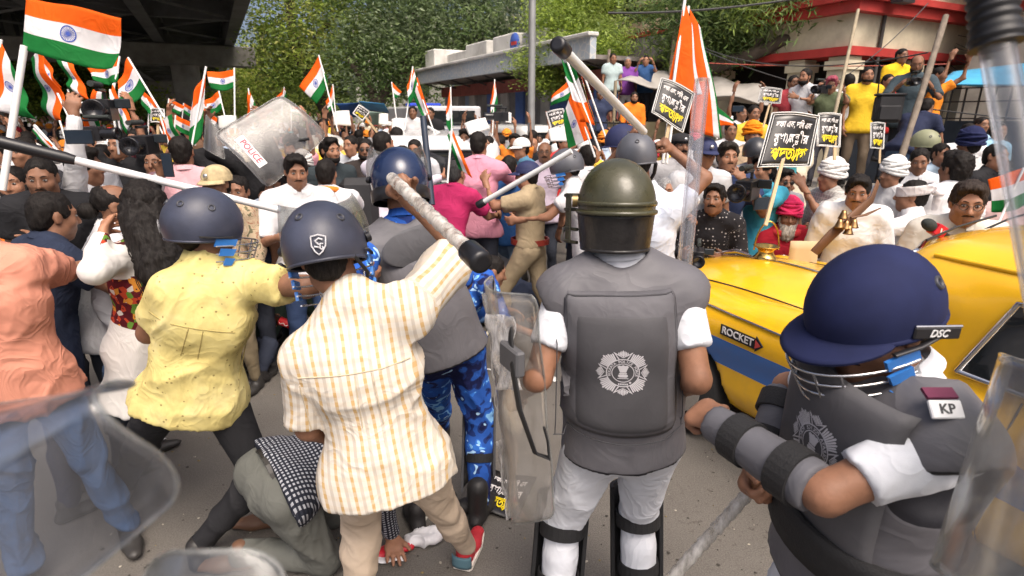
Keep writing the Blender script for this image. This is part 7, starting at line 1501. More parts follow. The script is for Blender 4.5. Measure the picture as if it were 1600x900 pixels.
# ---------------------------------------------------------------- flags
FM = [fabric(c, n, .5, .75) for c, n in (((.80, .13, .008), 'flag_saffron'), ((.72, .71, .72), 'flag_white'), ((.010, .17, .035), 'flag_green'))]; CHK = mat('chakra_blue', (.03, .06, .28), .7, var=.03)
for m_ in FM:
    t_ = m_.node_tree; b_ = t_.nodes['Principled BSDF']; tl = t_.nodes.new('ShaderNodeBsdfTranslucent'); src = b_.inputs['Base Color'].links[0].from_socket; t_.links.new(src, tl.inputs[0]); mx = t_.nodes.new('ShaderNodeMixShader'); mx.inputs[0].default_value = .38; t_.links.new(b_.outputs[0], mx.inputs[1]); t_.links.new(tl.outputs[0], mx.inputs[2]); t_.links.new(mx.outputs[0], t_.nodes['Material Output'].inputs[0])
PVC = mat('flag_pole_white', (.62, .62, .60), .4, var=.05); WOOD = mat('stick_wood', (.45, .33, .19), .7, var=.15, scale=12)
def flag(label, pole, c, d, fold=.06, waves=2.0, seed=0, r=.0085, m=PVC, bulge=0., chakra=True, dd=(0, 0, 0, 0), bands=(1 / 3, 2 / 3)):
    """pole: (x,y) bottom, (x,y) top; c: hoist-top, fly-top, fly-bottom, hoist-bottom pixels; stripes run hoist to fly"""
    pb, pt = P(*pole[0], d), P(*pole[1], d); root = empty('flag', pb, label, 'flag', 'Indian tricolour flags'); ext = pb + (pb - pt) * .15
    MB().tube([ext, (pb + pt) / 2, pt], r, 10).build('pole', m, root); q = [P(*c[i], d + dd[i]) - A_(0, .0, 0) for i in range(4)]; n = nrm(np.cross(q[1] - q[0], q[3] - q[0])); r_ = random.Random(seed); ph = [r_.uniform(0, 6.3) for _ in range(3)]; sz = np.linalg.norm(q[1] - q[0]); hz = np.linalg.norm(q[3] - q[0])
    def fn(u, v):
        p = (q[0] * (1 - u) + q[1] * u) * (1 - v) + (q[3] * (1 - u) + q[2] * u) * v
        return p + n * fold * (u ** .6) * (math.sin(waves * 2 * math.pi * u + ph[0] + 1.6 * v) + .45 * math.sin(waves * 4.3 * u + ph[1] - 2.2 * v) + .3 * math.sin(5 * v + ph[2])) + n * bulge * math.sin(math.pi * u) - EZ * .10 * hz * math.sin(math.pi * u) * v
    nv = 15; cl = MB().sheet(fn, 26, nv, .0025, mfn=lambda u, v: 0 if v < bands[0] else 1 if v < bands[1] else 2).build('cloth', FM, root)
    if chakra:
        b = MB(); rr = .145
        E = 1e-3
        def on(x, y, sg): u, v = .5 + x * hz / sz, .5 + y; p = fn(u, v); nn = nrm(np.cross(fn(u + E, v) - p, fn(u, v + E) - p)); return p + nn * sg * .003
        for sg in (1, -1):
            N = 28
            for k in range(N): a, a2 = 2 * math.pi * k / N, 2 * math.pi * (k + 1) / N; b.add([on(rr * q_ * math.cos(t), rr * q_ * math.sin(t), sg) for q_, t in ((.86, a), (1, a), (1, a2), (.86, a2))], [(0, 1, 2, 3)])
            for k in range(24): a = 2 * math.pi * k / 24; b.add([on(rr * q_ * math.cos(a + w), rr * q_ * math.sin(a + w), sg) for q_, w in ((.1, -.25), (.88, -.035), (.88, .035), (.1, .25))], [(0, 1, 2, 3)])
            b.add([on(rr * .16 * math.cos(t), rr * .16 * math.sin(t), sg) for t in np.linspace(0, 6.2832, 9)[:-1]], [tuple(range(8))])
        b.build('chakra', CHK, cl, smooth=False)
    return root
def flags():
    flag('largest tricolour flying full at top left on a white pole', ((8, 268), (38, 72)), [(41, -4), (186, 26), (172, 104), (35, 76)], 2.75, .035, 1.1, 1, .016)
    flag('tricolour hanging limp at the left frame edge', ((-25, 210), (2, 62)), [(0, 62), (-24, 170), (55, 186), (24, 112)], 3.4, .03, 1.3, 2)
    flag('drooping tricolour with its orange side right, behind the largest flag', ((116, 202), (90, 146)), [(62, 74), (104, 188), (74, 186), (48, 92)], 4.6, .04, 1.6, 3, dd=(0, .1, .3, .1))
    flag('narrow drooping tricolour above the cameras', ((127, 200), (106, 140)), [(108, 88), (142, 158), (114, 146), (86, 86)], 5., .04, 1.6, 4); flag('tricolour half hidden between the drooping ones at left', ((100, 210), (68, 108)), [(64, 78), (96, 136), (86, 150), (50, 96)], 5.6, .04, 1.5, 5)
    flag('small tricolour waving just right of the largest flag', ((176, 150), (187, 88)), [(187, 88), (139, 108), (151, 128), (184, 128)], 5., .04, 1.4, 6); flag('tricolour slanting down on a pole leaning left, wheel in view, at left', ((250, 172), (200, 90)), [(199, 90), (184, 127), (193, 171), (229, 136)], 5., .03, .8, 7)
    flag('tricolour wrapped round the tall camera rig', ((190, 218), (176, 128)), [(146, 140), (128, 200), (150, 200), (166, 146)], 5.4, .04, 1.4, 8); flag('tricolour with green tip trailing below the camera rig', ((184, 228), (172, 140)), [(176, 132), (205, 190), (203, 212), (168, 160)], 4.8, .03, 1.2, 9)
    flag('tricolour with wheel showing under the small left placard', ((268, 240), (250, 180)), [(248, 190), (262, 224), (282, 222), (268, 178)], 5.2, .03, 1.2, 10); flag('short tricolour sticking up behind the small left placard', ((250, 200), (222, 140)), [(221, 138), (248, 166), (240, 182), (220, 162)], 6.5, .03, 1.4, 11)
    flag('narrow upright tricolour beside the flyover girder', ((300, 226), (322, 104)), [(322, 104), (303, 150), (292, 226), (316, 206)], 4.6, .025, 1.0, 12, chakra=False); flag('small square tricolour flying against the flyover edge', ((367, 196), (366, 106)), [(366, 109), (325, 113), (331, 140), (365, 137)], 6.0, .025, .9, 13)
    flag('tricolour low beside the flyover pier', ((356, 202), (342, 142)), [(342, 142), (317, 160), (322, 178), (348, 170)], 7., .03, 1.2, 14); flag('tiny tricolour left of the tilted police shield', ((396, 200), (388, 138)), [(388, 138), (384, 186), (398, 186), (401, 168)], 7.5, .03, 1.2, 15); flag('small orange tipped tricolour above the tilted police shield', ((440, 175), (444, 136)), [(444, 136), (433, 152), (441, 158), (448, 150)], 9, .02, 1, 16, chakra=False)
    flag('diamond slanted tricolour against the leaning tree', ((524, 190), (498, 86)), [(498, 86), (469, 137), (494, 162), (512, 128)], 6.6, .025, .8, 17); flag('narrow tricolour right of the diamond slanted one', ((526, 195), (520, 132)), [(520, 132), (510, 160), (514, 176), (524, 158)], 8, .02, 1, 18, chakra=False)
    flag('small pennant like tricolour near the forked tree', ((619, 182), (612, 128)), [(612, 128), (628, 144), (622, 152), (614, 150)], 8, .02, 1, 19, chakra=False); flag('tall tricolour with green lower edge at the shed corner', ((634, 190), (645, 104)), [(645, 104), (636, 134), (640, 166), (652, 128)], 7., .03, 1.2, 20); flag('long orange tricolour drooping beside the shed corner', ((676, 200), (648, 120)), [(652, 120), (671, 178), (660, 182), (642, 140)], 7.2, .04, 1.3, 21, chakra=False)
    flag('slim upright tricolour in front of the white shed board', ((706, 205), (704, 136)), [(704, 136), (697, 170), (698, 196), (708, 200)], 7.5, .015, 1, 22, chakra=False); flag('slim upright tricolour in front of the grey shed boards', ((770, 200), (773, 124)), [(773, 124), (766, 160), (768, 184), (778, 160)], 8, .015, 1, 23, chakra=False)
    flag('tricolour hanging behind the raised stick, green side up', ((930, 216), (882, 84)), [(905, 190), (930, 195), (890, 86), (876, 88)], 4.6, .02, 1.2, 24, m=PVC, chakra=False); flag('small tricolour blowing left below the raised stick end', ((905, 175), (884, 120)), [(890, 124), (862, 150), (860, 165), (898, 148)], 5.2, .02, 1, 25); flag('tricolour with clear blue wheel held upright below the raised stick', ((925, 232), (893, 140)), [(925, 216), (893, 142), (880, 180), (888, 232)], 4.8, .02, .9, 26); flag('white and green tricolour folded along the thin pole', ((950, 225), (910, 110)), [(905, 106), (928, 188), (932, 200), (912, 135)], 5.4, .03, 1.2, 27, chakra=False)
    flag('tall saffron tricolour hanging in folds over the black placard', ((1040, 222), (1070, 0)), [(1069, 0), (1040, 160), (1094, 150), (1082, 40)], 4.3, .03, .8, 28, .012, chakra=False, bands=(.86, .97)); flag('second fold of saffron tricolour trailing white and green at its right', ((1046, 224), (1076, 10)), [(1078, 14), (1078, 205), (1132, 214), (1096, 46)], 4.4, .035, .9, 29, .011, chakra=False, bands=(.76, .95))
    flag('green edge of a tricolour beneath the tarpaulin', ((1120, 210), (1116, 160)), [(1118, 196), (1146, 196), (1148, 186), (1118, 162)], 6.4, .02, 1, 30, chakra=False); flag('tricolour hanging beside the pink shirt at centre', ((700, 275), (706, 200)), [(706, 200), (738, 278), (716, 262), (699, 212)], 4.5, .03, 1.1, 31, chakra=False)
    flag('short tricolour low at left under the stick handle', ((90, 236), (54, 196)), [(54, 196), (92, 236), (82, 240), (50, 204)], 3.2, .01, 1, 32, chakra=False); flag('pale tricolour behind the reporter at the right edge', ((1550, 370), (1600, 262)), [(1600, 262), (1545, 280), (1556, 330), (1606, 318)], 3.9, .03, 1, 33, chakra=False)
    rr = random.Random(5)
    zz = ['orange and white flag low among the cameras at left', 'crumpled tricolour beside the flyover pier', 'little tricolour deep under the flyover', 'leaning tricolour in the crush below the flyover', 'tricolour bunched above the pale pink shirt', 'tricolour tucked behind the narrow upright one', 'little tricolour at the far end of the street', 'tricolour poking up before the leaning tree']
    for i, (x, y, d) in enumerate(((232, 185, 6.6), (262, 170, 7.5), (285, 175, 8.5), (300, 165, 7.), (272, 200, 6.), (310, 185, 6.4), (410, 185, 12), (455, 178, 10))):
        s = 200 / d; a = rr.uniform(-.5, .5); flag(zz[i], ((x - s * .3 * a, y + s * 1.1), (x + s * .3 * a, y - s * .6)), [(x + s * .3 * a, y - s * .6), (x + s * .9, y - s * .45 + a * s), (x + s * .8, y + s * .15 + a * s), (x + s * .1 * a, y)], d, .03, 1.2, 50 + i, chakra=i % 2 == 0)
flags()
# ---------------------------------------------------------------- placards
YEL = mat('print_yellow', (.75, .58, .01), .6, var=.03); WPR = mat('print_white', (.75, .72, .7), .5); BRD = mat('board_black', (.016, .015, .014), .22, var=.15, spec=.5); CARD = mat('card_white', (.62, .62, .60), .7, var=.06)
def bengali(mapxy, parent, wd):
    """the three lines of the slogan, set on a unit board (x -.5...5, y up)"""
    b = MB()
    def put(txt, size, x0, y0, w, mi, dy=0):
        V, F = tpolys(txt, size, True)
        if not V: return
        xs = [v[0] for v in V]; ys = [v[1] for v in V]; k = w / max(max(xs) - min(xs), 1e-4); cx = (max(xs) + min(xs)) / 2; b.add([mapxy(x0 + (x - cx) * k, y0 + y * 1.05, .004) for x, y in V], F, mi)
    def stroke(pts, w, mi): b.tube([mapxy(x, y, .004) for x, y in pts], w * wd, 5, mi)
    put('দফা এক, দািব এক', .17, 0, .30, .84, 0)
    put('মুখ', .25, -.27, .02, .24, 0); stroke([(-.135, .10), (-.115, .0), (-.135, -.06), (-.10, -.09), (-.06, .02), (-.07, .10)], .010, 0); put('ম', .25, .0, .02, .13, 0); put('ন', .16, .125, .06, .10, 0); put('ত', .13, .135, -.06, .09, 0); stroke([(.09, -.09), (.06, -.14), (.12, -.17)], .009, 0); put('ী', .25, .225, .03, .10, 0); put('র', .25, .345, .02, .13, 0)
    put('পদত', .34, -.13, -.30, .50, 1); stroke([(.125, -.20), (.145, -.33), (.115, -.38), (.15, -.43), (.195, -.30), (.19, -.20)], .017, 1); put('াগ', .34, .31, -.30, .24, 1)
    stroke([(-.40, -.185), (.44, -.185)], .012, 1)
    return b.build('slogan', [WPR, YEL], parent, smooth=False)
def placard(label, c, d, stick=None, frame=True, text=True, dd=(0, 0, 0, 0), bend=.02, flip=False, white=False):
    q = [P(*c[i], d + dd[i]) for i in range(4)]; n = nrm(np.cross(q[1] - q[0], q[3] - q[0])); n = n if n @ (CAM - q[0]) > 0 else -n; w = np.linalg.norm(q[1] - q[0]); h_ = np.linalg.norm(q[3] - q[0]); root = empty('placard', (q[2] + q[3]) / 2, label, 'placard', 'protest placards')
    def surf(u, v, l=0.): p = (q[0] * (1 - u) + q[1] * u) * (1 - v) + (q[3] * (1 - u) + q[2] * u) * v; return p + n * (bend * math.sin(math.pi * u * 1.3 + v) + l)
    bd = MB().sheet(surf, 12, 8, .006).build('board', CARD if white else BRD, root)
    if frame and not white:
        for e, nm in ((.0, CARD), (.045, CARD)):
            b = MB(); f_ = lambda u, v: surf(min(max(u, e), 1 - e), min(max(v, e * w / h_), 1 - e * w / h_), .004); ring = [f_(u, 0) for u in np.linspace(0, 1, 13)] + [f_(1, v) for v in np.linspace(0, 1, 9)[1:]] + [f_(u, 1) for u in np.linspace(1, 0, 13)[1:]] + [f_(0, v) for v in np.linspace(1, 0, 9)[1:]]; b.tube(ring, .0045 if e == 0 else .0028, 5, caps=False); b.build('border', nm, bd)
    if text and not white: bengali(lambda x, y, l: surf(.5 + x * .9, .5 - y * .92, l), bd, w)
    if stick:
        a, e = P(*stick[0], d + .02), P(*stick[1], d + .02 + (stick[2] if len(stick) > 2 else 0)); MB().beam(a, e, .022, .012, up=(0, 1, .1)).build('stick', WOOD, root)
def placards():
    placard('largest black placard with Bengali slogan, above the pink turban', [(1206, 177), (1283, 180), (1269, 258), (1180, 263)], 3.55, ((1236, 200), (1196, 352), -.1), bend=.03); placard('black Bengali placard cropped behind the largest one', [(1278, 178), (1316, 178), (1314, 229), (1274, 229)], 4.3, ((1304, 215), (1304, 250)))
    placard('tilted black Bengali placard overlapping the tall saffron flag', [(1033, 122), (1086, 145), (1068, 206), (1017, 177)], 3.9, ((1052, 160), (1040, 222))); placard('small Bengali placard with pale border below the feathery sapling', [(853, 176), (880, 169), (888, 192), (861, 203)], 6.2, ((872, 190), (880, 214)), white=False)
    placard('small black Bengali placard beneath the tarpaulin at right', [(1189, 137), (1223, 139), (1220, 161), (1183, 160)], 7.0, ((1206, 150), (1192, 200))); placard('little Bengali placard among the flags at left', [(237, 171), (255, 170), (256, 190), (238, 192)], 5.2, ((247, 185), (247, 215))); placard('tilted Bengali placard in front of the blue sheet at centre', [(561, 164), (577, 174), (566, 188), (552, 178)], 6.6, ((566, 176), (590, 208)))
    placard('black and white printed board behind the yellow T-shirt man\'s legs', [(1360, 192), (1384, 192), (1382, 232), (1358, 232)], 6.6, ((1376, 210), (1374, 255)))
    for lab, c, d in (('blank white card held up right of centre behind the magenta shirt', [(725, 193), (758, 183), (765, 200), (733, 212)], 6.6), ('white card above the distant yellow taxi', [(520, 175), (545, 172), (548, 196), (522, 196)], 8.5), ('round ended white card at centre', [(612, 186), (630, 184), (632, 210), (613, 210)], 7.5), ('white card at the edge of the painted shed', [(790, 176), (799, 176), (799, 192), (790, 192)], 8.), ('grey white card below the flyover edge', [(341, 182), (368, 180), (369, 200), (343, 202)], 6.6), ('white card low among the flags at left', [(108, 158), (138, 160), (134, 178), (107, 176)], 5.8), ('silvery white card under the small Bengali placard', [(856, 202), (893, 198), (895, 220), (860, 222)], 6.0), ('white card near the forked tree', [(592, 178), (606, 177), (606, 195), (592, 195)], 9.)): placard(lab, c, d, None, white=True)
    # poster lying on the road
    a = G(780, 775); root = empty('fallen_placard', a, 'torn black Bengali poster lying on the road beside the riot policeman\'s boot', 'placard'); X = nrm(A_(1, -.35, 0)); Y = nrm(A_(.35, 1, 0)); pos = lambda x, y, l: a + A_(.03, 0, .008 + l) + X * x * .26 + Y * y * .36
    bd = MB().sheet(lambda u, v: pos(u - .5, v - .5, .010 * math.sin(5 * u + 3 * v) + .012), 8, 8, .004).build('board', BRD, root); bengali(lambda x, y, l: pos(x * .9, y * .9, .018 + l + .010 * math.sin(5 * (x * .9 + .5) + 3 * (y * .9 + .5)) - .004), bd, .26)
placards()
# ---------------------------------------------------------------- shields
def shield(label, fn, th=.0045, nu=22, nv=22, m=None, edge=None, name='riot_shield', kr=.16, loc=None):
    er = .0022 if np.linalg.norm(fn(.5, .5) - CAM) < .8 else .0035
    """fn(u, v) -> point; corners are rounded by pulling the grid in"""
    def rf(u, v):
        x, y = 2 * u - 1, 2 * v - 1; k = kr; q = max(abs(x), abs(y)); ex = math.hypot(max(0, abs(x) - (1 - k)), max(0, abs(y) - (1 - k)))
        if ex > 1e-6:
            mx_ = max(abs(x), abs(y)) - (1 - k); s = mx_ / ex; x = math.copysign((1 - k) + max(0, abs(x) - (1 - k)) * s, x) if abs(x) > 1 - k else x; y = math.copysign((1 - k) + max(0, abs(y) - (1 - k)) * s, y) if abs(y) > 1 - k else y
        return fn((x + 1) / 2, (y + 1) / 2)
    c = fn(.5, .98); root = empty(name, c, label, 'shield', 'clear riot shields'); m = m or clear_plastic()
    pa = MB().sheet(rf, nu, nv, th).build('panel', m, root)
    ring = [rf(u, 0) for u in np.linspace(0, 1, 24)] + [rf(1, v) for v in np.linspace(0, 1, 24)[1:]] + [rf(u, 1) for u in np.linspace(1, 0, 24)[1:]] + [rf(0, v) for v in np.linspace(1, 0, 24)[1:]]
    MB().tube(ring, er, 6, caps=False).build('rolled_edge', edge or clear_plastic('shield_edge', (.80, .82, .82), .2), root); return root, rf
def quad(q, bulge, n=None):
    q = [np.asarray(x, float) for x in q]; n = nrm(np.cross(q[1] - q[0], q[3] - q[0])) if n is None else n; n = n if n @ (CAM - q[0]) > 0 else -n
    return (lambda u, v: (q[0] * (1 - u) + q[1] * u) * (1 - v) + (q[3] * (1 - u) + q[2] * u) * v + n * bulge * (1 - (2 * u - 1) ** 2)), n
def shields():
    # tilted shield with POLICE plate held up at left
    q = [P(438, 148, 4.524), P(512, 212, 4.640), P(418, 296, 4.350), P(332, 210, 4.234)]; fn, n = quad(q, .05); root, rf = shield('scratched clear police shield tilted over the heads at left, red POLICE lettering', fn, m=clear_plastic('scratched_plastic', (.70, .69, .68), .26, 9, .3, (.34, .33, .32)), kr=.22)
    a, b = P(374, 224, 4.02), P(408, 262, 4.06); X = nrm(b - a); n2 = nrm(n - X * (n @ X)); Y = nrm(np.cross(n2, X)); c = (a + b) / 2 + n2 * .075; L_ = np.linalg.norm(b - a) + .03
    pl = MB().box(c, (L_, .068, .004), X, Y, n2).build('name_strip', CARD, root); text_mesh('POLICE', .062, c + n2 * .0035, X, Y, mat('police_red', (.50, .01, .05), .5), pl, 'lettering', .001, True, sx=.92)
    pt = lambda x, y, l=-.035: P(x, y, 4.466) + n * l
    hb = MB()
    for x, y, r_ in ((400, 216, .06), (426, 240, .075), (428, 258, .06), (417, 202, .05)): hb.ell(pt(x, y), (r_, .022, r_), X, n, Y, n=16, m=8)
    hb.tube([pt(400, 214), pt(418, 222), pt(434, 250)], .05, 10, flat=.5); hb.build('arm_pad', mat('pad_black', (.02, .02, .022), .7), root)
    MB().tube([pt(448, 224), pt(470, 216), pt(484, 214)], .012, 8).build('strap', BLACKW, root); MB().tube([pt(404, 197), pt(418, 196), pt(438, 198)], .007, 6).build('bracket', BLACKP, root); MB().tube([pt(366, 238), pt(378, 216), pt(372, 212)], .012, 8).build('strap', BLACKW, root)
    # second dark shield edge behind it
    fn, n = quad([P(322, 178, 4.6), P(345, 205, 4.6), P(352, 250, 4.6), P(318, 232, 4.6)], .03); shield('small clear shield edge behind the tilted police shield', fn, m=clear_plastic('scratched_plastic', (.70, .69, .68), .26, 9, .3, (.34, .33, .32)))
    # shield on the left arm of the centre officer, seen nearly edge on
    q = [P(772, 428, 1.95), P(838, 462, 1.62), P(868, 808, 1.90), P(812, 806, 2.25)]
    n = nrm(np.cross(q[1] - q[0], q[3] - q[0])); n = n if n[0] < 0 else -n
    fn = lambda u, v: (q[0] * (1 - u) + q[1] * u) * (1 - v) + (q[3] * (1 - u) + q[2] * u) * v + n * .085 * math.sin(math.pi * u) + n * .006 * math.sin(17 * v + 5 * u) * math.sin(9 * u); root, rf = shield('tall clear shield wrapped in torn film on the centre officer\'s left arm', fn, m=clear_plastic('filmed_plastic', (.90, .89, .87), .13, 18, .15, (.75, .73, .70)), kr=.12)
    fm = clear_plastic('torn_film', (.88, .88, .88), .5, 30, .2, (.85, .84, .83)); rr = random.Random(2)
    for (u0, v0, w, hh) in ((.0, .05, .16, .55), (.55, .08, .3, .3), (.1, .62, .25, .36), (.02, .3, .12, .4)):
        MB().sheet(lambda u, v: rf(min(max(u0 + w * u, 0), 1), min(v0 + hh * v, 1)) + n * (.010 + .012 * vnoise(np.array([[u * 5, v * 9, u0 * 30]]), 3)[0] + .008 * math.sin(u * 9 + v * 13)), 10, 18, .0015).build('film_scrap', fm, root)
    st = MB(); pts = [P(797, 510, 1.72), P(800, 570, 1.68), P(812, 640, 1.68), P(836, 708, 1.70), P(858, 716, 1.70), P(856, 690, 1.70), P(850, 668, 1.70)]; st.tube(pts, [.024, .026, .024, .022, .02, .018, .018], 8, flat=.22, up=A_(1, .3, 0)); st.build('arm_strap', BLACKW, root)
    MB().box(P(800, 560, 1.70), (.03, .12, .08), nrm(A_(1, .5, 0)), nrm(A_(-.5, 1, 0)), EZ, bev=.006).build('strap_block', mat('strap_grey', (.08, .08, .085), .6), root); MB().box(P(771, 447, 1.93), (.004, .02, .05), bev=.0015).build('handle_slot', BLACKP, root)
    # blurred shields right in front at lower left
    q = [P(-210, 640, .95), P(246, 598, .86), P(312, 742, .84), P(60, 990, .80)]; q = [P(-160, 655, .50), P(250, 598, .45), P(318, 745, .42), P(-60, 1060, .38)]
    _, n = quad(q, .0); fn = lambda u, v: (q[0] * (1 - u) + q[1] * u) * (1 - v) + (q[3] * (1 - u) + q[2] * u) * v + n * .075 * (1 - (2 * v - 1) ** 2); cl = clear_plastic('front_plastic', (.72, .74, .78), .10, 7, .10, (.42, .43, .46)); shield('large curved clear shield close up at lower left', fn, m=cl, kr=.34, th=.003); fn, n = quad([P(238, 862, .40), P(432, 858, .40), P(470, 1010, .38), P(200, 1010, .38)], .012); shield('rounded top of a clear shield at the bottom edge', fn, m=clear_plastic('smoky_plastic', (.62, .63, .63), .14, 5, .1, (.4, .4, .4)), kr=.55, th=.003)
    # shield on the right officer's side
    q = [P(1585, 562, .98), P(1700, 600, .72), P(1640, 1000, .66), P(1466, 880, .92)]; fn, n = quad(q, .05); shield('clear scuffed shield at the lower right edge beside the bowed officer', fn, m=clear_plastic('scratched_side', (.74, .75, .74), .20, 10, .15, (.5, .49, .47)), kr=.2)
shields()
def sticks():
    lathi('long white stick with black handle crossing the upper left', P(-60, 207, 2.20), P(436, 328, 2.75), .0165, 'a', mat('white_stick', (.64, .64, .64), .3, var=.04, spec=.6), gl=.36); MB  # black tip at the far end
    lathi('plastic wrapped stick swung by the striped shirt man', P(612, 278, 1.72), P(750, 408, 1.30), .0185, 'b', clear_plastic('wrapped_stick', (.80, .79, .76), .72, 22, .2, (.56, .54, .50)), .065, True); lathi('stick raised by the policeman in pale shirt', P(1006, 206, 3.36), P(872, 70, 2.25), .0215, 'b', gl=.075)
    lathi('thin stick swung by the khaki policeman', P(748, 320, 4.4), P(893, 236, 4.0), .02, 'a', gl=.06); lathi('cloudy plastic wrapped stick hanging below the bowed officer\'s hand', P(1186, 752, 1.52), P(1048, 905, 1.62), .017, '', clear_plastic('wrapped_stick', (.80, .79, .76), .72, 22, .2, (.56, .54, .50)), 0, True)
    lathi('pale stick lying on the road near the fallen jeans', G(745, 544, .02), G(768, 512, .02), .016, '', mat('cane_stick', (.55, .52, .42), .5)); lathi('dark pole stick standing upright at centre', P(675, 320, 4.4), P(661, 182, 4.4), .025, '', mat('dark_stick', (.02, .03, .05), .4)); lathi('orange white stick in the crush at centre', P(690, 210, 8.), P(668, 198, 8), .02, '', mat('pale_stick', (.5, .5, .5), .5))
    # clear tube baton close at the right edge, clear baton standing behind the centre officer
    cp_ = clear_plastic('clear_tube', (.84, .85, .86), .07, 6, .05, (.6, .6, .6)); root = empty('clear_baton', P(1610, 420, .62), 'clear tube baton with ribbed black handle close up at the right edge', 'baton', 'clear batons'); a, b = P(1552, 40, .62), P(1640, 520, .60); dv = nrm(b - a)
    MB().tube([a, b], .0170, 22, caps=False).build('tube', cp_, root); MB().tube([a, b], .0135, 22, caps=False).build('inner_wall', cp_, root); pts = []; rs = []
    for i in range(37): t = i / 36; pts.append(P(1544, -60, .62) * (1 - t) + P(1557, 72, .62) * t); rs.append(.0215 + (.0022 if i % 4 < 2 else 0) - (.003 if t < .08 else 0) + (.002 if t > .82 else 0))
    MB().tube(pts, rs, 22).build('handle', mat('baton_rubber', (.008, .008, .009), .5, spec=.4), root)
    root = empty('clear_baton', P(1080, 420, 2.15), 'clear tube baton standing upright behind the centre officer\'s right shoulder', 'baton', 'clear batons'); a, b = P(1097, 124, 2.1), P(1068, 430, 2.15)
    MB().tube([a, (a + b) / 2, b], .0275, 20).build('tube', clear_plastic('clear_bar', (.90, .90, .91), .07, 6, .08, (.7, .7, .72)), root); MB().tube([a + A_(.0, -.0, 0), b], .019, 16).build('inner_wall', clear_plastic('clear_bar', (.90, .90, .91), .07, 6, .08, (.7, .7, .72)), root)
sticks()
# ---------------------------------------------------------------- cameras, pot, bag and the other small things
def camera_rig(label, c, d, f, s=1., name='video_camera', tripod=False):
    c = P(*c, d); f = nrm(f); fr = frame_from(EZ, f); root = empty(name, c - EZ * .1 * s, label, 'camera'); B = lambda nm, q, z, m=BLACKP, bv=.006: MB().box(c + (fr[0] * q[0] + fr[1] * q[1] + fr[2] * q[2]) * s, np.array(z) * s, *fr, bev=bv * s).build(nm, m, root)
    B('camera_body', (0, 0, 0), (.11, .22, .13)); MB().lathe(c + fr[1] * .11 * s, [(.05 * s, 0), (.052 * s, .10 * s), (.062 * s, .14 * s), (.055 * s, .145 * s), (.03 * s, .12 * s), (.001, .115 * s)], 20, fr[0], fr[2], fr[1]).build('lens', mat('lens_black', (.01, .01, .012), .15), root)
    B('top_handle', (0, 0, .12), (.025, .18, .02)); B('handle_post', (0, -.07, .09), (.02, .02, .05)); B('screen', (-.10, -.02, .04), (.09, .012, .06), mat('screen_dark', (.02, .025, .03), .1)); MB().tube([c + (fr[2] * .15 + fr[1] * -.02) * s, c + (fr[2] * .15 + fr[1] * .2) * s], .018 * s, 10).build('microphone', mat('foam', (.03, .036, .034), .95, bump=.5, bscale=250), root)
    B('grip', (.075, .0, -.02), (.04, .12, .06)); return root
def phone(label, c, d, f, w=.078, h_=.155, name='phone'):
    c = P(*c, d); f = nrm(f); fr = frame_from(EZ, f); root = empty(name, c - EZ * h_ / 2, label, 'phone'); MB().box(c, (w, .009, h_), *fr, bev=.003).build('phone_body', BLACKP, root); MB().box(c - fr[1] * .0055, (w * .92, .002, h_ * .93), *fr).build('screen', mat('phone_glass', (.02, .03, .045), .08), root); MB().box(c + fr[1] * .006 + fr[0] * w * .22 + fr[2] * h_ * .36, (.022, .003, .03), *fr, bev=.001).build('camera_bump', BLACKP, root)
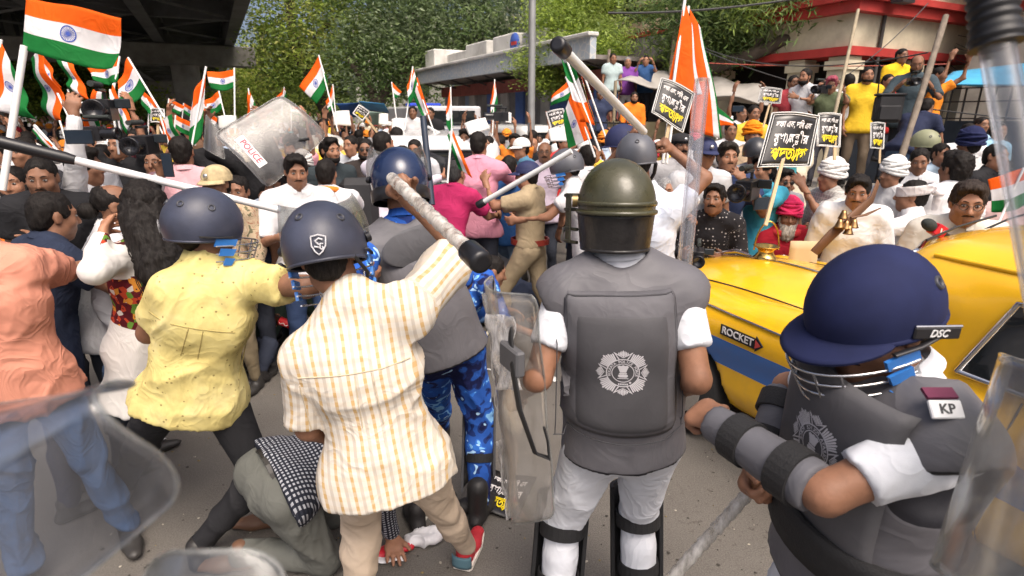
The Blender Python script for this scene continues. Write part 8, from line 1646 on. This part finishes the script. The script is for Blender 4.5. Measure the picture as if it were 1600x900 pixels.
def small_things():
    camera_rig('shoulder video camera held up by the grinning cameraman at left', (226, 226), 4.0, A_(.2, -1, 0), 1.); camera_rig('camera rig raised above the crowd with yellow tags at left', (163, 172), 4.5, A_(.4, -1, .2), 1.25); camera_rig('long camera held sideways above the heads at left', (140, 209), 4.2, A_(1, .1, 0), .8); camera_rig('stills camera in the slate shirted photographer\'s hands', (1425, 128), 7.05, A_(-.3, -1, -.2), .75); camera_rig('camera held to the olive shirted photographer\'s eye', (1284, 140), 7.4, A_(-.8, -.6, 0), .8)
    camera_rig('video camera on a grip in front of the curly haired man', (1168, 296), 4.0, A_(-.6, -.8, .1), 1.05); camera_rig('stills camera in the dotted shirt man\'s hands', (1090, 400), 3.75, A_(-.3, -1, .1), .7); camera_rig('small tripod camera above the white jeep', (783, 182), 7.5, A_(-1, 0, 0), .9)
    phone('phone lifted by a white sleeved arm at left', (262, 258), 3.75, A_(.2, 1, 0)); phone('phone mounted on the rig beside the holy man', (1193, 318), 4.1, A_(-.3, 1, 0), .17, .09); phone('phone raised against the flags at upper left', (124, 214), 3.3, A_(-.2, 1, 0), .15, .08); phone('phone held sideways over the heads below the tarpaulin', (1153, 170), 7.9, A_(0, 1, 0), .16, .08)
    # brass water pot of the holy man
    c = P(1194, 412, 4.0); br = mat('polished_brass', (.55, .36, .10), .22, 1., var=.15, scale=9); root = empty('brass_pot', c - EZ * .13, 'brass water pot with a hoop handle hanging from the holy man\'s hand', 'pot')
    MB().lathe(c, [(.001, -.135), (.065, -.135), (.058, -.125), (.03, -.105), (.06, -.08), (.115, -.03), (.112, .02), (.07, .055), (.05, .085), (.055, .105), (.085, .125), (.088, .13), (.072, .128), (.045, .10), (.001, .09)], 28).build('bowl', br, root); MB().tube([c + A_(.085 * math.cos(a), 0, .10 + .20 * math.sin(a)) for a in np.linspace(0, math.pi, 15)], .006, 7).build('handle', br, root); MB().tube([c + A_(.10, -.02, -.02), c + A_(.16, -.03, -.01), c + A_(.24, -.03, .01)], [.02, .012, .014], 9).build('spout', br, root)
    # card on the taxi bonnet
    a = P(1255, 404, 4.15); root = MB().sheet(lambda u, v: a + A_(-.11 + .21 * u + .02 * v, .03 * v, .13 - .26 * v), 4, 4, .006).build('card', mat('buff_card', (.52, .40, .24), .8, var=.06), loc=a - EZ * .13); tag(root, 'plain buff card standing on the front of the taxi bonnet', 'card')
    # leather strap with bells
    lea = mat('brown_leather', (.12, .055, .025), .5, var=.3, bump=.2); root = empty('bell_strap', P(1320, 350, 3.5), 'brown leather strap hung with little brass bells across a white shirt', 'strap'); pts = [P(1372, 285, 3.74), P(1362, 312, 3.56), P(1330, 340, 3.46), P(1300, 366, 3.44), P(1272, 395, 3.5)]; MB().tube(pts, [.022, .026, .03, .034, .03], 8, flat=.3, up=(0, 1, 0)).build('strap', lea, root); MB().tube([P(1330, 340, 3.44), P(1352, 336, 3.42), P(1376, 325, 3.48)], [.014, .016, .008], 8, flat=.4).build('strap_end', lea, root)
    for i, (x, y) in enumerate(((1318, 336), (1322, 352), (1334, 350), (1326, 360), (1312, 350))): q = P(x, y, 3.40); MB().lathe(q, [(.001, .03), (.012, .028), (.017, .012), (.026, -.015), (.030, -.022), (.024, -.018), (.001, .01)], 14).build('bell', mat('aged_brass', (.30, .18, .08), .35, 1., var=.2), root)
    # photographer's bag
    c = P(1387, 170, 7.2); fr = frame_from(EZ, nrm(A_(-.3, -1, 0))); root = empty('camera_bag', c - EZ * .18, 'black camera bag slung beside the yellow T-shirt man', 'bag'); bm = mat('bag_nylon', (.018, .018, .02), .7, var=.2, bump=.2, bscale=200); MB().box(c, (.30, .20, .34), *fr, bev=.035).build('bag_body', bm, root); MB().box(c + fr[1] * .11 - EZ * .05, (.24, .04, .18), *fr, bev=.015).build('front_pocket', bm, root); MB().box(c + EZ * .17, (.32, .22, .03), *fr, bev=.012).build('lid', bm, root); MB().tube([c + fr[0] * .14 + EZ * .17, c + fr[0] * .16 + EZ * .5, c + fr[0] * .30 + EZ * .62], .016, 6, flat=.4).build('strap', BLACKW, root)
    # backpack with red piping at centre
    c = P(562, 318, 4.7); fr = frame_from(EZ, A_(.1, -1, 0)); root = empty('backpack', c - EZ * .2, 'black backpack with red piping on a back at centre', 'backpack'); MB().box(c, (.30, .16, .42), *fr, bev=.05).build('pack', bm, root); MB().tube([c + fr[1] * .085 + fr[0] * x + EZ * z for x, z in ((-.03, .02), (.06, .02), (.05, -.16), (.0, -.02))], .006, 6).build('piping', mat('piping_red', (.5, .02, .07), .6), root)
    # crushed carton and sachet on the ground, plastic spoon, cloth tarps
    root = empty('milk_packet', G(640, 862), 'crumpled red and white plastic packet under the crawling man\'s hand', 'packet'); g = G(632, 866); s = SDF(); s.cone(g + A_(-.16, -.03, .02), g + A_(.02, .04, .02), .035, .03, k=.03, flat=EZ, ratio=.55); obj_sdf('packet_body', s, .007, mat('packet_red', (.50, .015, .03), .4, var=.2), root, .012, 22, 3); s = SDF(); s.cone(g + A_(.03, .07, .025), g + A_(.13, .09, .03), .04, .05, k=.03, flat=EZ, ratio=.6); obj_sdf('packet_end', s, .006, mat('packet_white', (.66, .65, .66), .35, var=.1), root, .03, 20, 5); MB().sheet(lambda u, v: g + A_(-.19 + .2 * u, -.075 + .05 * v, .025 + .01 * math.sin(u * 9)), 8, 3, .003).build('packet_band', mat('packet_white', (.66, .65, .66), .35, var=.1), root)
    a = G(752, 577, .01); root = MB().tube([a + A_(-.02, 0, 0), a + A_(.04, 0, .003), a + A_(.12, -.02, 0)], [.016, .01, .009], 8, flat=.5).build('spoon', mat('plastic_white', (.6, .6, .58), .4), loc=a); tag(root, 'white plastic spoon lying on the road near the pale stick', 'spoon')
    for lab, px, py, s_ in (('scrap of white paper on the road beside the centre officer\'s elbow', 862, 592, .05), ('small pale leaf scrap between the centre officer\'s feet', 962, 829, .022), ('scrap of white paper on the road at lower left', 240, 690, .07)):
        a = G(px, py, .012); o = MB().sheet(lambda u, v: a + A_((u - .5) * s_ * 1.6, (v - .5) * s_ * 1.3, .008 * math.sin(6 * u + 4 * v)), 5, 5, .0015).build('paper_scrap', CARD, loc=a); tag(o, lab, 'paper')
    for lab, px, py, rot in (('black sandal lying on the road beside the red trainer', 705, 782, .4), ('dark shoe left on the road behind the boot', 650, 800, 2.)):
        a = G(px, py, .09); t = A_(math.cos(rot), math.sin(rot), 0); root = empty('lost_shoe', a - EZ * .09, lab, 'shoe'); obj_sdf('upper', shoe_mesh(a, t), .01, mat('shoe_black', (.02, .018, .018), .6), root)
    for lab, c4_, d, col in (('blue plastic sheet roof over the far stalls at left of centre', [(525, 162), (560, 160), (562, 182), (528, 184)], 16, (.03, .10, .30)), ('light blue plastic sheet behind the tilted placard', [(560, 158), (600, 162), (598, 176), (562, 172)], 15, (.06, .25, .50)), ('pale green sheet hung behind the crowd at centre', [(566, 174), (596, 176), (596, 196), (566, 196)], 14.5, (.35, .50, .42))):
        q = [P(*c4_[i], d) for i in range(4)]; o = MB().sheet(lambda u, v: (q[0] * (1 - u) + q[1] * u) * (1 - v) + (q[3] * (1 - u) + q[2] * u) * v + A_(0, .25 * math.sin(3 * u) + .8 * v, 0), 12, 6, .01).build('plastic_sheet', mat('sheet_' + str(d), col, .5, bump=.5, bscale=7), loc=(q[2] + q[3]) / 2 * A_(1, 1, 0)); tag(o, lab, 'sheet')
small_things()
def litter():
    r = random.Random(9); b = MB()
    for i in range(420):
        px, py = r.uniform(150, 1250), r.uniform(520, 900); g = G(px, py, .004); e = r.uniform(.003, .011); n = 5; a0 = r.uniform(0, 6); h_ = r.uniform(.001, .006)
        top = [g + A_(math.cos(a0 + 6.283 * k / n) * e * r.uniform(.5, 1.2), math.sin(a0 + 6.283 * k / n) * e * r.uniform(.5, 1.2), 0) for k in range(n)]; b.add(top + [g + A_(0, 0, h_)], [(k, (k + 1) % n, n) for k in range(n)], r.choice([0, 0, 0, 1, 2]))
    o = b.build('road_grit', [mat('grit_dark', (.04, .036, .03), .9), mat('grit_pale', (.32, .29, .24), .9), mat('grit_leaf', (.16, .12, .05), .8)], loc=(0, 3, 0)); tag(o, 'grit and leaf crumbs scattered over the asphalt', 'grit', kind='stuff')
litter()
